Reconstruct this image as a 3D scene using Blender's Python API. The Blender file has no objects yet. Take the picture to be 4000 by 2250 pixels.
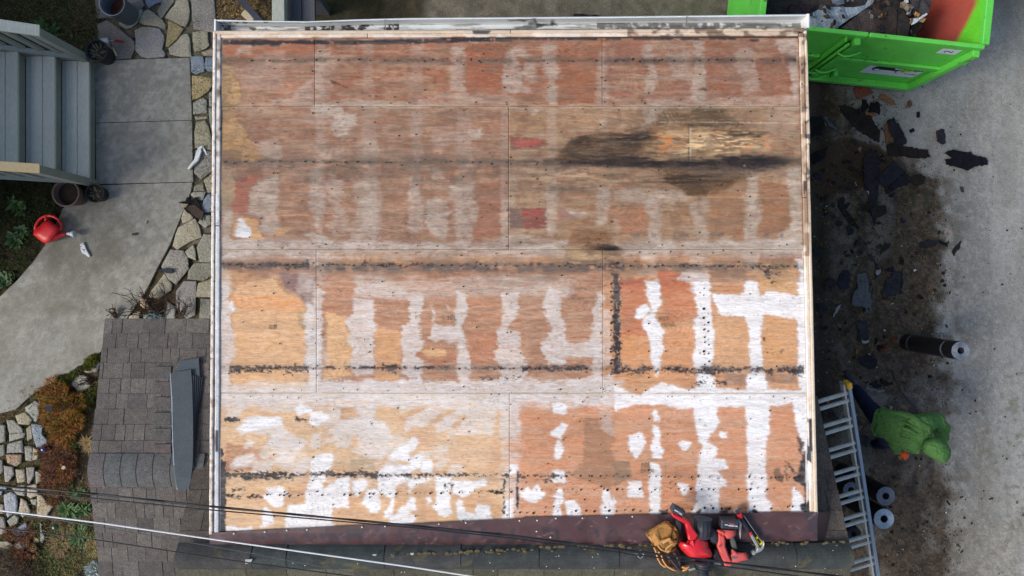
import bpy, bmesh, math, random
import numpy as np
from mathutils import Vector, Matrix
random.seed(7)
rng = np.random.default_rng(7)
S = bpy.context.scene
H = 8.5            # camera height above the ground, metres
F = 2667.0         # focal length in photograph pixels (4000 px wide)

# ---------------------------------------------------------------- camera, sky, sun, exposure
cd = bpy.data.cameras.new('camera'); cam = bpy.data.objects.new('camera', cd)
S.collection.objects.link(cam); cam.location = (0, 0, H)
cd.sensor_width = 36; cd.lens = 36 * F / 4000; cd.clip_start = 0.1; cd.clip_end = 1500
S.camera = cam
SUN_TO = Vector((-0.72, -0.22, 0.62)).normalized()
wd = bpy.data.worlds.new('World'); S.world = wd; wd.use_nodes = True
nt = wd.node_tree; bg = nt.nodes['Background']
sk = nt.nodes.new('ShaderNodeTexSky'); sk.sky_type = 'NISHITA'; sk.sun_disc = False
sk.sun_elevation = math.asin(SUN_TO.z); sk.sun_rotation = math.atan2(SUN_TO.x, SUN_TO.y)
sk.air_density = 1.0; sk.dust_density = 3.0; sk.ozone_density = 1.0
nt.links.new(sk.outputs[0], bg.inputs[0]); bg.inputs[1].default_value = 0.10
sd = bpy.data.lights.new('sun', 'SUN'); sd.energy = 1.5; sd.angle = math.radians(21); sd.color = (1, .95, .88)
sun = bpy.data.objects.new('sun', sd); S.collection.objects.link(sun)
sun.rotation_euler = (-SUN_TO).to_track_quat('-Z', 'Y').to_euler()
S.view_settings.view_transform = 'Standard'; S.view_settings.look = 'None'
S.view_settings.exposure = 0.95; S.view_settings.gamma = 1; S.view_settings.use_curve_mapping = False
AK = 0.80          # albedo that shows as full white on the open deck

# ---------------------------------------------------------------- helpers
def lin(c):
    c = np.asarray(c, float) / 255.0
    return np.where(c <= .04045, c / 12.92, ((c + .055) / 1.055) ** 2.4)
def alb(r, g, b, k=1.0):
    v = lin((r, g, b)) * AK * k
    return tuple(float(min(.88, x)) for x in v)
def W(px, py, z=0.0):
    """point at height z that lies under the photograph's pixel (measuring tool)"""
    D = H - z
    return Vector(((px - 2000) * D / F, (1125 - py) * D / F, z))
DA, DB = 2.704, -.0382                      # the flat roof deck falls towards the gutter
def plane_pt(px, py, a, b, off=0.0):
    k = (1125 - py) / F
    D = (H - a - off) / (1 + b * k)
    return Vector(((px - 2000) * D / F, k * D, H - D))
def deck(px, py, off=0.0): return plane_pt(px, py, DA, DB, off)

ORI = {}
def worg(o): return ORI.get(o.name, Vector((0, 0, 0)))
def tag(o, label=None, cat=None, group=None, kind=None):
    if label: o['label'] = label
    if cat: o['category'] = cat
    if group: o['group'] = group
    if kind: o['kind'] = kind
    return o
def empty(name, loc, label, cat, group=None):
    o = bpy.data.objects.new(name, None); S.collection.objects.link(o)
    o.empty_display_size = .1; o.location = loc; ORI[o.name] = Vector(loc)
    return tag(o, label, cat, group)
def link(name, me, m, parent=None, color=None):
    """mesh in world coordinates -> object; top-level ones get their origin at their own centre"""
    if m is not None:
        me.materials.clear()
        for mm in (m if isinstance(m, (list, tuple)) else [m]): me.materials.append(mm)
    o = bpy.data.objects.new(name, me); S.collection.objects.link(o)
    n = len(me.vertices)
    if parent is None:
        co = np.empty(n * 3, np.float32); me.vertices.foreach_get('co', co); co = co.reshape(-1, 3)
        c = (co.min(0) + co.max(0)) / 2; c[2] = co[:, 2].min()
        co -= c; me.vertices.foreach_set('co', co.ravel()); me.update()
        o.location = Vector(c.tolist()); ORI[o.name] = Vector(c.tolist())
    else:
        o.parent = parent; o.location = -worg(parent); ORI[o.name] = Vector((0, 0, 0))
    if color is not None: o.color = (*color[:3], 1)
    return o
def pydata(name, v, f, smooth=False):
    me = bpy.data.meshes.new(name); me.from_pydata([tuple(p) for p in v], [], f); me.update()
    if smooth: me.polygons.foreach_set('use_smooth', [True] * len(me.polygons))
    return me
def bm_mesh(name, bm, smooth=False):
    bmesh.ops.recalc_face_normals(bm, faces=bm.faces)
    me = bpy.data.meshes.new(name); bm.to_mesh(me); bm.free()
    if smooth: me.polygons.foreach_set('use_smooth', [True] * len(me.polygons))
    return me

_TB = {}
def _tab(k):
    if k not in _TB: _TB[k] = np.random.default_rng(k).random((256, 256))
    return _TB[k]
def sn(x, y, s=1.0, seed=0):
    """the same noise for single numbers"""
    T = _tab(seed * 31); x /= s; y /= s; i = math.floor(x); j = math.floor(y); fx = x - i; fy = y - j; fx = fx * fx * (3 - 2 * fx); fy = fy * fy * (3 - 2 * fy); i &= 255; j &= 255; i2 = (i + 1) & 255; j2 = (j + 1) & 255
    return (T[j, i] * (1 - fx) + T[j, i2] * fx) * (1 - fy) + (T[j2, i] * (1 - fx) + T[j2, i2] * fx) * fy
def vnoise(x, y, s=1.0, seed=0, oct=1):
    """smooth value noise, 0..1"""
    out = np.zeros(np.broadcast(x, y).shape); amp = 1.0; tot = 0
    for o in range(oct):
        T = _tab(seed * 31 + o)
        xs = np.asarray(x) / s * 2 ** o; ys = np.asarray(y) / s * 2 ** o
        xi = np.floor(xs).astype(int); yi = np.floor(ys).astype(int)
        fx = xs - xi; fy = ys - yi; fx = fx * fx * (3 - 2 * fx); fy = fy * fy * (3 - 2 * fy)
        a = T[yi & 255, xi & 255]; b = T[yi & 255, (xi + 1) & 255]
        c = T[(yi + 1) & 255, xi & 255]; d = T[(yi + 1) & 255, (xi + 1) & 255]
        out += amp * ((a * (1 - fx) + b * fx) * (1 - fy) + (c * (1 - fx) + d * fx) * fy); tot += amp; amp *= .5
    return out / tot
def sstep(a, b, x):
    t = np.clip((x - a) / (b - a), 0, 1); return t * t * (3 - 2 * t)
def inpoly(X, Y, P):
    r = np.zeros(X.shape, bool); n = len(P)
    for i in range(n):
        x1, y1 = P[i]; x2, y2 = P[(i + 1) % n]
        if y1 == y2: continue
        c = ((y1 > Y) != (y2 > Y)) & (X < (x2 - x1) * (Y - y1) / (y2 - y1) + x1)
        r ^= c
    return r
TILES = dict(A=(800, 0, 2.415), B=(1600, 0, 2.415), C=(2400, 0, 2.415), D=(800, 550, 2.415), E=(1600, 550, 2.415), F=(2400, 550, 2.415),
    G=(800, 1100, 2.415), H=(1600, 1100, 2.415), I=(2400, 1100, 2.415), J=(800, 1650, 2.415), K=(1600, 1650, 2.415), L=(2400, 1650, 2.415),
    a=(0, 0, 1.932), b=(0, 750, 1.932), c=(0, 1500, 1.932), d=(3000, 0, 1.932), e=(3000, 750, 1.932), f=(3000, 1500, 1.932),
    M=(3150, 350, 2.229), N=(3150, 900, 2.229), T=(2500, 1950, 4.83), Q=(3250, 1480, 3.814), R=(3100, 0, 3.22), s=(340, 0, 4.6),
    t=(0, 1400, 2.898), u=(0, 1850, 3.622), w=(0, 650, 4.14), y=(400, 1120, 3.813), P=(0, 0, 1))
def TL(t, pts):
    x0, y0, k = TILES[t]; return [(x0 + x / k, y0 + y / k) for x, y in pts]

class Raster:
    def __init__(s, x0, y0, x1, y1, step, base):
        s.x0, s.y0, s.st = x0, y0, step
        xs = np.arange(x0, x1 + step, step); ys = np.arange(y0, y1 + step, step)
        s.X, s.Y = np.meshgrid(xs, ys); s.C = np.zeros(s.X.shape + (3,)); s.C[:] = lin(base)
        X, Y = s.X, s.Y
        s.wx = (vnoise(X, Y, 45, 1) - .5) * 2; s.wy = (vnoise(X, Y, 45, 2) - .5) * 2
        s.hx = (vnoise(X, Y, 11, 3) - .5) * 2; s.hy = (vnoise(X, Y, 11, 4) - .5) * 2
        s.rg = (vnoise(X / 42, Y / 4.2, 1, 15, 2) - .5) * 2 ; s.streak = vnoise(X / 60, Y / 4, 1, 5, 2)          # long in x, thin in y: wood grain
        s.fine = vnoise(X / 14, Y / 3, 1, 6, 2)
        s.blot = vnoise(X, Y, 26, 8, 3); s.big = vnoise(X, Y, 150, 9, 2)
    def blend(s, m, col):
        m = m[..., None]; s.C[:] = s.C * (1 - m) + lin(col) * m
    def poly(s, P, col, op=1.0, warp=5, hw=2.0, streak=0.0, soft=1, blot=0.0, rag=None):
        if rag is None: rag = 11.0 if warp else 0.0
        P = np.array(P, float); pad = warp * 2 + 12
        i0 = max(0, int((P[:, 1].min() - pad - s.y0) / s.st)); i1 = int((P[:, 1].max() + pad - s.y0) / s.st) + 2
        j0 = max(0, int((P[:, 0].min() - pad - s.x0) / s.st)); j1 = int((P[:, 0].max() + pad - s.x0) / s.st) + 2
        sl = (slice(i0, i1), slice(j0, j1))
        X = s.X[sl] + s.wx[sl] * warp + s.hx[sl] * hw + s.rg[sl] * rag; Y = s.Y[sl] + s.wy[sl] * warp + s.hy[sl] * hw
        if X.size == 0: return
        m = inpoly(X, Y, P.tolist()).astype(float)
        for _ in range(soft):
            q = np.pad(m, 1, mode='edge')
            m = (q[1:-1, 1:-1] * 2 + q[:-2, 1:-1] + q[2:, 1:-1] + q[1:-1, :-2] + q[1:-1, 2:]) / 6
        k = np.full(m.shape, float(op))
        if streak: k *= 1 - streak * sstep(.40, .62, s.fine[sl] * .4 + s.streak[sl] * .35 + s.blot[sl] * .25)
        if blot: k *= 1 - blot * sstep(.42, .58, s.blot[sl])
        m = (m * k)[..., None]
        s.C[sl] = s.C[sl] * (1 - m) + lin(col) * m
    def sample(s, px, py):
        fx = np.clip((np.asarray(px) - s.x0) / s.st, 0, s.X.shape[1] - 1.001); fy = np.clip((np.asarray(py) - s.y0) / s.st, 0, s.X.shape[0] - 1.001)
        i = fy.astype(int); j = fx.astype(int); fy = (fy - i)[..., None]; fx = (fx - j)[..., None]
        C = s.C
        return (C[i, j] * (1 - fx) + C[i, j + 1] * fx) * (1 - fy) + (C[i + 1, j] * (1 - fx) + C[i + 1, j + 1] * fx) * fy

def set_color(me, cols):
    at = me.color_attributes.new('Col', 'FLOAT_COLOR', 'POINT')
    a = np.ones((len(me.vertices), 4), np.float32); a[:, :3] = np.clip(cols, 0, 1)
    at.data.foreach_set('color', a.ravel())

# ---------------------------------------------------------------- materials
MATS = {}
def mat(name, col=(.5, .5, .5), rough=.8, src='const', n1=(6, .15), n2=(60, .15), bump=(40, .2), metal=0.0, stretch=(1, 1, 1),
        spec=.35, coat=0.0, grain=None, tint=None, bd=.01):
    """principled material: colour from constant / vertex attribute / object colour, broken up by noise, with bump"""
    if name in MATS: return MATS[name]
    m = bpy.data.materials.new(name); m.use_nodes = True; t = m.node_tree; N = t.nodes; L = t.links
    p = N['Principled BSDF']; p.inputs['Roughness'].default_value = rough; p.inputs['Metallic'].default_value = metal
    p.inputs['Specular IOR Level'].default_value = spec; p.inputs['Coat Weight'].default_value = coat
    if src == 'const':
        r = N.new('ShaderNodeRGB'); r.outputs[0].default_value = (*col, 1); c = r.outputs[0]
    elif src == 'attr':
        r = N.new('ShaderNodeAttribute'); r.attribute_name = 'Col'; c = r.outputs['Color']
    else:
        r = N.new('ShaderNodeObjectInfo'); c = r.outputs['Color']
    tc = N.new('ShaderNodeTexCoord'); mp = N.new('ShaderNodeMapping'); mp.inputs['Scale'].default_value = stretch
    g = N.new('ShaderNodeNewGeometry'); L.new(g.outputs['Position'], mp.inputs['Vector'])
    def noise(sc, det=4, rg=.6, vec=None):
        n = N.new('ShaderNodeTexNoise'); n.inputs['Scale'].default_value = sc; n.inputs['Detail'].default_value = det
        n.inputs['Roughness'].default_value = rg; L.new(vec or mp.outputs[0], n.inputs['Vector']); return n.outputs['Fac']
    def mul(c, f, amt):
        mr = N.new('ShaderNodeMapRange'); mr.inputs[1].default_value = .3; mr.inputs[2].default_value = .7
        mr.inputs[3].default_value = 1 - amt; mr.inputs[4].default_value = 1 + amt; mr.clamp = False
        L.new(f, mr.inputs[0])
        x = N.new('ShaderNodeVectorMath'); x.operation = 'SCALE'; L.new(c, x.inputs[0]); L.new(mr.outputs[0], x.inputs['Scale']); return x.outputs[0]
    if n1: c = mul(c, noise(n1[0]), n1[1])
    if n2: c = mul(c, noise(n2[0], 2), n2[1])
    if grain:      # rotary-cut plywood figure: long bands bent by low noise
        mp2 = N.new('ShaderNodeMapping'); mp2.inputs['Scale'].default_value = (.16, 1, 1); L.new(g.outputs['Position'], mp2.inputs['Vector']); oi = N.new('ShaderNodeObjectInfo'); of = N.new('ShaderNodeCombineXYZ'); mm_ = N.new('ShaderNodeMath'); mm_.operation = 'MULTIPLY'; mm_.inputs[1].default_value = 60; L.new(oi.outputs['Random'], mm_.inputs[0]); L.new(mm_.outputs[0], of.inputs[0]); L.new(mm_.outputs[0], of.inputs[1]); L.new(of.outputs[0], mp2.inputs['Location'])
        n_ = N.new('ShaderNodeTexNoise'); n_.inputs['Scale'].default_value = grain[0]; n_.inputs['Detail'].default_value = 5; n_.inputs['Roughness'].default_value = .62
        n_.inputs['Distortion'].default_value = grain[1]; L.new(mp2.outputs[0], n_.inputs['Vector']); c = mul(c, n_.outputs['Fac'], grain[2])
    if tint:       # (colour, noise scale, lo, hi): second colour in patches
        mr = N.new('ShaderNodeMapRange'); mr.inputs[1].default_value = tint[2]; mr.inputs[2].default_value = tint[3]; L.new(noise(tint[1]), mr.inputs[0])
        mx = N.new('ShaderNodeMix'); mx.data_type = 'RGBA'; L.new(mr.outputs[0], mx.inputs[0]); L.new(c, mx.inputs[6]); mx.inputs[7].default_value = (*tint[0], 1)
        c = mx.outputs[2]
    L.new(c, p.inputs['Base Color'])
    if bump:
        b = N.new('ShaderNodeBump'); b.inputs['Strength'].default_value = bump[1]; b.inputs['Distance'].default_value = bd
        L.new(noise(bump[0], 3), b.inputs['Height']); L.new(b.outputs[0], p.inputs['Normal'])
    MATS[name] = m; return m

# ---------------------------------------------------------------- shape builders (world coordinates)
def box_bm(bm, c, s, rot=None):
    r = bmesh.ops.create_cube(bm, size=1); vs = r['verts']
    M = Matrix.Translation(Vector(c)) @ (rot.to_4x4() if rot is not None else Matrix.Identity(4)) @ Matrix.Diagonal((*s, 1))
    bmesh.ops.transform(bm, matrix=M, verts=vs); return vs
def box(name, c, s, m, parent=None, rot=None, bev=.004, color=None):
    bm = bmesh.new(); box_bm(bm, c, s, rot)
    if bev: bmesh.ops.bevel(bm, geom=bm.edges[:], offset=bev, segments=1, affect='EDGES')
    return link(name, bm_mesh(name, bm), m, parent, color)
def beam_mat(a, b, up=Vector((0, 0, 1))):
    a, b = Vector(a), Vector(b); d = (b - a).normalized(); x = up.cross(d)
    if x.length < 1e-4: x = Vector((1, 0, 0)).cross(d)
    x.normalize(); y = d.cross(x); M = Matrix((x, y, d)).transposed(); return M
def beam(name, a, b, w, h, m, parent=None, bev=.003, color=None):
    """board from a to b: w across, h along up"""
    a, b = Vector(a), Vector(b); return box(name, (a + b) / 2, (w, h, (b - a).length), m, parent, beam_mat(a, b), bev, color)
def cyl_mesh(name, a, b, r1, r2=None, n=16, caps=True, smooth=True):
    a, b = Vector(a), Vector(b); r2 = r1 if r2 is None else r2; R = beam_mat(a, b); v = []; f = []
    for (p, r) in ((a, r1), (b, r2)):
        for i in range(n):
            t = 2 * math.pi * i / n; v.append(p + R @ Vector((math.cos(t) * r, math.sin(t) * r, 0)))
    for i in range(n): f.append((i, (i + 1) % n, n + (i + 1) % n, n + i))
    if caps: f.append(tuple(range(n - 1, -1, -1))); f.append(tuple(range(n, 2 * n)))
    me = pydata(name, v, f)
    if smooth: me.polygons.foreach_set('use_smooth', [True] * n + [False] * (len(f) - n))
    return me
def cyl(name, a, b, r1, m, parent=None, r2=None, n=16, color=None, caps=True): return link(name, cyl_mesh(name, a, b, r1, r2, n, caps), m, parent, color)
def tube_mesh(name, pts, r, n=8, rads=None):
    pts = [Vector(p) for p in pts]; v = []; f = []
    for k, p in enumerate(pts):
        d = (pts[min(k + 1, len(pts) - 1)] - pts[max(k - 1, 0)]).normalized(); R = beam_mat(p, p + d); rr = rads[k] if rads else r
        for i in range(n):
            t = 2 * math.pi * i / n; v.append(p + R @ Vector((math.cos(t) * rr, math.sin(t) * rr, 0)))
    for k in range(len(pts) - 1):
        for i in range(n): f.append((k * n + i, k * n + (i + 1) % n, (k + 1) * n + (i + 1) % n, (k + 1) * n + i))
    f.append(tuple(range(n - 1, -1, -1))); f.append(tuple(range((len(pts) - 1) * n, len(pts) * n)))
    return pydata(name, v, f, True)
def tube(name, pts, r, m, parent=None, n=8, rads=None, color=None): return link(name, tube_mesh(name, pts, r, n, rads), m, parent, color)
def lathe_mesh(name, c, prof, n=28, axis=None, smooth=True):
    c = Vector(c); R = beam_mat((0, 0, 0), axis) if axis is not None else Matrix.Identity(3); v = []; f = []
    for (r, z) in prof:
        for i in range(n):
            t = 2 * math.pi * i / n; v.append(c + R @ Vector((r * math.cos(t), r * math.sin(t), z)))
    for k in range(len(prof) - 1):
        for i in range(n): f.append((k * n + i, k * n + (i + 1) % n, (k + 1) * n + (i + 1) % n, (k + 1) * n + i))
    return pydata(name, v, f, smooth)
def lathe(name, c, prof, m, parent=None, n=28, axis=None, color=None): return link(name, lathe_mesh(name, c, prof, n, axis), m, parent, color)
def densify(P, step):
    out = []
    for i in range(len(P)):
        a = np.array(P[i], float); b = np.array(P[(i + 1) % len(P)], float); k = max(1, int(np.linalg.norm(b - a) / step))
        for j in range(k): out.append(tuple(a + (b - a) * j / k))
    return out
def slab_mesh(name, P, zf, th, bev=.004, jag=0.0, step=None, seed=0):
    """flat polygon in photograph pixels -> real slab; zf(px,py) gives the world point of its top"""
    if step: P = densify(P, step)
    if jag:
        r = random.Random(seed); P = [(x + r.uniform(-jag, jag), y + r.uniform(-jag, jag)) for x, y in P]
    bm = bmesh.new(); vs = []
    for x, y in P:
        p = zf(x, y); vs.append(bm.verts.new(p))
    fc = bm.faces.new(vs); fc.normal_update()
    if fc.normal.z < 0: fc.normal_flip()
    r = bmesh.ops.extrude_face_region(bm, geom=[fc]); nv = [g for g in r['geom'] if isinstance(g, bmesh.types.BMVert)]
    # extruded copy becomes the top, original the bottom
    for v in vs: v.co.z -= th
    if bev:
        top = [e for e in bm.edges if all(v in nv for v in e.verts)]
        try: bmesh.ops.bevel(bm, geom=top, offset=bev, segments=1, affect='EDGES', clamp_overlap=True)
        except Exception: pass
    big = [q for q in bm.faces if len(q.verts) > 4]
    bmesh.ops.triangulate(bm, faces=big)
    return bm_mesh(name, bm)
def slab(name, P, z, th, m, parent=None, color=None, bev=.004, jag=0, step=None, seed=0, zf=None):
    zf = zf or (lambda x, y: W(x, y, z)); return link(name, slab_mesh(name, P, zf, th, bev, jag, step, seed), m, parent, color)
def pillow_mesh(name, P, z0, h, prof=((1, 0), (1, .45), (.94, .75), (.82, .92), (.6, 1.0), (.3, 1.03)), rough=0.0, step=12, seed=0, zf=None, tilt=(0, 0)):
    """star-shaped outline (photo pixels) swollen into a rounded solid of height h standing at z0"""
    P = densify(P, step); r = random.Random(seed); cx = sum(p[0] for p in P) / len(P); cy = sum(p[1] for p in P) / len(P)
    v = []; f = []; n = len(P)
    for (s, q) in prof:
        for (x, y) in P:
            z = z0 + h * q; X = cx + (x - cx) * s; Y = cy + (y - cy) * s
            p = W(X, Y, z) if zf is None else zf(X, Y, h * q)
            p.z += r.uniform(-rough, rough) * (q > .5) + tilt[0] * (X - cx) + tilt[1] * (Y - cy); v.append(p)
    v.append(W(cx, cy, z0 + h * prof[-1][1]) if zf is None else zf(cx, cy, h * prof[-1][1]))
    for k in range(len(prof) - 1):
        for i in range(n): f.append((k * n + i, k * n + (i + 1) % n, (k + 1) * n + (i + 1) % n, (k + 1) * n + i))
    b = (len(prof) - 1) * n
    for i in range(n): f.append((b + i, b + (i + 1) % n, len(v) - 1))
    f.append(tuple(range(n - 1, -1, -1)))
    bm = bmesh.new(); me = pydata(name, v, f); bm.from_mesh(me); bpy.data.meshes.remove(me)
    return bm_mesh(name, bm, True)
def pillow(name, P, z0, h, m, parent=None, color=None, **k): return link(name, pillow_mesh(name, P, z0, h, **k), m, parent, color)
# ---------------------------------------------------------------- colours of the old plywood deck (stains, glue residue, tar, rot)
RS = Raster(790, 90, 3240, 2120, 3.0, (176, 122, 92))
X, Y = RS.X, RS.Y
pan = [  # sheet tones (x0,y0,x1,y1,colour)
    (800, 90, 1230, 415, (182, 120, 90)), (1230, 90, 2353, 415, (178, 112, 82)), (2353, 90, 3240, 415, (172, 110, 84)),
    (800, 415, 1987, 975, (174, 122, 96)), (1987, 415, 3240, 975, (180, 136, 100)),
    (800, 975, 1235, 1535, (206, 152, 108)), (1235, 975, 2355, 1535, (188, 134, 104)), (2355, 975, 3240, 1535, (212, 150, 106)),
    (800, 1535, 1990, 2240, (228, 182, 138)), (1990, 1535, 3240, 2240, (216, 148, 110))]
for x0, y0, x1, y1, c in pan:
    RS.blend(((X >= x0) & (X < x1) & (Y >= y0) & (Y < y1)).astype(float), c)
RS.blend(.55 * sstep(.50, .66, RS.blot) * (Y < 1100), (160, 100, 74))
RS.blend(.50 * sstep(.52, .70, vnoise(X, Y, 40, 21, 3)) * (Y < 1050), (196, 146, 112))
RS.blend(.35 * sstep(.5, .7, RS.big) * (Y > 1050), (206, 138, 98))
cl = 0.30 * sstep(.52, .66, vnoise(X / 90, Y / 10, 1, 22, 2)); RS.blend(cl, (206, 176, 148))
cl = 0.32 * sstep(.55, .7, vnoise(X / 70, Y / 7, 1, 23, 2)); RS.blend(cl * (Y < 1500), (122, 84, 64))
GR = (212, 194, 178); WH = (244, 243, 242); PW = (226, 218, 212); TR = (44, 46, 54); DK = (92, 74, 64)
def P_(t, pts, col, op, **k): RS.poly(TL(t, pts), col, op, **k)
# --- large tone areas
P_('D', [(260, 420), (330, 360), (520, 330), (440, 470), (400, 690), (270, 680)], (186, 98, 78), .7, warp=8)
P_('A', [(180, 430), (1010, 410), (1010, 560), (200, 560)], (192, 108, 74), .6, blot=.5)
P_('B', [(530, 420), (900, 400), (880, 880), (540, 860)], (176, 98, 64), .8, warp=4)
P_('B', [(1400, 400), (1800, 380), (1790, 980), (1400, 960)], (172, 104, 72), .7, warp=4)
P_('B', [(1040, 520), (1100, 560), (1060, 640)], (172, 92, 60), .8)
P_('C', [(0, 400), (300, 400), (300, 520), (0, 540)], (176, 98, 70), .7)
P_('C', [(860, 420), (1150, 400), (1200, 900), (870, 950)], (166, 100, 74), .6, blot=.4)
P_('C', [(1320, 560), (1650, 600), (1670, 900), (1350, 900)], (160, 96, 70), .7, blot=.3)
for pts in ([(940, 1290), (1100, 1290), (1290, 1320), (1320, 1360), (1200, 1400), (950, 1410)],): P_('B', pts, (150, 76, 70), .85, warp=4)
P_('B', [(1000, 1320), (1240, 1320), (1250, 1350), (1160, 1390), (1000, 1380)], (196, 84, 68), .8, warp=3)
P_('E', [(935, 630), (1040, 640), (1080, 830), (935, 835)], (122, 92, 90), .8, warp=3)
P_('E', [(1040, 630), (1300, 630), (1290, 820), (1080, 835)], (146, 76, 68), .9, warp=3)
P_('E', [(1060, 660), (1270, 650), (1240, 720), (1080, 730)], (188, 72, 62), .6, warp=3)
P_('E', [(1400, 640), (1600, 660), (1560, 750), (1400, 760)], (160, 108, 100), .6)
P_('E', [(620, 400), (850, 400), (870, 880), (610, 940)], (170, 104, 78), .6)
P_('F', [(0, 640), (290, 600), (320, 850), (0, 860)], (192, 124, 90), .7)
P_('F', [(1380, 400), (1640, 400), (1660, 860), (1370, 880)], (172, 112, 78), .8, streak=.3)
P_('F', [(890, 480), (1220, 480), (1220, 900), (900, 900)], (176, 118, 82), .6)
# second row of sheets, seen from the top: brown weathered head of the tan sheet, purple bruise
P_('D', [(160, 1030), (1040, 1030), (1040, 1449), (860, 1449), (640, 1250), (300, 1230), (160, 1250)], (172, 122, 96), .85, warp=8)
P_('G', [(270, 160), (300, 30), (640, -30), (760, 100), (900, 180), (950, 300), (940, 900), (960, 1020), (250, 1010), (270, 560)], (232, 180, 132), .8, warp=5)
P_('G', [(280, 150), (600, 130), (930, 170), (940, 280), (300, 260)], (232, 158, 102), .8, blot=.3)
P_('G', [(690, -80), (1040, -60), (1040, 240), (960, 230), (880, 120), (760, 40)], (138, 108, 108), .8, warp=7)
P_('G', [(880, 280), (950, 290), (940, 480), (890, 400)], (160, 136, 96), .7, streak=.4)
P_('G', [(1140, 300), (1350, 330), (1330, 420), (1400, 560), (1390, 700), (1370, 880), (1120, 930), (1150, 500)], (230, 178, 128), .9, warp=6)
P_('G', [(1610, 450), (1870, 470), (1850, 720), (1830, 920), (1610, 920), (1620, 650)], (226, 166, 112), .8, warp=6, blot=.3)
P_('D', [(1050, 1050), (1932, 1050), (1932, 1150), (1190, 1150), (1100, 1080)], (204, 150, 104), .8, warp=5)
P_('E', [(0, 1040), (1500, 1050), (1450, 1150), (0, 1150)], (202, 150, 106), .7, warp=5, blot=.4)
P_('H', [(40, 700), (160, 620), (420, 640), (440, 740), (240, 780)], (180, 108, 74), .6)
P_('H', [(100, 660), (220, 620), (350, 640), (330, 700), (170, 700)], (222, 172, 122), .9, warp=3)
P_('H', [(540, 480), (830, 500), (820, 780), (600, 780)], (190, 120, 86), .7)
P_('F', [(430, 1200), (760, 1290), (740, 1449), (430, 1449), (400, 1300)], (196, 110, 78), .9)
P_('F', [(0, 1310), (290, 1300), (300, 1449), (0, 1449)], (178, 90, 72), .8)
P_('F', [(900, 1180), (1230, 1210), (1230, 1300), (900, 1300)], (140, 108, 92), .7)
P_('F', [(1370, 1100), (1700, 1100), (1760, 1449), (1370, 1449)], (218, 166, 116), .9)
P_('F', [(1370, 1050), (1700, 1050), (1690, 1140), (1370, 1160)], (164, 116, 90), .8)
P_('I', [(50, 20), (300, 0), (300, 520), (60, 500)], (206, 124, 86), .9, warp=8)
P_('I', [(430, 60), (760, 40), (780, 330), (470, 420)], (208, 128, 88), .8, warp=8)
P_('I', [(60, 520), (340, 500), (420, 900), (60, 860)], (226, 156, 104), .9)
P_('I', [(440, 440), (760, 420), (760, 900), (430, 900)], (222, 154, 106), .8)
P_('I', [(940, 330), (1230, 340), (1280, 480), (1270, 850), (940, 850)], (222, 166, 120), .9)
P_('I', [(1390, 320), (1690, 340), (1720, 560), (1710, 860), (1390, 850)], (220, 160, 110), .9)
P_('I', [(1050, 880), (1700, 880), (1720, 960), (1050, 980)], (150, 112, 92), .8, blot=.3)
P_('K', [(1650, -40), (1932, -60), (1932, 640), (1720, 580), (1550, 500), (1640, 300)], (170, 122, 92), .8, warp=9)
P_('L', [(-10, 380), (150, 370), (170, 520), (0, 600)], (150, 116, 92), .8)
P_('J', [(190, 180), (340, 220), (640, 300), (640, 440), (190, 460)], (196, 140, 104), .9, warp=8)
P_('J', [(190, 350), (320, 340), (480, 420), (440, 460), (190, 450)], (168, 100, 78), .7, streak=.5)
# --- left edge: peeled yellow veneer
P_('A', [(155, 590), (250, 620), (300, 740), (340, 850), (340, 960), (270, 1040), (150, 1020)], (214, 168, 112), .9, streak=.3)
P_('A', [(150, 1060), (270, 1060), (330, 1180), (400, 1300), (490, 1449), (150, 1449)], (210, 160, 104), .9, streak=.35)
P_('D', [(160, 0), (430, 0), (520, 120), (510, 190), (290, 200), (160, 120)], (206, 152, 96), .9, streak=.3)
P_('D', [(160, 200), (310, 280), (280, 440), (250, 640), (160, 640)], (186, 158, 124), .8, streak=.45)
P_('A', [(150, 640), (230, 660), (260, 900), (220, 1060), (150, 1060)], (112, 96, 76), .55, streak=.6)
P_('A', [(150, 480), (240, 560), (250, 620), (150, 600)], (110, 92, 78), .6, streak=.4)
P_('D', [(160, 90), (330, 100), (330, 240), (180, 280)], (112, 78, 54), .7, streak=.4)
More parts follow.
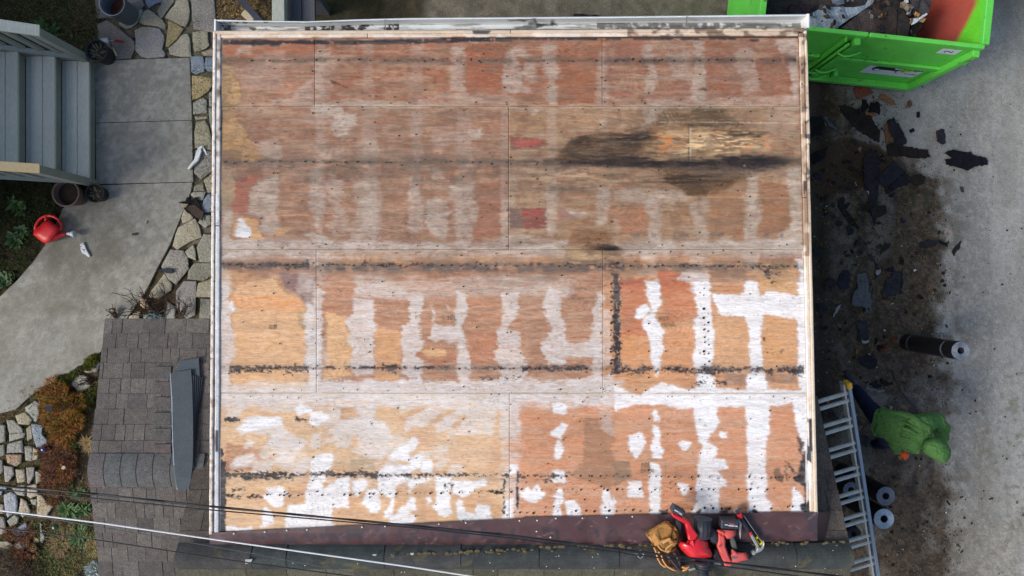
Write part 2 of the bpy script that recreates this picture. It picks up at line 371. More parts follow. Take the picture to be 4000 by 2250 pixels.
# --- glue and paper residue, joist bands
for x0, w, yy, op in [(1252, 34, (150, 970), .35), (1445, 52, (640, 975), .3), (1445, 60, (430, 640), .25), (1625, 44, (430, 720), .35),
        (1812, 52, (430, 720), .28), (2158, 36, (415, 720), .25), (1062, 70, (560, 700), .2), (1970, 26, (430, 970), .25),
        (2540, 50, (415, 540), .3), (2934, 50, (560, 700), .25), (1625, 50, (150, 420), .2), (1440, 44, (150, 420), .22)]:
    RS.poly([(x0 - w / 2, yy[0]), (x0 + w / 2, yy[0]), (x0 + w / 2, yy[1]), (x0 - w / 2, yy[1])], GR, op, warp=7, streak=.4)
gl = [('A', [(560, 480), (760, 470), (740, 840), (340, 840), (300, 700), (400, 600)], .35), ('A', [(820, 890), (960, 780), (1030, 760), (1030, 1000), (640, 990), (680, 920), (800, 940)], .55),
    ('A', [(350, 430), (430, 420), (430, 520), (270, 530)], .6), ('A', [(1050, 500), (1250, 520), (1230, 660), (1180, 960), (1050, 980)], .3),
    ('A', [(1060, 1000), (1200, 990), (1290, 1040), (1330, 1080), (1420, 1070), (1440, 1150), (1340, 1280), (1230, 1290), (1190, 1200), (1220, 1100), (1000, 1040)], .85),
    ('A', [(900, 1100), (1050, 1020), (1200, 1040), (1200, 1180), (1000, 1180)], .35), ('A', [(1330, 930), (1932, 970), (1932, 1010), (1100, 1000)], .5),
    ('B', [(400, 430), (520, 430), (520, 760), (540, 880), (390, 860), (380, 650)], .5), ('B', [(900, 480), (1000, 430), (1180, 520), (1000, 540), (1040, 640), (1060, 760), (1160, 870), (880, 870), (890, 660)], .62),
    ('B', [(1080, 580), (1190, 560), (1190, 760), (1120, 760), (1050, 680)], .6), ('B', [(1250, 400), (1380, 400), (1380, 590), (1430, 640), (1380, 800), (1390, 990), (1300, 990), (1310, 760), (1270, 640), (1250, 540)], .6),
    ('B', [(1800, 470), (1850, 480), (1880, 1000), (1760, 980), (1770, 560)], .42), ('B', [(300, 880), (930, 890), (1000, 930), (1000, 990), (0, 1000), (100, 930)], .35),
    ('B', [(200, 1230), (560, 1240), (690, 1230), (680, 1290), (540, 1300), (200, 1449)], .3), ('B', [(545, 1232), (690, 1230), (685, 1290), (560, 1280)], .8),
    ('B', [(1150, 1040), (1210, 1030), (1210, 1070), (1160, 1075)], .8), ('B', [(1800, 1120), (1860, 1110), (1860, 1290), (1810, 1260)], .5),
    ('C', [(250, 440), (350, 430), (360, 560), (400, 700), (380, 880), (270, 860), (310, 640)], .6), ('C', [(500, 500), (640, 490), (740, 700), (730, 760), (540, 750)], .45), ('C', [(650, 460), (700, 470), (690, 560), (650, 540)], .5),
    ('C', [(740, 390), (830, 390), (850, 600), (860, 970), (730, 970), (760, 650)], .7), ('C', [(1140, 500), (1220, 430), (1310, 450), (1330, 600), (1350, 860), (1220, 900), (1190, 720), (1130, 590)], .5),
    ('C', [(1500, 400), (1740, 330), (1740, 980), (1690, 900), (1650, 620), (1690, 560), (1560, 520)], .8), ('C', [(860, 930), (1740, 900), (1740, 990), (300, 990), (260, 930)], .45),
    ('C', [(340, 990), (410, 990), (380, 1120), (330, 1080)], .7), ('C', [(380, 1000), (520, 1020), (360, 1190), (240, 1200)], .35), ('C', [(1450, 1000), (1740, 1000), (1740, 1280), (1400, 1280)], .25),
    ('D', [(540, 360), (710, 330), (690, 540), (690, 700), (690, 880), (600, 900), (520, 870), (530, 720), (390, 680), (440, 470)], .72), ('D', [(580, 510), (690, 520), (690, 550), (600, 545)], .8),
    ('D', [(1000, 250), (1090, 250), (1085, 430), (1115, 560), (1100, 700), (1075, 830), (1035, 830), (1030, 700), (985, 640)], .62), ('D', [(1140, 440), (1200, 290), (1300, 380), (1340, 520), (1270, 600), (1360, 700), (1370, 850), (1200, 900), (1150, 780), (1250, 700), (1150, 560)], .5),
    ('D', [(1410, 350), (1640, 330), (1680, 560), (1650, 680), (1670, 960), (1370, 1010), (1370, 830), (1440, 660), (1400, 560)], .55), ('D', [(940, 890), (1000, 870), (1180, 930), (1150, 1015), (1060, 1000)], .75),
    ('D', [(1420, 560), (1640, 560), (1680, 600), (1420, 620)], .5), ('D', [(1110, 60), (1320, 60), (1300, 180), (1110, 180)], .4), ('D', [(1430, 0), (1640, 0), (1630, 160), (1430, 180)], .3), ('D', [(520, 0), (720, 0), (710, 190), (520, 180)], .3),
    ('E', [(0, 400), (90, 400), (140, 700), (120, 860), (0, 870)], .6), ('E', [(150, 560), (240, 510), (340, 560), (370, 700), (380, 830), (320, 940), (240, 900), (170, 800), (150, 640)], .75),
    ('E', [(380, 420), (600, 380), (600, 560), (660, 620), (650, 740), (600, 830), (590, 960), (440, 960), (430, 760), (410, 600)], .6), ('E', [(200, 230), (330, 280), (320, 360), (230, 370)], .5),
    ('E', [(860, 580), (930, 560), (930, 1010), (870, 1000)], .4), ('E', [(940, 300), (1030, 310), (1000, 620), (935, 620)], .45), ('E', [(1310, 410), (1395, 410), (1390, 640), (1370, 900), (1300, 900), (1290, 560)], .6),
    ('E', [(1790, 400), (1890, 410), (1880, 600), (1860, 680), (1870, 790), (1760, 780), (1750, 640)], .6), ('E', [(1480, 650), (1680, 680), (1690, 720), (1480, 690)], .7), ('E', [(600, 960), (1000, 880), (1932, 1000), (1932, 1020), (0, 1020), (0, 970)], .45),
    ('E', [(940, 860), (1050, 860), (1110, 1000), (1300, 1000), (1300, 1020), (940, 1020)], .5), ('E', [(1130, 990), (1450, 1000), (1480, 1050), (1130, 1040)], .6),
    ('F', [(280, 550), (430, 550), (440, 720), (430, 960), (310, 960), (330, 740)], .7), ('F', [(0, 480), (200, 460), (600, 450), (710, 530), (690, 570), (440, 580), (0, 570)], .6), ('F', [(740, 570), (880, 560), (870, 780), (880, 980), (800, 980), (740, 770), (700, 690)], .55),
    ('F', [(1240, 340), (1350, 340), (1360, 560), (1380, 680), (1350, 830), (1350, 960), (1230, 960), (1250, 800), (1240, 600)], .85), ('F', [(1620, 260), (1760, 240), (1770, 1000), (1540, 1000), (1540, 890), (1650, 830), (1670, 720), (1640, 640), (1680, 560), (1640, 450)], .85),
    ('F', [(0, 980), (1000, 960), (1050, 920), (1230, 960), (1500, 930), (1770, 940), (1790, 1090), (1400, 1050), (900, 1050), (0, 1030)], .65), ('F', [(1380, 950), (1780, 940), (1780, 1080), (1500, 1040)], .5), ('F', [(0, 740), (40, 760), (50, 850), (0, 880)], .5),
    ('F', [(200, 1040), (410, 1040), (410, 1300), (340, 1280), (180, 1260), (330, 1160)], .45), ('F', [(760, 1050), (880, 1050), (880, 1230), (770, 1200), (700, 1130)], .5), ('F', [(1220, 1050), (1360, 1050), (1360, 1230), (1230, 1230)], .7),
    ('D', [(170, 950), (940, 950), (1932, 970), (1932, 1020), (160, 1020)], .55), ('D', [(160, 1030), (900, 1030), (980, 1160), (900, 1100), (480, 1070), (300, 1080), (220, 1140), (160, 1140)], .7), ('D', [(160, 650), (230, 640), (270, 700), (230, 900), (280, 950), (160, 1010)], .75),
    ('D', [(330, 940), (560, 940), (700, 1000), (200, 1010)], .6), ('D', [(1040, 1040), (1190, 1060), (1190, 1180), (1100, 1250), (1050, 1200)], .6), ('D', [(880, 1240), (1030, 1230), (1030, 1449), (870, 1449)], .5),
    ('D', [(1440, 1250), (1700, 1230), (1680, 1400), (1420, 1449)], .45), ('D', [(1710, 1320), (1932, 1300), (1932, 1449), (1650, 1449)], .45), ('D', [(155, 1200), (240, 1220), (250, 1449), (150, 1449)], .75),
    ('E', [(0, 1300), (100, 1320), (430, 1310), (900, 1250), (1500, 1270), (1500, 1449), (0, 1449)], .42)]
for t, p, o in gl: P_(t, p, GR, o, warp=7, hw=2, streak=.62, soft=2, rag=15)
P_('D', [(300, 750), (350, 720), (500, 750), (530, 900), (570, 930), (440, 930), (260, 890), (270, 780)], (232, 172, 116), .95, warp=3)
P_('D', [(325, 730), (380, 750), (440, 850), (440, 920), (360, 910), (285, 890), (300, 820)], WH, 1, warp=2)
P_('D', [(690, 830), (760, 810), (850, 830), (760, 870), (700, 890), (650, 870)], (228, 166, 108), .95, warp=2)
gm = [('G', [(150, 0), (240, 0), (230, 180), (260, 420), (280, 560), (280, 700), (240, 780), (230, 1000), (150, 1010)], .85), ('G', [(960, 210), (1040, 230), (1040, 520), (950, 500)], .9), ('G', [(1045, 60), (1130, 100), (1110, 300), (1100, 560), (1045, 560)], .65),
    ('G', [(940, 520), (1100, 420), (1090, 620), (1110, 800), (1080, 960), (1040, 1040), (930, 1010), (1000, 900), (950, 800), (950, 600)], 1.0), ('G', [(1100, 620), (1170, 680), (1180, 760), (1110, 760)], .35),
    ('G', [(1400, 160), (1590, 170), (1610, 450), (1590, 620), (1615, 800), (1590, 890), (1400, 880), (1370, 780), (1400, 650), (1330, 550), (1380, 470), (1320, 370), (1400, 300)], .85),
    ('G', [(1440, 30), (1800, 30), (1932, 100), (1932, 180), (1640, 150), (1400, 150)], .5), ('G', [(1870, 430), (1932, 380), (1932, 900), (1860, 860), (1880, 700), (1840, 580)], .85),
    ('G', [(1100, 950), (1600, 950), (1720, 930), (1932, 950), (1932, 1160), (1620, 1150), (1400, 1130), (1100, 1130), (1000, 1100)], .9), ('G', [(150, 1020), (700, 1000), (960, 1030), (1100, 1000), (1100, 1140), (700, 1140), (400, 1150), (150, 1160)], .85),
    ('G', [(1420, 1150), (1610, 1150), (1610, 1300), (1600, 1420), (1480, 1300), (1440, 1220)], .9), ('G', [(1240, 1310), (1600, 1300), (1740, 1400), (1760, 1449), (1150, 1449)], .8), ('G', [(1600, 1310), (1720, 1330), (1700, 1370), (1600, 1360)], .8), ('G', [(1900, 1280), (1932, 1260), (1932, 1400), (1870, 1430)], .9),
    ('H', [(0, 120), (130, 120), (130, 200), (100, 330), (100, 480), (130, 600), (60, 700), (120, 760), (110, 960), (0, 980)], .85), ('H', [(210, 190), (240, 300), (235, 390), (210, 380)], .7), ('H', [(330, 210), (380, 240), (380, 280)], .6),
    ('H', [(440, 80), (530, 120), (540, 300), (500, 460), (530, 600), (580, 740), (560, 970), (455, 970), (445, 750), (450, 560), (360, 580), (320, 550), (240, 570), (180, 520), (210, 430), (250, 390), (300, 420), (430, 430)], .85),
    ('H', [(870, 90), (1030, 90), (1020, 320), (920, 450), (1060, 480), (1030, 620), (1100, 730), (1080, 960), (880, 960), (820, 740), (830, 480), (880, 350)], .8),
    ('H', [(1310, 40), (1420, 100), (1420, 300), (1460, 430), (1450, 500), (1500, 580), (1820, 550), (1820, 700), (1720, 710), (1480, 720), (1450, 790), (1300, 790), (1240, 640), (1280, 520), (1340, 450), (1280, 340), (1270, 200)], .82),
    ('H', [(1765, 100), (1822, 80), (1822, 1060), (1740, 880), (1720, 500), (1740, 260)], .75), ('H', [(1830, 260), (1900, 280), (1890, 800), (1830, 800)], .5), ('H', [(0, 970), (800, 940), (1460, 960), (1740, 880), (1830, 900), (1932, 860), (1932, 1160), (1600, 1130), (1000, 1130), (400, 1150), (0, 1160)], .72),
    ('H', [(1400, 150), (1500, 60), (1480, 130)], .6), ('H', [(850, 130), (930, 130), (930, 1449), (840, 1449), (840, 1200), (900, 1160)], .0), ('H', [(440, 1150), (560, 1150), (620, 1200), (820, 1200), (790, 1449), (420, 1449), (540, 1260), (450, 1230)], .8),
    ('H', [(0, 1260), (200, 1190), (290, 1240), (240, 1290), (120, 1370), (0, 1370)], .9), ('H', [(230, 1350), (380, 1240), (440, 1290), (380, 1400), (240, 1420)], .8), ('H', [(840, 1130), (1030, 1130), (1030, 1449), (850, 1449)], .75), ('H', [(1050, 1070), (1600, 1070), (1680, 1160), (1430, 1130), (1250, 1140), (1090, 1130)], .6),
    ('H', [(1500, 1060), (1580, 1060), (1660, 1170), (1600, 1150)], .9), ('H', [(1790, 1180), (1900, 1170), (1932, 1449), (1800, 1400)], .4),
    ('F', [(700, 1200), (880, 1230), (900, 1449), (740, 1449), (720, 1350), (590, 1300)], .95), ('F', [(590, 1290), (700, 1330), (720, 1350)], .8), ('F', [(290, 1340), (420, 1290), (420, 1449), (290, 1449)], .85),
    ('J', [(290, 60), (330, 20), (420, -60), (720, -60), (760, 60), (810, 100), (900, 140), (970, 200), (880, 250), (680, 300), (590, 200), (600, 130), (440, 90), (330, 130)], .88), ('J', [(370, 240), (400, 170), (450, 160), (460, 200), (420, 260)], .8), ('J', [(640, 300), (960, 240), (960, 420), (840, 480), (640, 420)], .35),
    ('J', [(980, 180), (1020, 120), (1080, 110), (1100, 60), (1090, 240), (990, 240)], .85), ('J', [(1100, 200), (1240, 100), (1390, 120), (1390, 190), (1330, 240), (1250, 240), (1230, 180), (1130, 200)], .8),
    ('J', [(1450, 100), (1560, 40), (1700, 100), (1760, 130), (1740, 290), (1620, 340), (1450, 300), (1380, 260), (1450, 240)], .85), ('J', [(1220, 60), (1400, -60), (1600, -40), (1600, 60), (1400, 120)], .7)]
_ro = random.Random(41)
for _i in range(34):
    _x = _ro.uniform(900, 1930); _y = _ro.uniform(1570, 1850); _a = _ro.uniform(-.9, -.2); _l = _ro.uniform(22, 52); _w = _l * _ro.uniform(.4, .8)
    RS.poly([(_x + math.cos(t) * _l * math.cos(_a) - math.sin(t) * _w * math.sin(_a), _y + math.cos(t) * _l * math.sin(_a) + math.sin(t) * _w * math.cos(_a)) for t in np.linspace(0, 6.28, 13)[:-1]], (232, 222, 214), _ro.uniform(.45, .85), warp=7, hw=3, streak=.45, soft=2, rag=8)
for t, p, o in gm: P_(t, p, PW, o * (1.0 if t in 'GH' else 1), warp=5, hw=2.4, streak=.42, soft=1, rag=14)
gw = [('G', [(835, 1200), (900, 1150), (1010, 1200), (1000, 1240), (880, 1270)]), ('G', [(1000, 1250), (1080, 1210), (1170, 1260), (1150, 1310), (1090, 1330), (1040, 1375), (990, 1320)]), ('G', [(260, 170), (275, 190), (265, 300), (230, 240)]), ('G', [(440, 1290), (700, 1270), (740, 1350), (420, 1420), (290, 1400)]),
    ('J', [(960, 600), (1010, 490), (1150, 480), (1110, 640), (1200, 580), (1260, 540), (1370, 500), (1370, 620), (1360, 810), (1190, 790), (1190, 930), (1230, 990), (760, 1005), (780, 790), (950, 780), (950, 700)]),
    ('J', [(1010, 500), (1000, 400), (1060, 290), (1210, 300), (1200, 380), (1150, 480)]), ('J', [(560, 720), (600, 620), (730, 600), (790, 660), (740, 720), (720, 800), (640, 790)]), ('J', [(560, 790), (640, 850), (640, 960), (530, 1000), (540, 880)]), ('J', [(1400, 560), (1440, 530), (1520, 540), (1520, 620), (1440, 700), (1400, 680)]),
    ('J', [(1620, 640), (1640, 480), (1700, 410), (1932, 400), (1932, 560), (1800, 600), (1760, 900), (1700, 910), (1700, 860), (1760, 720)]), ('J', [(1510, 700), (1560, 620), (1640, 640), (1660, 800), (1640, 860), (1570, 850), (1500, 760)]), ('J', [(200, 985), (440, 990), (440, 1020), (180, 1030)]), ('J', [(1730, 330), (1932, 180), (1932, 370), (1780, 350)]), ('J', [(1860, 800), (1932, 760), (1932, 960), (1740, 960), (1760, 900)]),
    ('K', [(0, 150), (40, 130), (95, 180), (0, 300)]), ('K', [(0, 330), (130, 300), (100, 420), (0, 470)]), ('K', [(90, 480), (130, 350), (200, 350), (215, 400), (200, 480)]), ('K', [(0, 540), (110, 530), (220, 540), (100, 580), (40, 620), (0, 700)]), ('K', [(0, 710), (60, 720), (60, 830), (0, 830)]), ('K', [(0, 880), (60, 870), (60, 950), (0, 955)]),
    ('K', [(240, 510), (400, 520), (380, 640), (390, 850), (340, 890), (280, 880), (220, 790), (260, 740), (240, 600)]), ('K', [(370, 560), (720, 540), (720, 610), (600, 620), (560, 690), (470, 715), (400, 650)]), ('K', [(440, 740), (470, 730), (540, 850), (620, 870), (630, 780), (760, 780), (760, 880), (800, 920), (600, 935), (480, 940), (450, 860)]), ('K', [(150, 710), (190, 700), (210, 750), (180, 760)]),
    ('K', [(890, 750), (980, 700), (980, 905), (850, 930), (890, 860)]), ('K', [(950, 400), (1020, 400), (1010, 470), (950, 490)]),
    ('H', [(1345, 1150), (1410, 1140), (1475, 1160), (1480, 1240), (1350, 1240)]), ('K', [(1320, 90), (1440, 0), (1495, 30), (1430, 150), (1340, 130)]), ('K', [(1400, 160), (1440, 180), (1450, 300), (1420, 350), (1370, 340), (1360, 240)]), ('K', [(1360, 455), (1450, 455), (1470, 580), (1350, 570)]),
    ('K', [(1040, 660), (1110, 600), (1140, 650), (1200, 580), (1280, 680), (1190, 755), (1100, 760)]), ('K', [(1390, 630), (1440, 640), (1450, 740), (1410, 800), (1450, 885), (1345, 890), (1370, 840), (1360, 740)]), ('K', [(1460, 745), (1560, 725), (1620, 820), (1610, 890), (1490, 890)]), ('K', [(1830, 640), (1890, 645), (1932, 760), (1932, 885), (1800, 885), (1820, 760)]),
    ('L', [(130, 140), (240, 90), (300, 150), (280, 260), (210, 340), (150, 260)]), ('L', [(390, 20), (430, 80), (420, 180), (470, 270), (460, 330), (370, 340), (350, 240), (370, 100)]), ('I', [(360, 1210), (400, 1200), (420, 1300), (360, 1310)]), ('I', [(370, 1350), (420, 1350), (430, 1449), (360, 1449)]), ('L', [(595, 200), (640, 165), (725, 190), (690, 270), (620, 260)]),
    ('L', [(780, -440), (960, -440), (960, 0), (880, 190), (1000, 250), (930, 350), (1050, 340), (1080, 440), (960, 470), (1020, 500), (1060, 610), (980, 620), (990, 860), (700, 860), (780, 760), (770, 600), (790, 400), (830, 220), (800, 150)]),
    ('L', [(1250, -460), (1420, -460), (1470, 0), (1430, 200), (1420, 400), (1440, 560), (1420, 700), (1480, 780), (1480, 860), (1250, 860), (1270, 760), (1260, 550)]), ('L', [(340, 390), (420, 390), (440, 500), (430, 870), (330, 870), (330, 560)]), ('L', [(130, 560), (260, 555), (265, 710), (120, 710)]), ('L', [(580, 570), (700, 580), (650, 700)]), ('L', [(0, 680), (15, 740), (0, 900)]),
    ('L', [(990, 80), (1060, 90), (1060, 150), (1000, 140)]), ('L', [(1720, -120), (1850, -120), (1850, 80), (1830, 280), (1770, 280), (1740, 60)]), ('L', [(1690, 600), (1780, 700), (1800, 770), (1840, 860), (1660, 850)]), ('L', [(1660, 790), (1770, 800), (1770, 850), (1660, 850)]),
    ('I', [(290, 0), (420, 0), (430, 230), (380, 330), (460, 430), (460, 640), (430, 760), (400, 910), (350, 750), (340, 560), (300, 480), (270, 380), (370, 280), (310, 150)]), ('I', [(190, 270), (280, 215), (350, 260), (290, 350), (200, 350)]),
    ('I', [(740, 0), (900, 0), (910, 300), (940, 460), (940, 700), (900, 820), (910, 1000), (830, 1000), (770, 830), (740, 720), (770, 600), (760, 350), (800, 330), (770, 150)]),
    ('I', [(920, 110), (1180, 130), (1230, 90), (1235, 0), (1350, 0), (1350, 90), (1390, 150), (1420, 90), (1740, 130), (1740, 0), (1830, 0), (1850, 400), (1900, 900), (1830, 1060), (1750, 1000), (1720, 800), (1740, 560), (1700, 350), (1400, 310), (1370, 460), (1385, 700), (1380, 880), (1350, 980), (1270, 980), (1290, 800), (1270, 640), (1270, 460), (1230, 320), (1000, 330)]),
    ('I', [(0, 980), (200, 1080), (450, 950), (700, 1010), (900, 1010), (1750, 1030), (1830, 930), (1900, 1449), (1740, 1449), (1690, 1130), (1500, 1180), (950, 1180), (760, 1170), (640, 1210), (480, 1160), (200, 1160), (0, 1220)]),
    ('I', [(740, 1160), (960, 1180), (960, 1290), (990, 1320), (900, 1449), (780, 1449)]), ('I', [(1235, 1180), (1400, 1180), (1400, 1290), (1460, 1330), (1470, 1449), (1250, 1449)]), ('F', [(1700, 1110), (1790, 1130), (1830, 1449), (1740, 1449), (1760, 1250)])]
for _q, _o in (([(862, 1500), (1300, 1480), (1700, 1490), (2100, 1480), (2430, 1490), (2430, 1585), (2000, 1600), (1500, 1590), (1100, 1605), (862, 1595)], .9), ([(862, 935), (1500, 950), (2200, 945), (3120, 935), (3120, 1008), (2200, 1005), (862, 1015)], .42), ([(1195, 975), (1262, 975), (1262, 1535), (1190, 1535)], .34), ([(1952, 1535), (2032, 1535), (2030, 2010), (1962, 2020)], .6),
        ([(900, 1640), (1300, 1620), (1700, 1650), (1940, 1640), (1940, 1820), (1500, 1830), (1000, 1800)], .14), ([(1000, 1860), (1400, 1850), (1950, 1850), (1950, 1900), (1500, 1920), (1200, 1900)], .2), ([(1380, 1085), (1700, 1080), (2240, 1090), (2240, 1160), (1700, 1165), (1400, 1150)], .26)): RS.poly(_q, PW, _o, warp=9, hw=3, streak=.75, soft=5, rag=26)
for t, p in gw: P_(t, p, PW, .6, warp=6, hw=3, streak=.6, soft=5, rag=20)
for t, p in gw: P_(t, p, WH, .97, warp=4, hw=2.4, streak=.16, rag=9, soft=1)
for pts in ([(230, 1260), (480, 1160), (760, 1200), (500, 1290)],): P_('I', pts, (222, 206, 198), 0)
# --- rotten area on the right
ROT = TL('C', [(400, 1130), (520, 1010), (800, 1000), (1050, 1010), (1150, 1120), (1290, 1240), (1400, 1300), (1450, 1400)]) + TL('F', [(1400, 60), (1500, 150), (1640, 200), (1700, 235), (1240, 260), (1230, 340), (950, 440), (880, 500), (850, 530), (700, 520), (640, 450), (480, 370), (430, 310), (250, 260), (0, 230)]) + TL('E', [(1800, 200), (1340, 200), (1400, 120), (1450, 60)]) + [(2230, 540), (2360, 520), (2480, 500)]
RS.poly(ROT, (152, 110, 72), .62, warp=18, soft=12, streak=.35, rag=44)
RS.poly([(2240, 545), (2380, 535), (2520, 530), (2530, 560), (2480, 630), (2200, 645), (2190, 590)], (104, 72, 48), .8, warp=10, soft=7, streak=.3, rag=24)
RS.poly([(2545, 510), (2700, 500), (2980, 510), (3020, 560), (2990, 615), (2700, 625), (2520, 610), (2520, 560)], (204, 160, 112), .8, warp=8, streak=.45, blot=.45, soft=5, rag=20)
RS.poly([(2700, 420), (2830, 425), (2850, 470), (2720, 480)], (104, 82, 56), .6, warp=8, streak=.4)
for p in ([(2590, 660), (3000, 655), (2900, 700), (2790, 760), (2700, 765), (2650, 720), (2600, 700)],): RS.poly(p, (112, 76, 46), .75, warp=9, streak=.3, soft=5, rag=16)
rot_m = vnoise(X / 40, Y / 7, 1, 61, 3)
inrot = inpoly(X + RS.wx * 8, Y + RS.wy * 8, ROT); _hl = sstep(2500, 2620, X) * ((Y > 505) & (Y < 635)); RS.blend(.45 * sstep(.46, .66, vnoise(X / 80, Y / 20, 1, 63, 3)) * inrot, (78, 58, 42)); RS.blend(.55 * sstep(.56, .66, rot_m) * inrot * (.4 + .6 * _hl), (60, 46, 38)); RS.blend(.65 * sstep(.52, .68, vnoise(X / 46, Y / 7, 1, 62, 3)) * inrot * _hl, (218, 186, 142)); RS.blend(.5 * sstep(.58, .7, vnoise(X / 30, Y / 10, 1, 64, 2)) * inrot * _hl, (176, 104, 62))
for p, o in (([(2180, 628), (2420, 632), (2700, 645), (2960, 640), (3010, 610), (3060, 625), (3100, 640), (2960, 668), (2700, 660), (2500, 655), (2350, 650), (2180, 645)], .95), ([(2900, 600), (2990, 598), (3060, 640), (2900, 655)], .85), ([(2230, 545), (2300, 535), (2330, 560), (2240, 570)], .7), ([(2470, 520), (2560, 500), (2570, 530), (2480, 545)], .8), ([(2700, 480), (2800, 480), (2790, 496), (2700, 492)], .8), ([(2930, 510), (2980, 515), (2970, 535), (2930, 530)], .7)):
    RS.poly(p, (34, 32, 36), o * .95, warp=8, streak=.5, soft=4, rag=30)
RS.poly([(2580, 475), (3120, 478), (3120, 481), (2570, 479)], (226, 204, 172), .8, warp=0, hw=.5, soft=0)
RS.poly([(2695, 768), (3090, 772), (3090, 776), (2690, 772)], (212, 184, 150), .6, warp=0, hw=.5, soft=0)
# wood burn by the middle seam
RS.poly([(2230, 905), (2300, 890), (2370, 900), (2400, 960), (2440, 975), (2420, 1010), (2350, 1020), (2260, 1040), (2210, 1000), (2215, 940)], (150, 98, 54), .8, warp=10, streak=.5, soft=2)
RS.poly([(2330, 955), (2400, 958), (2430, 975), (2400, 985), (2340, 970)], (50, 44, 42), .9, warp=4)
RS.poly([(2210, 960), (2330, 965), (2350, 1010), (2230, 1030)], (206, 170, 124), .7, warp=8, streak=.6)
# --- horizontal soft dark nail lines and tar
def hband(yc, x0, x1, th, col, op, seed, lo=.4, hi=.6, slope=0.0, sc=34):
    n = vnoise(X, Y * .6, sc, seed, 3); yy = Y - (yc + slope * (X - x0)) + RS.wy * 3
    m = np.exp(-(yy / th) ** 2) * ((X > x0) & (X < x1)); RS.blend(np.clip(m * op * sstep(lo, hi, n), 0, 1), col)
def tar(yc, x0, x1, th, seed, lo=.48, slope=0.0, op=.95, sc=20):
    n = .42 * vnoise(X, Y * 1.4, sc * 1.5, seed, 2) + .58 * vnoise(X, Y * 2.2, sc * .42, seed + 300, 2); lo = lo + .045; yy = np.abs(Y - (yc + slope * (X - x0)) + RS.hy * 3)
    m = sstep(lo, lo + .05, n - .16 * np.clip(yy / th, 0, 4) + .08) * ((X > x0) & (X < x1)) * (yy < th * 3); RS.blend(m * op, TR)
hband(236, 860, 3110, 10, (104, 84, 70), .75, 70, .25, .5); hband(236, 2350, 3110, 12, (64, 52, 46), .7, 71, .4, .55)
hband(630, 870, 2230, 9, (98, 80, 68), .8, 72, .2, .45); hband(656, 900, 2300, 26, (104, 86, 80), .5, 73, .5, .62)
hband(704, 900, 2350, 14, (84, 74, 74), .55, 74, .56, .66); hband(600, 1500, 2000, 60, (140, 112, 92), .4, 75, .5, .6)
hband(1040, 862, 3120, 20, (112, 92, 80), .7, 76, .3, .5); hband(1050, 1270, 2440, 14, (74, 70, 76), .7, 77, .45, .55)
hband(920, 2400, 3060, 10, (96, 84, 84), .6, 78, .5, .6); hband(1438, 862, 3140, 9, (116, 96, 86), .5, 79, .3, .5)
tar(1036, 868, 1210, 9, 80, .38); tar(1034, 1280, 2440, 6, 81, .47); tar(1040, 2560, 3110, 7, 82, .5); tar(1037, 2655, 2720, 7, 83, .36); tar(1050, 2960, 3060, 26, 84, .5, .25)
tar(1438, 895, 1205, 8, 85, .36); tar(1452, 890, 1200, 10, 86, .52); tar(1436, 1260, 2300, 6, 87, .46); tar(1440, 1490, 1550, 14, 88, .35); tar(1440, 2040, 2300, 9, 89, .42)
tar(1446, 2425, 3140, 11, 90, .42); tar(1448, 2735, 2795, 15, 91, .36); tar(1445, 2780, 2840, 8, 92, .32); tar(1450, 3096, 3140, 11, 93, .34); tar(1475, 1850, 2110, 12, 94, .56); tar(1495, 2700, 2840, 12, 95, .47)
tar(1852, 868, 1480, 9, 96, .36); tar(1866, 870, 1150, 14, 97, .5); tar(1856, 1480, 1990, 6, 98, .43); tar(1868, 1600, 1780, 12, 99, .54); tar(1858, 2020, 2240, 8, 100, .42); tar(1940, 880, 1030, 6, 101, .45); tar(1912, 905, 960, 8, 102, .42); tar(1900, 1730, 1775, 8, 103, .44)
tar(1640, 876, 940, 5, 104, .3); tar(1641, 1150, 1210, 5, 105, .3); tar(1880, 2050, 2160, 16, 106, .56); tar(1920, 1850, 1980, 10, 107, .5)
# top tar stripe, scalloped
yc = np.where(X < 1950, 165 - (np.clip(X - 1500, 0, 450)) * .028, 152) ; thk = 5 + 8 * vnoise(X, Y * 0, 60, 110, 2) * (X < 2000)
n = vnoise(X, Y, 14, 111, 2); m = sstep(1.2, .8, np.abs(Y - yc) / (thk + 5 * (n - .5))) * (X > 870) * (X < 2980) * np.where(X > 2340, sstep(.48, .54, vnoise(X, Y * 0, 50, 112)), 1)
RS.blend(m * .97 * sstep(.18, .26, n), TR)
P_('A', [(590, 410), (730, 410), (700, 440), (620, 440)], TR, 1, warp=2); P_('A', [(370, 380), (470, 380), (465, 440), (400, 420)], TR, .9, warp=2); P_('C', [(1270, 368), (1380, 368), (1370, 395), (1280, 392)], TR, .9, warp=1); P_('B', [(590, 290), (770, 290), (740, 325), (600, 325)], TR, .9, warp=2)
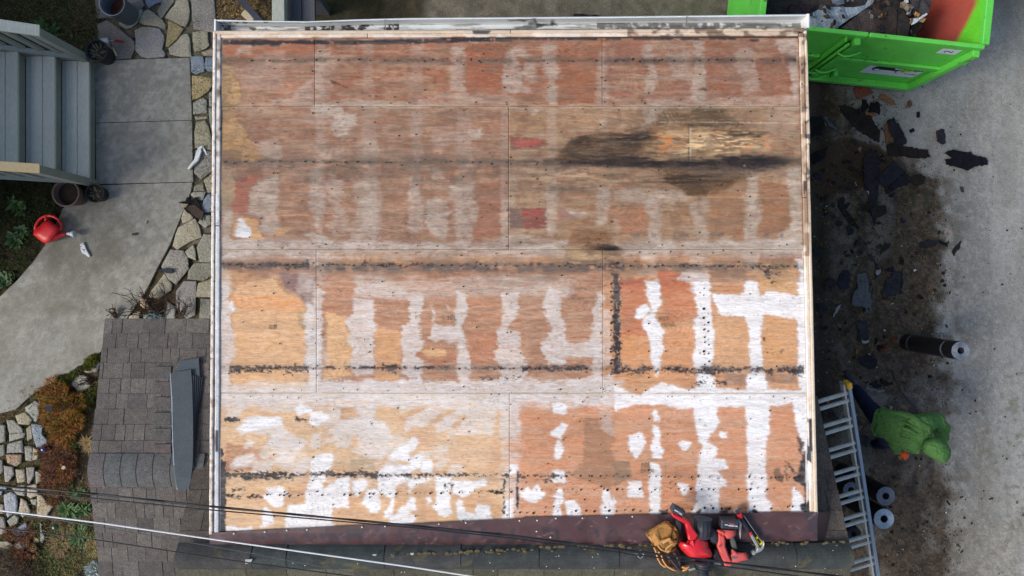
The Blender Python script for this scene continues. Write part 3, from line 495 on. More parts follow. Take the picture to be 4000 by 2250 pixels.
# vertical tar lines
def vtar(x0, x1, y0, y1, seed, lo, op=.97):
    n = .4 * vnoise(X * 1.5, Y, 22, seed, 2) + .6 * vnoise(X * 1.5, Y * 1.4, 8, seed + 300, 2); lo = lo + .03; xx = np.abs(X - (x0 + x1) / 2 + RS.hx * 3) / ((x1 - x0) / 2)
    RS.blend(sstep(lo, lo + .06, n - .2 * xx ** 2 + .1) * (Y > y0) * (Y < y1) * (xx < 1.8) * op, TR)
vtar(2392, 2424, 1070, 1462, 120, .36); vtar(858, 878, 1800, 2082, 121, .12); vtar(854, 872, 1750, 1830, 122, .4); vtar(1963, 1975, 1870, 2010, 123, .46); vtar(2016, 2028, 1840, 1990, 124, .42)
P_('L', [(1830, 80), (1862, 80), (1868, 300), (1850, 600), (1870, 850), (1780, 840), (1760, 780), (1810, 740), (1800, 620), (1690, 520), (1760, 480), (1750, 380), (1800, 280), (1840, 260)], TR, .98, warp=5, hw=3)
P_('L', [(1720, 140), (1750, 130), (1785, 200), (1790, 280), (1750, 300), (1740, 220)], (58, 44, 38), .9, warp=2)
P_('L', [(1600, 360), (1620, 365), (1730, 480), (1700, 490)], TR, .9, warp=1)
for q in ([(1510, 440), (1560, 430), (1600, 520), (1570, 580), (1520, 540)], [(1610, 420), (1630, 410), (1640, 560), (1620, 550)], [(1460, 510), (1500, 510), (1490, 540)]): P_('L', q, (62, 52, 44), .85, warp=3, blot=.3)
for q in ([(430, 830), (500, 830), (510, 850), (460, 900), (420, 890)], [(770, 850), (800, 808), (820, 850), (800, 870)], [(1000, 850), (1030, 800), (1100, 790), (1090, 840), (1060, 870)], [(1290, 850), (1300, 800), (1350, 820), (1370, 850), (1330, 870)], [(1740, 780), (1810, 760), (1870, 850), (1770, 850)]): P_('L', q, TR, 1, warp=2)
P_('T', [(600, 180), (700, 70), (900, 80), (1000, 150), (850, 220), (700, 150)], (150, 100, 50), .6, warp=3, soft=3)
for q in ([(820, 820), (870, 830), (860, 860), (820, 850)], ): P_('C', q, (60, 44, 40), .9, warp=1)
P_('I', [(1395, 525), (1430, 525), (1425, 565), (1398, 560)], TR, .95, warp=1); P_('I', [(1565, 640), (1590, 630), (1585, 680), (1560, 670)], TR, .8, warp=1); P_('L', [(1285, 565), (1305, 565), (1305, 590), (1288, 592)], TR, .9, warp=0)
P_('A', [(1175, 750), (1200, 755), (1280, 795), (1350, 820), (1340, 835), (1300, 820), (1200, 785)], (96, 60, 44), .9, warp=0, hw=1)
for q in ([(680, 240), (720, 220), (715, 270), (690, 270)], [(790, 240), (850, 235), (840, 265), (800, 262)], [(1820, 240), (1890, 240), (1890, 285), (1840, 270)], [(1480, 265), (1540, 260), (1530, 285)], ): P_('D', q, (70, 66, 80), .7, warp=2, streak=.4)
# printed mill stamps, faded teal ink
for t, q, o in (('H', [(295, 292), (560, 292), (558, 304), (298, 304)], .6), ('H', [(300, 310), (330, 310), (330, 380), (300, 370)], .4), ('H', [(320, 385), (540, 385), (540, 415), (320, 415)], .25), ('I', [(310, 290), (545, 295), (540, 312), (310, 310)], .6), ('I', [(20, 290), (190, 300), (200, 390), (20, 430)], .18),
        ('J', [(1215, 370), (1325, 372), (1325, 382), (1215, 382)], .6), ('J', [(1375, 352), (1630, 352), (1625, 364), (1375, 364)], .6), ('J', [(1370, 375), (1600, 370), (1600, 450), (1370, 450)], .28), ('L', [(205, 350), (480, 350), (480, 366), (205, 366)], .6), ('L', [(480, 350), (495, 350), (495, 490), (480, 490)], .4), ('L', [(0, 372), (150, 372), (150, 384), (0, 384)], .5), ('L', [(0, 485), (150, 485), (150, 500), (0, 500)], .5), ('G', [(620, 312), (678, 312), (678, 440), (668, 440), (668, 326), (640, 328)], .45)):
    P_(t, q, (92, 122, 112), o, warp=0, hw=.6, streak=.3, soft=1)
# rotary-cut figure: contour lines of a slow, stretched field
_id = np.zeros(X.shape)
for _i, (x0, y0, x1, y1, c) in enumerate(pan): _id = np.where((X >= x0) & (X < x1) & (Y >= y0) & (Y < y1), _i * 977.0, _id)
_n = vnoise((X + _id) / (260 + (_id % 7) * 20), (Y + _id) / (50 + _id % 23), 1, 160, 2) * 22 + vnoise(X / 40, Y / 9, 1, 161) * .9
_f = np.abs((_n % 1) - .5) * 2
_w = sstep(.72, .98, _f) * sstep(.35, .6, vnoise(X, Y, 190, 162, 2)) * (Y > 148)
RS.C *= (1 - .24 * _w)[..., None]
_f2 = sstep(.7, .95, np.abs(((_n + .5) % 1) - .5) * 2); RS.C = RS.C + ((1 - RS.C) * .07 * (_f2 * sstep(.4, .6, vnoise(X, Y, 150, 163, 2)))[..., None])
_n = vnoise((X + RS.wx * 30) / 150, (Y + RS.wy * 6) / 26, 1, 164, 2) * 14
_f = np.abs((_n % 1) - .5) * 2; _w = sstep(.45, .9, _f) * inpoly(X + RS.wx * 10, Y + RS.wy * 6, ROT); RS.blend(.5 * _w * (1 - .75 * ((Y > 510) & (Y < 625) & (X > 2540))), (66, 46, 34))
_w = sstep(.55, .9, _f) * inpoly(X, Y, [(2200, 890), (2440, 890), (2450, 1060), (2200, 1060)]) * sstep(90, 40, np.hypot(X - 2320, (Y - 960) * 1.3)); RS.blend(.6 * _w, (96, 58, 34))
_w = sstep(.5, .9, _f) * inpoly(X, Y, [(862, 230), (935, 240), (950, 420), (1010, 620), (862, 640)]); RS.blend(.5 * _w, (128, 92, 56))
for _x, _y0, _y1 in ((2696, 500, 650), (2908, 640, 652)): RS.blend(.9 * ((np.abs(X - _x) < 3.2) & (Y > _y0) & (Y < _y1)), (214, 196, 168)); RS.blend(.8 * ((np.abs(X - _x + 6) < 3) & (Y > _y0) & (Y < _y1)), (40, 30, 26))
# fine scratches and grain of weathered wood everywhere
RS.C *= (1 + .16 * (RS.fine - .5) + .12 * (vnoise(X / 25, Y / 3.4, 1, 130, 2) - .5))[..., None]
# soot and sideways streaks around the rot, general grime of the upper rows
def ell(cx, cy, rx, ry): return np.exp(-((X - cx) / rx) ** 2 - ((Y - cy) / ry) ** 2)
RS.blend(.42 * np.clip(ell(2150, 1060, 420, 130) + ell(1500, 640, 700, 60) + ell(2300, 700, 600, 70), 0, 1) * sstep(.4, .64, vnoise(X / 80, Y / 12, 1, 185, 3)), (112, 90, 76))
_up = (Y < 1100) * (Y > 150)
RS.blend(.24 * _up * sstep(.48, .66, vnoise(X / 120, Y / 14, 1, 176, 3)), (150, 132, 118)); RS.blend(.24 * _up * sstep(.5, .66, vnoise(X / 60, Y / 30, 1, 177, 3)), (132, 104, 86))
for _yc, _w, _o in ((236, 26, .34), (632, 40, .4), (1040, 30, .42), (1438, 22, .25), (1855, 24, .25), (412, 16, .0)): RS.blend(_o * np.exp(-((Y - _yc) / _w) ** 2) * sstep(.3, .62, vnoise(X / 90, Y / 12, 1, 178, 3)), (112, 96, 88))
for _yc in (415, 975, 1537): RS.blend(.45 * np.exp(-((Y - _yc) / 9.0) ** 2) * sstep(.3, .5, vnoise(X / 50, Y / 6, 1, 179, 2)), (214, 192, 168))
RS.blend(.12 * (Y > 1100) * sstep(.5, .66, vnoise(X / 70, Y / 12, 1, 180, 3)), (196, 176, 160)); RS.blend(.4 * (Y > 1100) * sstep(.80, .86, vnoise(X / 6, Y / 5, 1, 181, 2)), (130, 94, 70))
RS.blend(.5 * sstep(.80, .86, vnoise(X / 9, Y / 4, 1, 182, 2)) * (Y > 150), (92, 72, 62)); RS.blend(.4 * sstep(.86, .9, vnoise(X / 6, Y / 5, 1, 183, 2)) * (Y > 150), (226, 212, 200))
# weathered wood is greyer and paler than fresh veneer
_s = np.where(RS.C <= .0031308, RS.C * 12.92, 1.055 * np.clip(RS.C, 1e-6, 1) ** (1 / 2.4) - .055) * 255
_g = (_s @ np.array([.3, .59, .11]))[..., None]; _k = np.where(RS.Y < 1000, .92, .985)[..., None]; _q = np.where(RS.Y < 1000, .92, .95)[..., None]; _s = np.clip((_g + _q * (_s - _g) + 3 * (_g / 190) ** 2) * _k, 0, 248); _sat = (_s.max(-1) - _s.min(-1)) > 26; _s[..., 1] += 1.5 * _sat; _s[..., 0] -= 1.0 * _sat; RS.C = lin(_s)
_st2 = sstep(.40, .58, vnoise(X / 34, Y / 8, 1, 171, 3))
_st = sstep(.50, .68, vnoise(X / 95, Y / 5, 1, 170, 3)); _st2 = sstep(.40, .58, vnoise(X / 34, Y / 8, 1, 171, 3))
RS.blend(np.clip(1.25 * ell(2900, 632, 190, 22), 0, .93) * (.45 + .55 * _st2), (30, 29, 33)); RS.blend(np.clip(1.2 * ell(2560, 640, 300, 14), 0, .9) * (.35 + .65 * _st2), (38, 34, 34))
RS.blend(np.clip(1.1 * ell(2500, 600, 300, 46), 0, .7) * _st, (54, 44, 38)); RS.blend(.9 * ell(2470, 540, 100, 18) * _st2, (40, 36, 36)); RS.blend(.8 * ell(2270, 555, 50, 14) * _st2, (48, 44, 42)); RS.blend(.75 * ell(2950, 530, 60, 14) * _st2, (44, 40, 40)); RS.blend(.7 * ell(2760, 435, 60, 10) * _st2, (58, 50, 40)); RS.blend(.7 * ell(2750, 488, 80, 8) * _st2, (50, 44, 38))
RS.blend(1.0 * np.clip(1.4 * ell(2800, 560, 150, 44), 0, 1) * sstep(.5, .64, vnoise(X / 36, Y / 6, 1, 172, 3)), (232, 194, 146)); RS.blend(.9 * ell(2600, 555, 60, 46) * sstep(.5, .62, vnoise(X / 30, Y / 8, 1, 173, 3)), (214, 140, 84)); RS.blend(.8 * ell(2950, 570, 60, 40) * sstep(.5, .62, vnoise(X / 30, Y / 8, 1, 174, 3)), (212, 150, 104))
RS.blend(.55 * ell(2250, 690, 160, 30) * sstep(.5, .62, vnoise(X / 36, Y / 8, 1, 175, 3)), (208, 178, 142)); RS.blend(.6 * ell(2230, 735, 120, 12) * _st2, (84, 76, 78))
RS.blend(.85 * ell(2350, 968, 60, 12) * (.4 + .6 * _st2), (44, 38, 38)); RS.blend(.7 * ell(2400, 1035, 40, 30) * _st2, (60, 54, 56)); RS.blend(.6 * ell(2330, 1040, 160, 18) * _st, (104, 78, 58))
_cap = lambda v: np.clip(v, 0, 1)
_s3 = sstep(.42, .60, vnoise(X / 52, Y / 6, 1, 190, 3)); _s4 = sstep(.45, .6, vnoise(X / 120, Y / 5, 1, 191, 3))
RS.blend(_cap(1.4 * ell(2920, 622, 120, 22)) * (.6 + .4 * _s3), (28, 28, 33)); RS.blend(_cap(1.3 * ell(2620, 640, 330, 10)) * (.45 + .55 * _s3), (34, 31, 32)); RS.blend(_cap(1.3 * ell(2380, 622, 230, 22)) * _s3 * .85, (42, 36, 34))
RS.blend(_cap(1.4 * ell(2460, 538, 110, 15)) * _s3 * .9, (36, 32, 32)); RS.blend(_cap(1.3 * ell(2900, 520, 120, 13)) * _s3 * .8, (46, 40, 38)); RS.blend(_cap(1.2 * ell(2660, 700, 230, 26)) * _s4 * .8, (50, 36, 28)); RS.blend(_cap(1.2 * ell(2760, 450, 170, 40)) * _s4 * .6, (84, 64, 40)); RS.blend(_cap(1.1 * ell(2330, 590, 160, 40)) * _s4 * .6, (74, 52, 36))
RS.blend(.7 * ell(2320, 950, 100, 46) * _s3, (118, 76, 44)); RS.blend(.6 * ell(2300, 1000, 90, 24) * sstep(.5, .6, vnoise(X / 30, Y / 6, 1, 195, 3)), (210, 176, 132)); RS.blend(_cap(1.3 * ell(2385, 972, 46, 9)), (36, 34, 38)); RS.blend(_cap(1.1 * ell(2395, 1030, 30, 40)) * _s3 * .7, (50, 44, 48)); RS.blend(_cap(1.1 * ell(2960, 632, 220, 10)) * _s4 * .6, (60, 52, 50))
# --- trim boards and old flashing bands around the rim
def strip(x0a, x1a, x0b, x1b, ya, yb): return [(x0a, ya), (x1a, ya), (x1b, yb), (x0b, yb)]
RS.poly(strip(826, 866, 812, 860, 100, 2086), (226, 216, 204), 1, warp=0, hw=0, soft=0)
RS.blend(.85 * inpoly(X, Y, strip(846, 864, 842, 862, 130, 900)) * sstep(.35, .6, vnoise(X, Y, 40, 140, 3)), (92, 72, 56))
RS.blend(.8 * inpoly(X, Y, strip(843, 862, 836, 858, 760, 2086)), (196, 200, 204))
RS.blend(.6 * inpoly(X, Y, strip(826, 864, 812, 860, 100, 2086)) * sstep(.5, .62, vnoise(X * 2, Y, 24, 141, 3)), (240, 236, 230)); RS.blend(.6 * inpoly(X, Y, strip(826, 842, 812, 838, 100, 2086)) * sstep(.56, .66, vnoise(X * 2, Y, 18, 142, 3)), (140, 96, 68))
RS.blend(.95 * inpoly(X, Y, [(840, 1680), (850, 1682), (852, 1765), (838, 1765)]), TR)
RS.poly(strip(3121, 3160, 3163, 3200, 118, 2010), (224, 206, 184), 1, warp=0, hw=0, soft=0)
RS.blend(.8 * inpoly(X, Y, strip(3121, 3146, 3140, 3166, 118, 1000)) * sstep(.3, .55, vnoise(X * 2, Y, 50, 143, 3)), (142, 112, 88))
RS.blend(.85 * inpoly(X, Y, strip(3121, 3160, 3150, 3190, 118, 800)) * sstep(.60, .66, vnoise(X * 1.5, Y, 28, 144, 3)), (70, 66, 72))
RS.blend(.8 * inpoly(X, Y, strip(3133, 3150, 3150, 3186, 960, 2010)) * sstep(.40, .52, vnoise(X * 2, Y, 60, 145, 3)), (238, 234, 230))
for q in ([(1855, -20), (1880, -20), (1870, 60)], ): P_('L', q, TR, 0)
RS.blend(.95 * inpoly(X, Y, TL('I', [(1845, 1290), (1862, 1290), (1862, 1330), (1850, 1340)])), TR); RS.blend(.95 * inpoly(X, Y, TL('L', [(1825, -30), (1862, -30), (1868, 240), (1850, 380), (1815, 350), (1840, 100)])), TR); RS.blend(.95 * inpoly(X, Y, TL('L', [(1815, 400), (1850, 390), (1870, 560), (1830, 580), (1815, 480)])), (244, 242, 240)); RS.blend(.9 * inpoly(X, Y, TL('F', [(1780, 380), (1810, 380), (1805, 510), (1780, 490)])), (66, 64, 68))
RS.poly([(830, 116), (3150, 110), (3150, 138), (846, 148)], (214, 194, 172), 1, warp=0, hw=0, soft=0)
RS.blend(.8 * inpoly(X, Y, [(846, 131), (2700, 128), (2700, 146), (846, 148)]) * sstep(.42, .56, vnoise(X, Y * 2, 50, 146, 3)), (234, 224, 212)); RS.blend(.8 * inpoly(X, Y, [(2450, 104), (3150, 104), (3150, 146), (2450, 146)]) * sstep(.45, .58, vnoise(X, Y * 2, 36, 147, 3)), (104, 82, 68)); RS.blend(.9 * inpoly(X, Y, TL('B', [(590, 285), (770, 288), (740, 325), (600, 325)])), TR)

# ---------------------------------------------------------------- the house: empty, deck, walls
house = empty('house', (0, -.3, 0), 'low house with a bare weathered plywood roof deck ringed by grey shingle roofs', 'house')
def wm(col, k=1.0): return alb(*col, k)
M_ply = mat('weathered_plywood', src='attr', rough=.72, n1=(9, .10), n2=(150, .16), bump=(120, .30), stretch=(.12, 1, 1), grain=(34, .7, .14), spec=.25, bd=.003)
M_trim = mat('weathered_trim', src='attr', rough=.7, n1=(12, .10), n2=(90, .12), bump=(90, .3), spec=.25, bd=.003)
def px_grid(name, q, nx, ny, zf, th, m, parent, ras, tex=None, edge_drop=None):
    """board or sheet given by four photo-pixel corners, finely meshed, coloured from the stain map"""
    (ax, ay), (bx, by), (cx, cy), (dx, dy) = q
    u, v = np.meshgrid(np.linspace(0, 1, nx + 1), np.linspace(0, 1, ny + 1))
    px = (ax * (1 - u) + bx * u) * (1 - v) + (dx * (1 - u) + cx * u) * v; py = (ay * (1 - u) + by * u) * (1 - v) + (dy * (1 - u) + cy * u) * v
    a, b, off = zf; k = (1125 - py) / F; D = (H - a - off) / (1 + b * k)
    co = np.stack([(px - 2000) * D / F, k * D, H - D], -1)
    if tex is not None: co[..., 2] += tex(px, py)
    cols = ras.sample(px, py) * AK
    n = (nx + 1) * (ny + 1); i = np.arange(n).reshape(ny + 1, nx + 1)
    f = np.stack([i[:-1, :-1], i[1:, :-1], i[1:, 1:], i[:-1, 1:]], -1).reshape(-1, 4)
    ring = np.concatenate([i[0, :-1], i[:-1, -1], i[-1, :0:-1], i[:0:-1, 0]]); m_ = len(ring)
    co = co.reshape(-1, 3); low = co[ring].copy(); low[:, 2] -= th; cr = cols.reshape(-1, 3)[ring] * .8
    sk_ = np.stack([ring, np.roll(ring, -1), n + np.roll(np.arange(m_), -1), n + np.arange(m_)], -1)
    f = np.concatenate([f, sk_]); co = np.concatenate([co, low]); cols = np.concatenate([cols.reshape(-1, 3), cr])
    me = bpy.data.meshes.new(name); me.vertices.add(len(co)); me.vertices.foreach_set('co', co.astype(np.float32).ravel())
    me.loops.add(f.size); me.loops.foreach_set('vertex_index', f.astype(np.int32).ravel()); me.polygons.add(len(f))
    me.polygons.foreach_set('loop_start', np.arange(0, f.size, 4, dtype=np.int32)); me.polygons.foreach_set('loop_total', np.full(len(f), 4, np.int32))
    me.update(calc_edges=True); set_color(me, cols)
    return link(name, me, m, parent)
def xl(y): return 865 - (y - 150) * .0045
def xr(y): return 3120 + (y - 150) * .0226
sag = lambda px, py: (vnoise(px, py, 260, 150) - .5) * .010
gap = .5
M_wall = mat('grey_siding', wm((150, 150, 146), .8), n1=(3, .1), bump=(30, .3), rough=.8)
deck_base = link('roof_deck', slab_mesh('roof_deck', [(846, 130), (3146, 128), (3182, 2070), (846, 2095)], lambda x, y: deck(x, y, -.019), .12, 0), mat('dark_underlay', wm((92, 74, 60)), rough=.9), house)
for x0, y0, x1, y1 in [('L', 148, 1230, 415), (1230, 148, 2353, 415), (2353, 148, 'R', 415), ('L', 415, 1987, 975), (1987, 415, 'R', 975),
        ('L', 975, 1236, 1535), (1236, 975, 2356, 1535), (2356, 975, 'R', 1535), ('L', 1535, 1990, 2078), (1990, 1535, 'R', 2040)]:
    f0 = (lambda y: xl(y)) if x0 == 'L' else (lambda y, x0=x0: x0); f1 = (lambda y: xr(y)) if x1 == 'R' else (lambda y, x1=x1: x1)
    q = [(f0(y0) + gap, y0 + gap), (f1(y0) - gap, y0 + gap), (f1(y1) - gap, y1 - gap), (f0(y1) + gap, y1 - gap)]
    nx = int((q[1][0] - q[0][0]) / 3.1); ny = int((y1 - y0) / 3.1)
    lift = random.uniform(-.001, .001)
    px_grid('plywood_sheet', q, nx, ny, (DA, DB, lift), .016, M_ply, deck_base, RS, sag)
def trim(x0, y0, x1, y1, w0, w1, off, th, n, horiz=False):
    if horiz: q = [(x0, y0), (x1, y1), (x1, y1 + w1), (x0, y0 + w0)]; px_grid('trim_board', q, n, 3, (DA, DB, off), th, M_trim, deck_base, RS, lambda a, b: (vnoise(a, b, 90, 151) - .5) * .006)
    else: q = [(x0, y0), (x0 + w0, y0), (x1 + w1, y1), (x1, y1)]; px_grid('trim_board', q, 3, n, (DA, DB, off), th, M_trim, deck_base, RS, lambda a, b: (vnoise(a, b, 90, 151) - .5) * .006)
for ya, yb in ((122, 760), (762, 1400), (1402, 2088)):
    xa = 832 - (ya - 122) * .0080; xb = 832 - (yb - 122) * .0080
    trim(xa, ya, xb, yb, 11, 12, .016, .10, 190)
for ya, yb in ((122, 880), (882, 2086)):
    xa = 845 - (ya - 122) * .004; xb = 845 - (yb - 122) * .004
    trim(xa, ya, xb, yb, 17, 17, .009, .03, 230)
for ya, yb in ((130, 770), (772, 2008)):
    xa = 3122 + (ya - 130) * .0226; xb = 3122 + (yb - 130) * .0226
    trim(xa, ya, xb, yb, 20, 18, .010, .03, 230)
for ya, yb in ((118, 560), (562, 2008)):
    xa = 3144 + (ya - 118) * .0205; xb = 3144 + (yb - 118) * .0205
    trim(xa, ya, xb, yb, 8, 12, .020, .13, 210)
trim(836, 120, 1995, 117, 11, 11, .016, .10, 260, True); trim(1997, 117, 3143, 109, 11, 11, .016, .10, 260, True)
trim(846, 133, 1436, 132, 13, 13, .008, .02, 160, True); trim(1438, 132, 3121, 122, 13, 16, .008, .02, 300, True)

# nail heads and nail holes
def dots(name, pts, r, m, parent, zf, h=.0015):
    v = []; f = []
    for x, y, s in pts:
        c = zf(x, y); b = len(v); k = 7
        for i in range(k): v.append(c + Vector((math.cos(i * 2 * math.pi / k) * r * s, math.sin(i * 2 * math.pi / k) * r * s, h)))
        v.append(c + Vector((0, 0, h * 1.6)))
        for i in range(k): f.append((b + i, b + (i + 1) % k, b + k))
    me = pydata(name, v, f); o = link(name, me, m, parent); o['kind'] = 'stuff'; return o
pts = []
def row(x0, y0, x1, y1, st, s=1.0, j=2.0):
    n = max(2, int(math.hypot(x1 - x0, y1 - y0) / st))
    for i in range(n + 1):
        if random.random() < .14: continue
        t = i / n + random.uniform(-.35, .35) / n; pts.append((x0 + (x1 - x0) * t + random.uniform(-2, 2), y0 + (y1 - y0) * t + random.gauss(0, j), s * random.uniform(.5, 1.3)))
row(890, 236, 3100, 236, 42); row(880, 632, 3110, 636, 43); row(870, 1034, 3110, 1040, 27); row(880, 1437, 3140, 1444, 25); row(880, 1853, 3130, 1866, 26)
row(885, 1938, 1990, 1922, 25, 1.3); row(2000, 1913, 3140, 1910, 29, 1.3); row(2000, 2004, 3100, 1980, 31, 1.3)
for _ in range(90): pts.append((random.uniform(870, 3120), random.choice([236, 634, 1037, 1440, 1860, 1930]) + random.gauss(0, 14), random.uniform(.5, 1.2)))
row(2386, 1090, 2386, 1455, 24, 1.2); row(2748, 1125, 2752, 1440, 24, 1.5); row(2765, 1190, 2768, 1420, 30, 1.2)
for x in (1222, 1240, 1979, 1996, 2346, 2362, 2534, 2735, 2930, 1445, 1625, 1810, 1070): row(x, 300, x, 2000, 118, .9, 14)
for y in (402, 426, 960, 990, 1522, 1550): row(880, y, 3130, y, 105, .8, 3)
for x in (838, 828): row(x, 150, x - 14, 2070, 47, .9, 6)
row(3160, 170, 3183, 1980, 45, .9, 6); row(850, 124, 3140, 118, 36, .9, 2)
for _ in range(240): pts.append((random.uniform(890, 3110), random.uniform(160, 2000), random.uniform(.5, 1.1)))
pts = [p for p in pts if not (2000 < p[0] < 3200 and p[1] > 2006)]
dots('nail', pts, .0066, mat('rusty_nail', wm((36, 26, 26)), n1=None, n2=None, bump=None, rough=.7), deck_base, lambda x, y: deck(x, y, .0075), .0015)

# walls under the deck and under the two pitched roofs
def wallbox(x0, x1, y0, y1, z1, name='wall'):
    return box(name, ((x0 + x1) / 2, (y0 + y1) / 2, z1 / 2), (x1 - x0, y1 - y0, z1), M_wall, house, bev=0)
wallbox(-2.40, 2.42, -1.95, 2.12, 2.52); wallbox(-2.55, 2.56, -3.6, -1.96, 2.10); wallbox(-3.55, -2.56, -3.4, -.45, 1.98)

# ---------------------------------------------------------------- brown metal flashing along the deck's lower edge
RF = Raster(800, 1980, 3320, 2230, 3, (84, 58, 58))
RF.blend(.5 * sstep(.5, .65, vnoise(RF.X, RF.Y, 60, 31, 3)), (72, 48, 50)); RF.blend(.3 * sstep(.5, .7, vnoise(RF.X / 60, RF.Y / 40, 1, 35, 2)), (104, 82, 84))
n = vnoise(RF.X, RF.Y, 22, 32, 3); RF.blend(.62 * sstep(.57, .63, n + .10 * sstep(2050, 2140, RF.Y) - .07 * (RF.X < 1250) - .06 * (RF.X > 2150)) * sstep(2030, 2080, RF.Y), (42, 44, 50))
RF.blend(.5 * sstep(.60, .64, vnoise(RF.X, RF.Y, 12, 33, 2)) * (RF.Y > 2080), (82, 46, 44)); RF.blend(.35 * (RF.X < 880) * sstep(.3, .6, n), (120, 112, 118))
RF.poly(TL('L', [(1770, 830), (1870, 850), (1930, 900), (1932, 1000), (1860, 1000), (1810, 900)]), TR, .9, warp=6, blot=.2); RF.poly([(3150, 1990), (3196, 1995), (3196, 2080), (3160, 2070)], (74, 62, 68), .9, warp=4)
for q in ([(400, 870), (500, 860), (470, 930), (410, 920)], [(690, 870), (860, 870), (850, 900), (700, 900)], [(990, 860), (1100, 860), (1090, 900), (1000, 890)]): RF.poly(TL('L', q), TR, .85, warp=4)
for _ in range(70):
    x = random.uniform(1000, 3180); y = random.uniform(2030, 2130); l = random.uniform(6, 40); s = random.uniform(-1.2, 1.2)
    RF.poly([(x, y), (x + l, y - l * s), (x + l + 2, y - l * s + 2), (x + 2, y + 2)], (152, 130, 128), random.uniform(.3, .8), warp=0, hw=0, soft=0)
M_fl = mat('brown_flashing', src='attr', rough=.45, n1=(8, .12), n2=(120, .10), bump=(60, .25), spec=.5, bd=.004)
MA, MB = 2.75 + 2.30 * -.536, -.536              # main roof, front slope: z = MA + MB*Y
def mainz(Yw): return MA + MB * Yw
def topy(x):
    P = [(817, 2082), (1400, 2052), (1600, 2047), (2036, 2027), (2037, 2022), (2400, 2014), (2673, 2008), (3021, 2002), (3196, 2001), (3260, 2001)]
    return float(np.interp(x, *zip(*P)))
def boty(x):
    P = [(822, 2172), (883, 2188), (1090, 2184), (1380, 2174), (1600, 2161), (1890, 2147), (2109, 2134), (2400, 2128), (3187, 2113), (3250, 2110)]
    return float(np.interp(x, *zip(*P)))
def flash(x0, x1, lift, yo=0):
    xs = np.linspace(x0, x1, max(3, int((x1 - x0) / 5))); rows_ = 30; v = []; f = []; cols = []
    for r_ in range(rows_):
        t = r_ / (rows_ - 1)
        for x in xs:
            y = (topy(x) + yo) * (1 - t) + boty(x) * t; p = deck(x, y, .014 + lift)
            sg = max(0, y - 2082); p2 = W(x, y, p.z - .0006 * sg - .000012 * sg * sg + .003 * math.sin(x * .05 + t * 3) * t)
            if x > 3197: p2 = W(x, y, p.z - .03 - (x - 3197) * .004 - .0005 * sg)
            v.append(p2); cols.append((x, y))
    m_ = len(xs)
    for r_ in range(rows_ - 1):
        for i in range(m_ - 1): a = r_ * m_ + i; f.append((a, a + m_, a + m_ + 1, a + 1))
    n0 = len(v); base = (rows_ - 1) * m_
    for i in range(m_): v.append(v[base + i] - Vector((0, 0, .05))); cols.append(cols[base + i])
    for i in range(m_ - 1): f.append((base + i, n0 + i, n0 + i + 1, base + i + 1))
    me = pydata('flashing_panel', v, f); c = np.array(cols); set_color(me, RF.sample(c[:, 0], c[:, 1]) * AK)
    return link('flashing_panel', me, M_fl, house)
flash(818, 1292, 0); flash(1286, 2042, .003); flash(2036, 3168, .006); flash(3160, 3243, .009, 0)
pts = [(913, 2085, 1), (1034, 2078, 1), (1120, 2072, 1), (1199, 2070, 1), (1414, 2059, 1), (1504, 2056, 1), (1714, 2047, 1), (1819, 2042, 1), (2029, 2034, 1), (2098, 2033, 1), (2171, 2025, 1), (2275, 2024, 1), (2370, 2021, 1), (2470, 2018, 1), (2096, 2076, 1), (2150, 2099, 1)]
dots('flashing_nail', pts, .007, mat('pale_nail', wm((225, 215, 205)), n1=None, n2=None, bump=None), house, lambda x, y: deck(x, y, .024), .002)

# ---------------------------------------------------------------- shingle roofs
M_sh = mat('shingle_granules', src='object', rough=.93, n1=(22, .20), n2=(130, .55), bump=(150, .6), spec=.15, bd=.004)
M_shb = mat('shingle_underlay', wm((52, 48, 46)), rough=.95)
def shingle(x0, x1, ya, yb, a, b, col, parent, thick=.007, lift=.004, ddir=1, skew=0.0):
    """one tab: ya is the exposed lower (butt) edge, yb runs under the course above"""
    v = []
    for (x, y, up) in ((x0, ya, 1), (x1, ya, 1), (x1 + skew, yb, 0), (x0 + skew, yb, 0)):
        z = a + b * y + .003 + (lift if up else -.0005); v.append(Vector((x, y, z)))
    v += [p - Vector((0, 0, thick)) for p in v]
    me = pydata('shingle', v, [(0, 1, 2, 3), (4, 7, 6, 5), (0, 4, 5, 1), (1, 5, 6, 2), (2, 6, 7, 3), (3, 7, 4, 0)])
    return link('shingle', me, M_sh, parent, col)
SHC = [(100, 96, 92), (105, 101, 96), (96, 92, 89), (101, 96, 92), (93, 89, 87), (108, 103, 98)]
def shcol(k=1.0, tint=(0, 0, 0)):
    c = random.choice(SHC); j = random.uniform(-5, 5); return wm([max(5, (c[i] + j) + tint[i]) for i in range(3)], k)
# annex roof: low gable, ridge along X
D1, D2, D3 = 6.40, 6.14, 6.31
YA, YR = (1125 - 1245) * D1 / F, (1125 - 1840) * D2 / F; ZA, ZR = H - D1, H - D2
NB = (ZR - ZA) / (YR - YA); NA = ZA - NB * YA
YE = (1125 - 2250) * D3 / F; SB = ((H - D3) - ZR) / (YE - YR); SA = ZR - SB * YR; YS = -3.55
XL = -1588 * D1 / F
def roof_mesh(name, prof, x0, x1, th):
    v = []; f = []
    for x in (x0, x1):
        for (y, z) in prof: v.append((x, y, z))
        for (y, z) in reversed(prof): v.append((x, y, z - th))
    n = 2 * len(prof)
    for i in range(n): f.append((i, (i + 1) % n, n + (i + 1) % n, n + i))
    f.append(tuple(range(n))); f.append(tuple(range(2 * n - 1, n - 1, -1))); return pydata(name, v, f)
annex = link('roof', roof_mesh('roof', [(YA, ZA), (YR, ZR), (YS, SA + SB * YS)], XL + .012, -2.0, .05), M_shb, house)
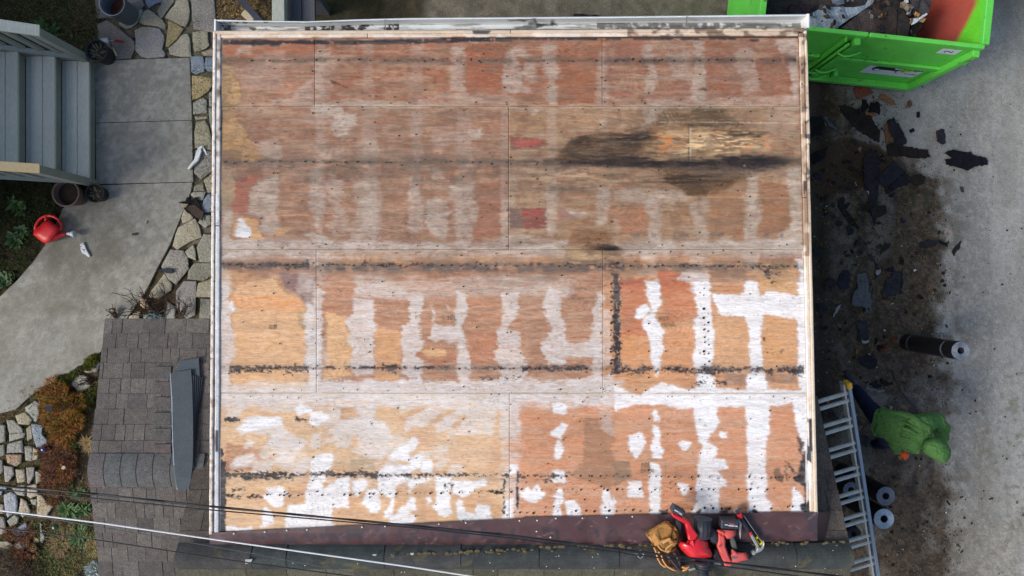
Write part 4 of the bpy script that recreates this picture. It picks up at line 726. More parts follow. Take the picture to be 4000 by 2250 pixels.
annex['label'] = 'lower shingled gable roof beside the deck'
def ypx(py, a, b): return plane_pt(1000, py, a, b).y
rows_n = [ypx(y, NA, NB) for y in (1243, 1303, 1360, 1418, 1478, 1537, 1597, 1659, 1720, 1779)] + [YR - .01]
def courses(rows_, a, b, x0, x1, parent, k=1.0, tint=(0, 0, 0), skip=None, wlo=.07, whi=.22, up=-1):
    for i in range(len(rows_) - 1):
        x = x0 + random.uniform(-.003, .006); first = True; dev = random.uniform(-.004, .004)
        while x < x1 - .01:
            w = random.uniform(wlo, whi); w = min(w, x1 - x)
            if first: w *= random.uniform(.4, 1)
            if x1 - x - w < .05: w = x1 - x
            xm = x + w / 2; ym = (rows_[i] + rows_[i + 1]) / 2
            if skip is None or not skip(xm, ym):
                shingle(x + .0022, x + w - .0022, rows_[i] + dev + random.uniform(-.0015, .0015), rows_[i + 1] + up * .02, a, b, shcol(k, tint), parent, skew=random.uniform(-.003, .003), lift=random.uniform(.004, .008))
            x += w; first = False
# hip-like cap column and the strip beside it are kept: x px 605-672
courses(rows_n, NA, NB, XL, -2.37, annex)
rows_s = [YS, ] ; yy = YR - .11
lst = []
yv = ypx(1906, SA, SB)
while yv > YS: lst.append(yv); yv -= .142
rs = list(reversed(lst)) + [YR - .03]
mx = lambda x, y: x > -2.78 and y < -1.62
for i in range(len(rs) - 1): pass
courses(rs, SA, SB, XL, -2.60, annex, k=.97, skip=lambda x, y: x > -2.86, up=1)
# annex ridge caps (vertical joints)
xs = [347, 409, 474, 536, 600, 668, 742, 800]
def ridge_cap(x0, x1, yc, zc, hw, col, parent, arch=.022, lap=0.0, m=None, name='ridge_cap', slope=.18, th=.008, ry=0.0):
    v = []; f = []; n = 8
    for s, x in enumerate((x0, x1)):
        for i in range(n + 1):
            t = -1 + 2 * i / n; v.append(Vector((x, yc + t * hw + ry * (s - .5), zc + arch * (1 - t * t) - slope * abs(t) ** 1.6 * hw + (lap if s else 0))))
    for i in range(n): f.append((i, i + 1, n + 2 + i, n + 1 + i))
    b = len(v); v += [p - Vector((0, 0, th)) for p in v]
    for i in range(n): f.append((b + i, b + n + 1 + i, b + n + 2 + i, b + i + 1))
    f.append(tuple(range(n + 1)) + tuple(range(b + n, b - 1, -1))); f.append(tuple(range(2 * n + 1, n, -1)) + tuple(range(b + n + 1, b + 2 * n + 2)))
    for i0, i1 in ((0, n + 1), (n, 2 * n + 1)): f.append((i0, i1, b + i1, b + i0))
    bm = bmesh.new(); me = pydata(name, v, f); bm.from_mesh(me); bpy.data.meshes.remove(me)
    return link(name, bm_mesh(name, bm, False), m or M_sh, parent, col)
for i in range(len(xs) - 1):
    xa, xb = (xs[i] - 2000) * D2 / F, (xs[i + 1] - 2000) * D2 / F
    ridge_cap(xa + .002, xb - .001, YR + .004, ZR + .016, .150, wm((97 + random.randint(-4, 4), 96, 96)), annex, arch=.010, lap=.004, slope=.20)
# column of cap shingles beside the loose strips
for i in range(9):
    y0, y1 = rows_n[min(9, i)], rows_n[min(9, i + 1)]
    if i < 3: continue
    xa = (606 - 2000) * (H - NA - NB * y0) / F; xb = (674 - 2000) * (H - NA - NB * y0) / F
    v = shingle(xa, xb, y0 - .03, y1 - .05, NA, NB, wm((96 + random.randint(-5, 5), 91, 89)), annex, lift=.018, thick=.012)
# main roof
YRG, ZRG = -2.30, 2.75
main = link('roof', roof_mesh('roof', [(-1.02, mainz(-1.02)), (YRG, ZRG), (-3.9, ZRG - .46 * 1.6)], -2.84, 2.866, .06), M_shb, house)
main['label'] = 'steeper shingled main roof running under the deck edge'
yv = -1.02; rows_m = []
while yv > YRG: rows_m.append(yv); yv -= .152
rows_m.append(YRG - .0)
courses(rows_m, MA, MB, 2.44, 2.876, main, k=.9, tint=(4, 0, -4), wlo=.16, whi=.3)
courses(rows_m, MA, MB, -2.853, -2.42, main, k=.85, tint=(2, 0, -3), skip=lambda x, y: y > -1.50, wlo=.16, whi=.3)
courses([-2.02, -2.17, -2.30], MA, MB, -2.42, 2.44, main, k=.75, tint=(10, 8, -14), wlo=.18, whi=.45)
MS = -.46; msl = []; yv = YRG
rows_b = [-3.85, -3.70, -3.55, -3.40, -3.25, -3.10, -2.95, -2.80, -2.65, -2.50, -2.37]
courses(rows_b[1:], ZRG - .46 * -2.30 - .0, .46, -2.85, 2.876, main, k=.75, tint=(2, 4, -6), wlo=.2, whi=.42, up=1)
M_cap = mat('dark_ridge_roll', src='object', rough=.9, n1=(7, .3), n2=(170, .5), bump=(160, .6), tint=(wm((104, 96, 66)), 5, .57, .72), spec=.2, bd=.004)
jx = [683, 980, 1118, 1500, 1800, 2106, 2420, 2740, 3112, 3334]
for i in range(len(jx) - 1):
    d = H - 2.80; xa, xb = (jx[i] - 2000) * d / F, (jx[i + 1] - 2000) * d / F
    ridge_cap(xa + .0025, xb - .0025, -2.262, 2.765, .112, wm((66 + random.randint(-4, 4), 70, 70)), main, arch=.045, lap=.003, m=M_cap, slope=.25, ry=.004)
pts = [(random.uniform(2000, 3320), random.uniform(2145, 2245), random.uniform(.4, .7)) for _ in range(18)] + [(random.uniform(900, 2000), random.uniform(2195, 2248), random.uniform(.4, .7)) for _ in range(7)]
dots('roof_nail', pts, .0065, mat('pale_nail'), main, lambda x, y: W(x, y, 2.812 if y < 2212 else 2.79), .002)
# moss crumbs and torn tar lumps along the flashing edge
crumbs = bmesh.new()
for i in range(150):
    x = random.uniform(860, 3300); y = boty(min(x, 3200)) + abs(random.gauss(0, 9)) + 2; c = W(x, y, 2.80)
    r = bmesh.ops.create_icosphere(crumbs, subdivisions=1, radius=random.uniform(.004, .016)); bmesh.ops.scale(crumbs, vec=(1.6, 1, .4), verts=r['verts']); bmesh.ops.translate(crumbs, vec=c, verts=r['verts'])
o = link('moss_crumbs', bm_mesh('moss_crumbs', crumbs), mat('moss_crumb', wm((96, 88, 62)), n2=(160, .5), rough=1), main); o['kind'] = 'stuff'

# ---------------------------------------------------------------- white gutter
RG = Raster(820, 40, 3180, 130, 2, (232, 238, 240))
gy = (RG.Y - 55) / 60; n = vnoise(RG.X / 60, RG.Y / 5, 1, 41, 3); n2 = vnoise(RG.X, RG.Y, 16, 42, 3)
RG.blend(.7 * sstep(.50, .62, n) * sstep(84, 98, RG.Y), (120, 118, 114)); RG.blend(.9 * sstep(.55, .6, n2) * (RG.X < 1050) * (RG.Y > 84), (38, 40, 42))
RG.blend(.95 * sstep(.47, .53, n2) * (RG.X > 1190) * (RG.X < 1560) * (RG.Y > 92), (36, 34, 34)); RG.blend(.85 * sstep(.3, .5, n2) * (RG.X > 2330) * (RG.Y > 88), (96, 90, 86))
for q in ([(2010, 110), (2060, 95), (2080, 80), (2060, 75), (2090, 72), (2100, 92), (2150, 100), (2060, 118)], [(2140, 100), (2155, 76), (2165, 78), (2175, 100)], [(1980, 75), (2060, 75), (2050, 82), (1990, 80)]): RG.poly(q, (34, 32, 30), .95, warp=3, blot=.3)
M_gut = mat('white_gutter', src='attr', rough=.35, n1=(10, .04), n2=(90, .05), bump=None, spec=.5)
def gyo(x): return float(np.interp(x, [840, 1000, 1200, 1400, 1600, 2400, 3158], [76, 80, 83, 75, 70, 64, 55]))
def giy(x): return float(np.interp(x, [840, 3158], [121, 108]))
prof = [(0, 2.585), (.055, 2.600), (.11, 2.598), (.16, 2.590), (.2, 2.560), (.42, 2.50), (.62, 2.47), (.86, 2.465), (1.0, 2.47)]   # outer lip -> bottom -> back
xs = np.linspace(842, 3152, 560); v = []; f = []; cc = []
sub = []
for k in range(len(prof) - 1):
    for j in range(3): t = j / 3; sub.append((prof[k][0] * (1 - t) + prof[k + 1][0] * t, prof[k][1] * (1 - t) + prof[k + 1][1] * t))
sub.append(prof[-1])
for x in xs:
    for (t, z) in sub:
        y = gyo(x) * (1 - t) + giy(x) * t; v.append(W(x, y, z + .003 * math.sin(x * .011))); cc.append((x, y))
m_ = len(sub)
for i in range(len(xs) - 1):
    for j in range(m_ - 1): a = i * m_ + j; f.append((a, a + 1, a + m_ + 1, a + m_))
b = len(v)
for i, x in enumerate(xs): p = v[i * m_].copy(); p.z -= .09; p.y -= .012; v.append(p); cc.append((x, gyo(x)))
for i in range(len(xs) - 1): f.append((i * m_, (i + 1) * m_, b + i + 1, b + i))
me = pydata('gutter', v, f); c = np.array(cc); set_color(me, RG.sample(c[:, 0], c[:, 1]) * AK)
gutter = link('gutter', me, M_gut, house)
M_wht = mat('white_metal', wm((236, 238, 240)), rough=.4, n1=(12, .05), n2=None, bump=None, spec=.5)
for x, w in ((836, 7), (3153, 9)):
    q = [(x, gyo(x) - 2), (x + w, gyo(x) - 2), (x + w, giy(x)), (x, giy(x))]
    slab('end_cap', q, 2.603, .13, M_wht, gutter, bev=.002)
for x in (1288, 1502, 2080, 2680): slab('gutter_hanger', [(x, gyo(x) + 4), (x + 4, gyo(x) + 4), (x + 6, giy(x)), (x + 2, giy(x))], 2.606, .004, mat('old_metal', wm((150, 150, 148)), metal=.6, rough=.5), gutter, bev=0)
# ---------------------------------------------------------------- ground (one sheet to the horizon) and driveway
GD = Raster(-400, -300, 4400, 2550, 8, (78, 68, 54))
X, Y = GD.X, GD.Y
n = vnoise(X, Y, 40, 201, 4); n2 = vnoise(X, Y, 12, 202, 2)
GD.blend(.6 * sstep(.5, .62, n), (56, 48, 38)); GD.blend(.6 * sstep(.55, .7, n2) * (X < 900), (112, 94, 68))
GD.blend(.55 * sstep(.52, .62, vnoise(X, Y, 70, 203, 3)) * (X < 900), (64, 72, 40))
GD.poly([(-400, 690), (375, 700), (320, 790), (215, 880), (129, 1024), (0, 1159), (-400, 1300)], (38, 38, 26), .95, warp=10, blot=.4)
GD.poly([(380, -300), (900, -300), (900, 1300), (380, 240)], (128, 122, 106), .75, warp=8, blot=.3)
GD.poly([(0, 1380), (420, 1380), (420, 2250), (0, 2250)], (104, 92, 70), .5, blot=.4)
GD.poly([(840, -300), (1100, -300), (1100, 300), (840, 300)], (128, 108, 76), .8, blot=.3)
GD.poly([(1080, -300), (4400, -300), (4400, 600), (1080, 600)], (72, 66, 52), .95, warp=0)
GD.poly([(1200, -300), (1500, -300), (1480, 300), (1180, 300)], (44, 46, 30), .7, blot=.3)
GD.poly([(1650, -300), (4400, -300), (4400, 600), (1700, 600)], (122, 116, 104), .85, warp=20, soft=4, blot=.25)
def ring_axis(a, b, st, ext):
    c = np.arange(a, b + st, st); lo = [a - e for e in reversed(ext)]; hi = [c[-1] + e for e in ext]; return np.concatenate([lo, c, hi])
def painted_ground(name, x0, x1, y0, y1, st, z, ras, ext, bumpamp, m, ds=1.0):
    ax = ring_axis(x0, x1, st, ext[0]); ay = ring_axis(y0, y1, st, ext[1]); px, py = np.meshgrid(ax, ay)
    zz = z + (vnoise(px, py, 30, 210, 3) - .5) * bumpamp + (vnoise(px, py, 9, 211, 2) - .5) * bumpamp * .6
    D = H - z; co = np.stack([(px - 2000) * D / F, (1125 - py) * D / F, zz], -1).reshape(-1, 3)
    nx, ny = len(ax), len(ay); i = np.arange(nx * ny).reshape(ny, nx)
    f = np.stack([i[:-1, :-1], i[1:, :-1], i[1:, 1:], i[:-1, 1:]], -1).reshape(-1, 4)
    me = bpy.data.meshes.new(name); me.vertices.add(len(co)); me.vertices.foreach_set('co', co.astype(np.float32).ravel())
    me.loops.add(f.size); me.loops.foreach_set('vertex_index', f.astype(np.int32).ravel()); me.polygons.add(len(f))
    me.polygons.foreach_set('loop_start', np.arange(0, f.size, 4, dtype=np.int32)); me.polygons.foreach_set('loop_total', np.full(len(f), 4, np.int32))
    me.update(calc_edges=True); cl = ras.sample(px, py); dd = np.maximum(np.maximum(ras.x0 - px, px - (ras.x0 + ras.st * ras.X.shape[1])), np.maximum(ras.y0 - py, py - (ras.y0 + ras.st * ras.X.shape[0]))); ww = np.clip((dd + 160) / 200, 0, 1)[..., None]; cl = cl * (1 - ww) + lin((108, 102, 88)) * ww; set_color(me, cl.reshape(-1, 3) * AK * ds)
    o = link(name, me, m); o['kind'] = 'structure'; return o
M_soil = mat('soil', src='attr', rough=1, n1=(7, .22), n2=(90, .35), bump=(70, .8), spec=.1, bd=.015)
ext = ([40, 200, 1000, 5000, 60000], [40, 200, 1000, 5000, 60000])
painted_ground('ground', -200, 4200, -200, 2450, 9, -.03, GD, ext, .030, M_soil)
DR = Raster(3050, -40, 4400, 2550, 5, (160, 161, 156))
X, Y = DR.X, DR.Y; n = vnoise(X, Y, 34, 221, 4)
DR.blend(.5 * sstep(.48, .62, vnoise(X, Y, 220, 222, 3)), (146, 148, 144)); DR.blend(.55 * sstep(90, 0, np.abs(X - 3790 - (vnoise(X, Y, 200, 231, 2) - .5) * 160) - 40) * sstep(300, 420, Y), (120, 122, 118)); DR.blend(.4 * sstep(.55, .66, vnoise(X / 1.0, Y / 3, 120, 223, 3)), (126, 118, 102))  # middle blend paints the building's soft shadow edge into the concrete colour
DR.blend(.35 * sstep(.5, .6, vnoise(X, Y, 10, 224, 2)), (120, 116, 108)); DR.blend(.45 * sstep(.62, .66, vnoise(X, Y, 7, 225, 1)), (176, 172, 162))
edge = np.interp(Y[:, 0], [0, 330, 560, 600, 700, 1000, 1250, 1380, 1500, 1700, 1900, 2250], [3400, 3330, 3340, 3500, 3650, 3690, 3680, 3660, 3700, 3640, 3700, 3710])[:, None] + (vnoise(X, Y, 60, 226, 3) - .5) * 70 + (n - .5) * 40
edge = edge + (vnoise(X, Y, 14, 240, 2) - .5) * 34; d = sstep(34, -26, X - edge)
lite = sstep(.5, .68, vnoise(X, Y, 130, 227, 2)) * sstep(1250, 1320, Y)
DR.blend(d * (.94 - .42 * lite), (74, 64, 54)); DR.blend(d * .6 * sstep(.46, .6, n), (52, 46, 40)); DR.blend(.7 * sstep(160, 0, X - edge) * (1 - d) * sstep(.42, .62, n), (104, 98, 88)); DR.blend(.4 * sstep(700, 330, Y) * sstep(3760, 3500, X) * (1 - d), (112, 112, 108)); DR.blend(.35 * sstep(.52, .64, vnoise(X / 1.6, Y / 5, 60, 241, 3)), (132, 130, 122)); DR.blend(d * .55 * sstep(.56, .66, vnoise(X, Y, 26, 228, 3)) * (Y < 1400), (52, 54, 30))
DR.blend(d * .6 * sstep(.6, .68, vnoise(X, Y, 8, 229, 2)), (120, 102, 78)); DR.blend(.55 * sstep(120, -20, X - edge) * (1 - d) * sstep(.35, .6, n), (112, 104, 92))
DR.blend(d * .8 * sstep(3300, 3200, X), (40, 34, 28)); DR.blend(.5 * sstep(.66, .7, vnoise(X, Y, 16, 230, 2)) * (Y > 1450) * (X > 3800), (112, 108, 90))  # first blend: dark shade along the house wall, painted into the dirt
DR.poly([(3180, 560), (3300, 545), (3420, 560), (3500, 640), (3480, 700), (3300, 760), (3180, 780)], (66, 50, 36), .9, warp=10)
for q in ([(3940, 1565), (3975, 1550), (3970, 1580), (3945, 1585)], [(3950, 1640), (3975, 1635), (3970, 1655)], [(3960, 1700), (4000, 1690), (4000, 1705), (3965, 1712)], [(3985, 1780), (4000, 1770), (4000, 1790)], [(3978, 2000), (4000, 1995), (4000, 2015)]): DR.poly(q, (118, 112, 92), .7, warp=2)
for _q in ([(3860, 430), (3880, 700), (3850, 900), (3875, 1180), (3860, 1420)], [(3700, 2250), (3790, 2100), (3900, 2050), (4100, 2010)]):
    for _a, _b in zip(_q[:-1], _q[1:]): DR.poly([(_a[0] - 2.5, _a[1]), (_a[0] + 2.5, _a[1]), (_b[0] + 2.5, _b[1]), (_b[0] - 2.5, _b[1])], (104, 104, 98), .45, warp=9, hw=3, soft=1, rag=0)
M_conc = mat('driveway_concrete', src='attr', rough=.92, n1=(5, .07), n2=(120, .38), bump=(110, .6), spec=.2, bd=.006)
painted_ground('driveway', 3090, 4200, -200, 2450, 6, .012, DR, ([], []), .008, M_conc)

# litter of chips, torn granules and shards on the dirt: far too many to count
def litter(name, n, region, size, cols, m, z=.015, seed=1, tall=.4, cond=None, flat=True):
    r = random.Random(seed); v = []; f = []; c = []
    k = 0
    while k < n:
        x = r.uniform(region[0], region[2]); y = r.uniform(region[1], region[3])
        if cond and not cond(x, y, r): continue
        k += 1; p = W(x, y, z + r.uniform(0, .012)); s = r.uniform(*size) * (1 + 2 * (r.random() < .04)); a = r.uniform(0, 6.28); e = r.uniform(.25, 1)
        u = Vector((math.cos(a), math.sin(a), r.uniform(-.3, .3) * tall)) * s; w = Vector((-math.sin(a), math.cos(a), r.uniform(-.5, .5) * tall)) * s * e
        b = len(v); q = [p - u - w, p + u - w * .6, p + u * .7 + w, p - u * .8 + w * .9, p + Vector((0, 0, s * .5 * tall))]
        v += q; f += [(b, b + 1, b + 4), (b + 1, b + 2, b + 4), (b + 2, b + 3, b + 4), (b + 3, b, b + 4)]
        cc = lin(r.choice(cols)) * AK * r.uniform(.7, 1.2); c += [cc] * 5
    me = pydata(name, v, f); set_color(me, np.array(c)); o = link(name, me, m); o['kind'] = 'stuff'; return o
M_lit = mat('litter', src='attr', rough=.95, n1=None, n2=(80, .2), bump=None, spec=.15)
def indirt(x, y, r): return x < float(np.interp(y, [0, 330, 560, 600, 700, 1000, 1250, 1380, 1500, 1700, 1900, 2250], [3200, 3500, 3500, 3580, 3690, 3715, 3700, 3690, 3740, 3660, 3740, 3740])) + r.gauss(0, 18)
litter('dirt_litter', 9000, (3140, 330, 3780, 2260), (.003, .010), [(70, 56, 42), (52, 46, 40), (96, 78, 56), (40, 36, 34), (110, 92, 70), (44, 50, 28)], M_lit, seed=2, cond=indirt)
litter('pale_chips', 240, (3180, 400, 3760, 2260), (.003, .007), [(190, 172, 136), (200, 186, 160), (176, 140, 92), (220, 214, 200)], M_lit, z=.025, seed=3, cond=indirt)
litter('driveway_grit', 1300, (3600, 330, 4050, 2260), (.0025, .006), [(90, 86, 80), (60, 58, 56), (190, 186, 176), (150, 138, 116)], M_lit, z=.016, seed=4)
litter('wood_splinters', 70, (3180, 600, 3720, 2200), (.005, .010), [(170, 112, 62), (150, 104, 66)], M_lit, z=.03, seed=5, tall=.2, cond=indirt)
litter('yard_litter', 7000, (-100, -60, 700, 460), (.003, .010), [(88, 74, 52), (60, 50, 38), (118, 98, 66), (52, 58, 32), (48, 40, 32)], M_lit, z=-.02, seed=6)
litter('side_yard_litter', 2600, (840, -80, 1110, 80), (.003, .011), [(150, 124, 80), (110, 92, 60), (70, 62, 44)], M_lit, z=-.02, seed=7)
litter('garden_litter', 9000, (-60, 1480, 420, 2290), (.003, .011), [(110, 92, 66), (74, 62, 46), (136, 116, 84), (60, 66, 38), (52, 42, 34)], M_lit, z=-.025, seed=8)

# ---------------------------------------------------------------- concrete walkway (slabs) and flagstone path
walk = empty('concrete_walkway', W(560, 480, 0), None, None); walk['kind'] = 'structure'
WK = Raster(-120, 200, 800, 1700, 4, (150, 148, 138)); X, Y = WK.X, WK.Y
WK.blend(.6 * sstep(.48, .6, vnoise(X, Y, 70, 231, 4)), (132, 132, 126)); WK.blend(.55 * sstep(.5, .62, vnoise(X, Y, 18, 232, 3)), (170, 170, 162)); WK.blend(.5 * sstep(.56, .66, vnoise(X, Y, 110, 233, 3)) * (Y > 760), (112, 108, 96))
WK.blend(.5 * sstep(1180, 1330, Y + (vnoise(X, Y, 80, 234, 2) - .5) * 160), (152, 152, 144)); WK.blend(.45 * sstep(.55, .62, vnoise(X, Y, 9, 235, 2)), (120, 118, 110))
WK.poly([(240, 770), (420, 760), (520, 880), (470, 1040), (330, 1130), (180, 1090), (160, 960)], (106, 104, 90), .5, warp=30, soft=8, blot=.5, rag=0); WK.poly([(150, 1110), (380, 1090), (360, 1200), (180, 1240), (60, 1200)], (116, 116, 102), .4, warp=30, soft=8, blot=.5, rag=0)
M_slab = mat('walkway_concrete', src='attr', rough=.93, n1=(6, .08), n2=(130, .26), bump=(120, .5), spec=.15, bd=.005)
def painted_poly(name, P, z, th, ras, m, parent, cell, k=AK, jag=0, zamp=.003):
    """flat slab with an outline from the photo, meshed inside so it can carry stains"""
    P2 = densify(P, cell); x0 = min(p[0] for p in P); x1 = max(p[0] for p in P); y0 = min(p[1] for p in P); y1 = max(p[1] for p in P)
    gx, gy_ = np.meshgrid(np.arange(x0 + cell, x1, cell), np.arange(y0 + cell, y1, cell)); ins = inpoly(gx, gy_, P)
    from mathutils.geometry import delaunay_2d_cdt
    pin = [(a, b) for a, b in zip(gx[ins], gy_[ins])]
    allp = [Vector(p) for p in P2] + [Vector((float(a) + .01, float(b) + .013)) for a, b in pin]
    n = len(P2); vv, ee, ff, *_ = delaunay_2d_cdt(allp, [], [list(range(n))], 1, .001)
    v = []; cc = []
    for p in vv: q = W(p.x, p.y, z); q.z += (sn(p.x, p.y, 60, 240) - .5) * zamp; v.append(q); cc.append((p.x, p.y))
    f = [tuple(t) for t in ff]
    b = len(v); nb = len(P2)
    for p in P2: q = W(p[0], p[1], z); v.append(q + Vector((0, 0, -.0))); cc.append(p)
    for p in P2: q = W(p[0], p[1], z); v.append(q + Vector((0, 0, -th))); cc.append(p)
    for i in range(nb): f.append((b + i, b + (i + 1) % nb, b + nb + (i + 1) % nb, b + nb + i))
    bm = bmesh.new(); me = pydata(name, v, f); bm.from_mesh(me); bpy.data.meshes.remove(me)
    me = bm_mesh(name, bm); c = np.array(cc, float); set_color(me, ras.sample(c[:, 0], c[:, 1]) * k); return link(name, me, m, parent)
painted_poly('slab', TL('a', [(716, 462), (1050, 447), (1430, 436), (1447, 905), (722, 926)]), .004, .1, WK, M_slab, walk, 9)
painted_poly('slab', TL('a', [(722, 931), (1447, 910), (1455, 1371), (725, 1390)]), .002, .1, WK, M_slab, walk, 9)
painted_poly('slab', [(373, 724), (560, 718), (750, 713), (746, 745), (705, 848), (662, 957), (612, 1050), (564, 1148), (480, 1262), (440, 1330), (390, 1376), (330, 1418), (266, 1462), (190, 1500), (120, 1545), (60, 1600), (-60, 1630), (-60, 1200), (0, 1159), (70, 1092), (129, 1024), (160, 980), (176, 957), (205, 900), (230, 850), (243, 817), (290, 775), (330, 745)], .003, .1, WK, M_slab, walk, 9)
path = empty('flagstone_path', W(780, 700, 0), None, None); path['kind'] = 'structure'
M_st = mat('flagstone', src='object', rough=.9, n1=(5, .16), n2=(60, .28), bump=(28, .9), spec=.2, bd=.02, tint=(wm((150, 138, 112)), 3.2, .60, .78))
GY = (154, 153, 143); TN = (166, 158, 138); BL = (132, 142, 153); YL = (178, 160, 120); DG = (138, 135, 124)
st = [('s', [(170, 0), (960, 0), (1010, 100), (960, 150), (830, 220), (600, 360), (430, 310), (210, 330), (190, 130)], DG), ('s', [(980, 170), (985, 240), (890, 420), (800, 490), (700, 515), (650, 480), (585, 430), (600, 375), (700, 370), (820, 240), (900, 190)], GY),
    ('s', [(1100, 180), (1200, 240), (1340, 350), (1400, 440), (1395, 520), (1350, 510), (1250, 470), (1030, 440), (950, 395), (990, 280), (1030, 210)], TN), ('s', [(1030, -60), (1360, -60), (1360, 0), (1330, 40), (1210, 80), (1120, 145), (1080, 100)], BL),
    ('s', [(1380, -60), (1560, -60), (1560, 40), (1470, 150), (1350, 320), (1300, 290), (1270, 190), (1330, 90)], DG), ('s', [(1600, 20), (1700, 0), (1800, 0), (1820, 80), (1840, 200), (1820, 370), (1770, 465), (1690, 450), (1540, 370), (1410, 310), (1500, 180), (1580, 90)], TN),
    ('s', [(1470, 375), (1600, 440), (1730, 520), (1700, 570), (1620, 690), (1470, 830), (1420, 820), (1430, 720), (1460, 500)], YL), ('s', [(1885, -60), (2270, -60), (2300, 280), (2310, 580), (2150, 550), (1920, 510), (1900, 300)], DG),
    ('s', [(370, 385), (550, 500), (700, 630), (830, 740), (840, 880), (780, 1030), (440, 1060), (420, 980), (220, 700), (210, 460)], DG), ('s', [(1000, 500), (1120, 500), (1290, 530), (1370, 640), (1380, 720), (1340, 880), (1400, 960), (1380, 1010), (1100, 1035), (980, 1000), (880, 890), (890, 700), (870, 560)], GY),
    ('s', [(1800, 615), (1840, 700), (1865, 1010), (1680, 1010), (1500, 970), (1475, 860), (1600, 760), (1700, 640)], TN), ('s', [(1905, 590), (2000, 570), (2165, 565), (2175, 760), (2195, 810), (2130, 870), (2020, 910), (1930, 915), (1905, 720)], TN), ('s', [(2060, 940), (2250, 880), (2340, 1000), (2100, 1000)], TN),
    ('a', [(1440, 430), (1530, 428), (1545, 490), (1540, 540), (1480, 558), (1445, 540)], BL), ('a', [(1553, 438), (1660, 436), (1660, 545), (1570, 535), (1550, 510)], BL), ('a', [(1452, 575), (1595, 590), (1600, 640), (1570, 690), (1500, 740), (1455, 750), (1450, 700)], YL),
    ('a', [(1460, 775), (1530, 740), (1560, 760), (1560, 850), (1460, 860)], GY), ('a', [(1580, 700), (1660, 690), (1660, 812), (1580, 800)], GY), ('a', [(1470, 880), (1565, 880), (1565, 895), (1480, 905)], TN), ('a', [(1485, 925), (1550, 915), (1575, 960), (1595, 1060), (1610, 1130), (1475, 1110), (1470, 1000)], TN),
    ('a', [(1575, 820), (1660, 815), (1660, 1040), (1600, 990), (1585, 930)], GY), ('a', [(1480, 1140), (1660, 1150), (1660, 1240), (1612, 1280), (1520, 1350), (1470, 1300)], GY), ('a', [(1540, 1360), (1660, 1270), (1660, 1449), (1570, 1449)], TN), ('a', [(1470, 1400), (1530, 1380), (1545, 1440), (1462, 1440)], DG),
    ('b', [(1460, 0), (1550, 0), (1530, 60), (1480, 60), (1440, 20)], GY), ('b', [(1570, 20), (1660, 30), (1660, 120), (1560, 155), (1520, 140), (1540, 60)], BL), ('b', [(1390, 130), (1460, 190), (1440, 215), (1380, 235), (1370, 200)], TN), ('b', [(1350, 270), (1470, 205), (1500, 260), (1520, 340), (1440, 370), (1340, 430), (1310, 400), (1330, 320)], TN),
    ('b', [(1530, 170), (1590, 180), (1590, 240), (1550, 270), (1500, 230)], GY), ('b', [(1600, 260), (1660, 250), (1660, 320), (1590, 300)], BL), ('b', [(1540, 320), (1660, 340), (1660, 530), (1510, 520), (1490, 420)], DG), ('b', [(1400, 450), (1460, 400), (1475, 440), (1480, 515), (1420, 490)], GY), ('b', [(1290, 440), (1380, 445), (1415, 500), (1420, 580), (1330, 690), (1270, 650), (1225, 560), (1250, 510)], GY),
    ('b', [(1470, 540), (1590, 535), (1640, 600), (1540, 665), (1420, 655), (1430, 590)], DG), ('b', [(1240, 620), (1295, 700), (1290, 740), (1200, 800), (1130, 790), (1140, 750), (1190, 690)], TN), ('b', [(1390, 680), (1480, 680), (1470, 920), (1410, 950), (1330, 860), (1335, 750)], GY), ('b', [(1500, 690), (1660, 640), (1660, 790), (1480, 790)], TN),
    ('b', [(1520, 810), (1660, 820), (1660, 1060), (1500, 1060)], DG), ('b', [(1260, 830), (1320, 870), (1320, 1040), (1210, 1040)], GY), ('b', [(1060, 800), (1130, 820), (1120, 880), (1060, 870)], (176, 150, 128)), ('b', [(980, 930), (1060, 900), (1040, 1000), (960, 1000)], TN), ('b', [(1090, 900), (1190, 890), (1190, 1040), (1080, 1040)], GY)]
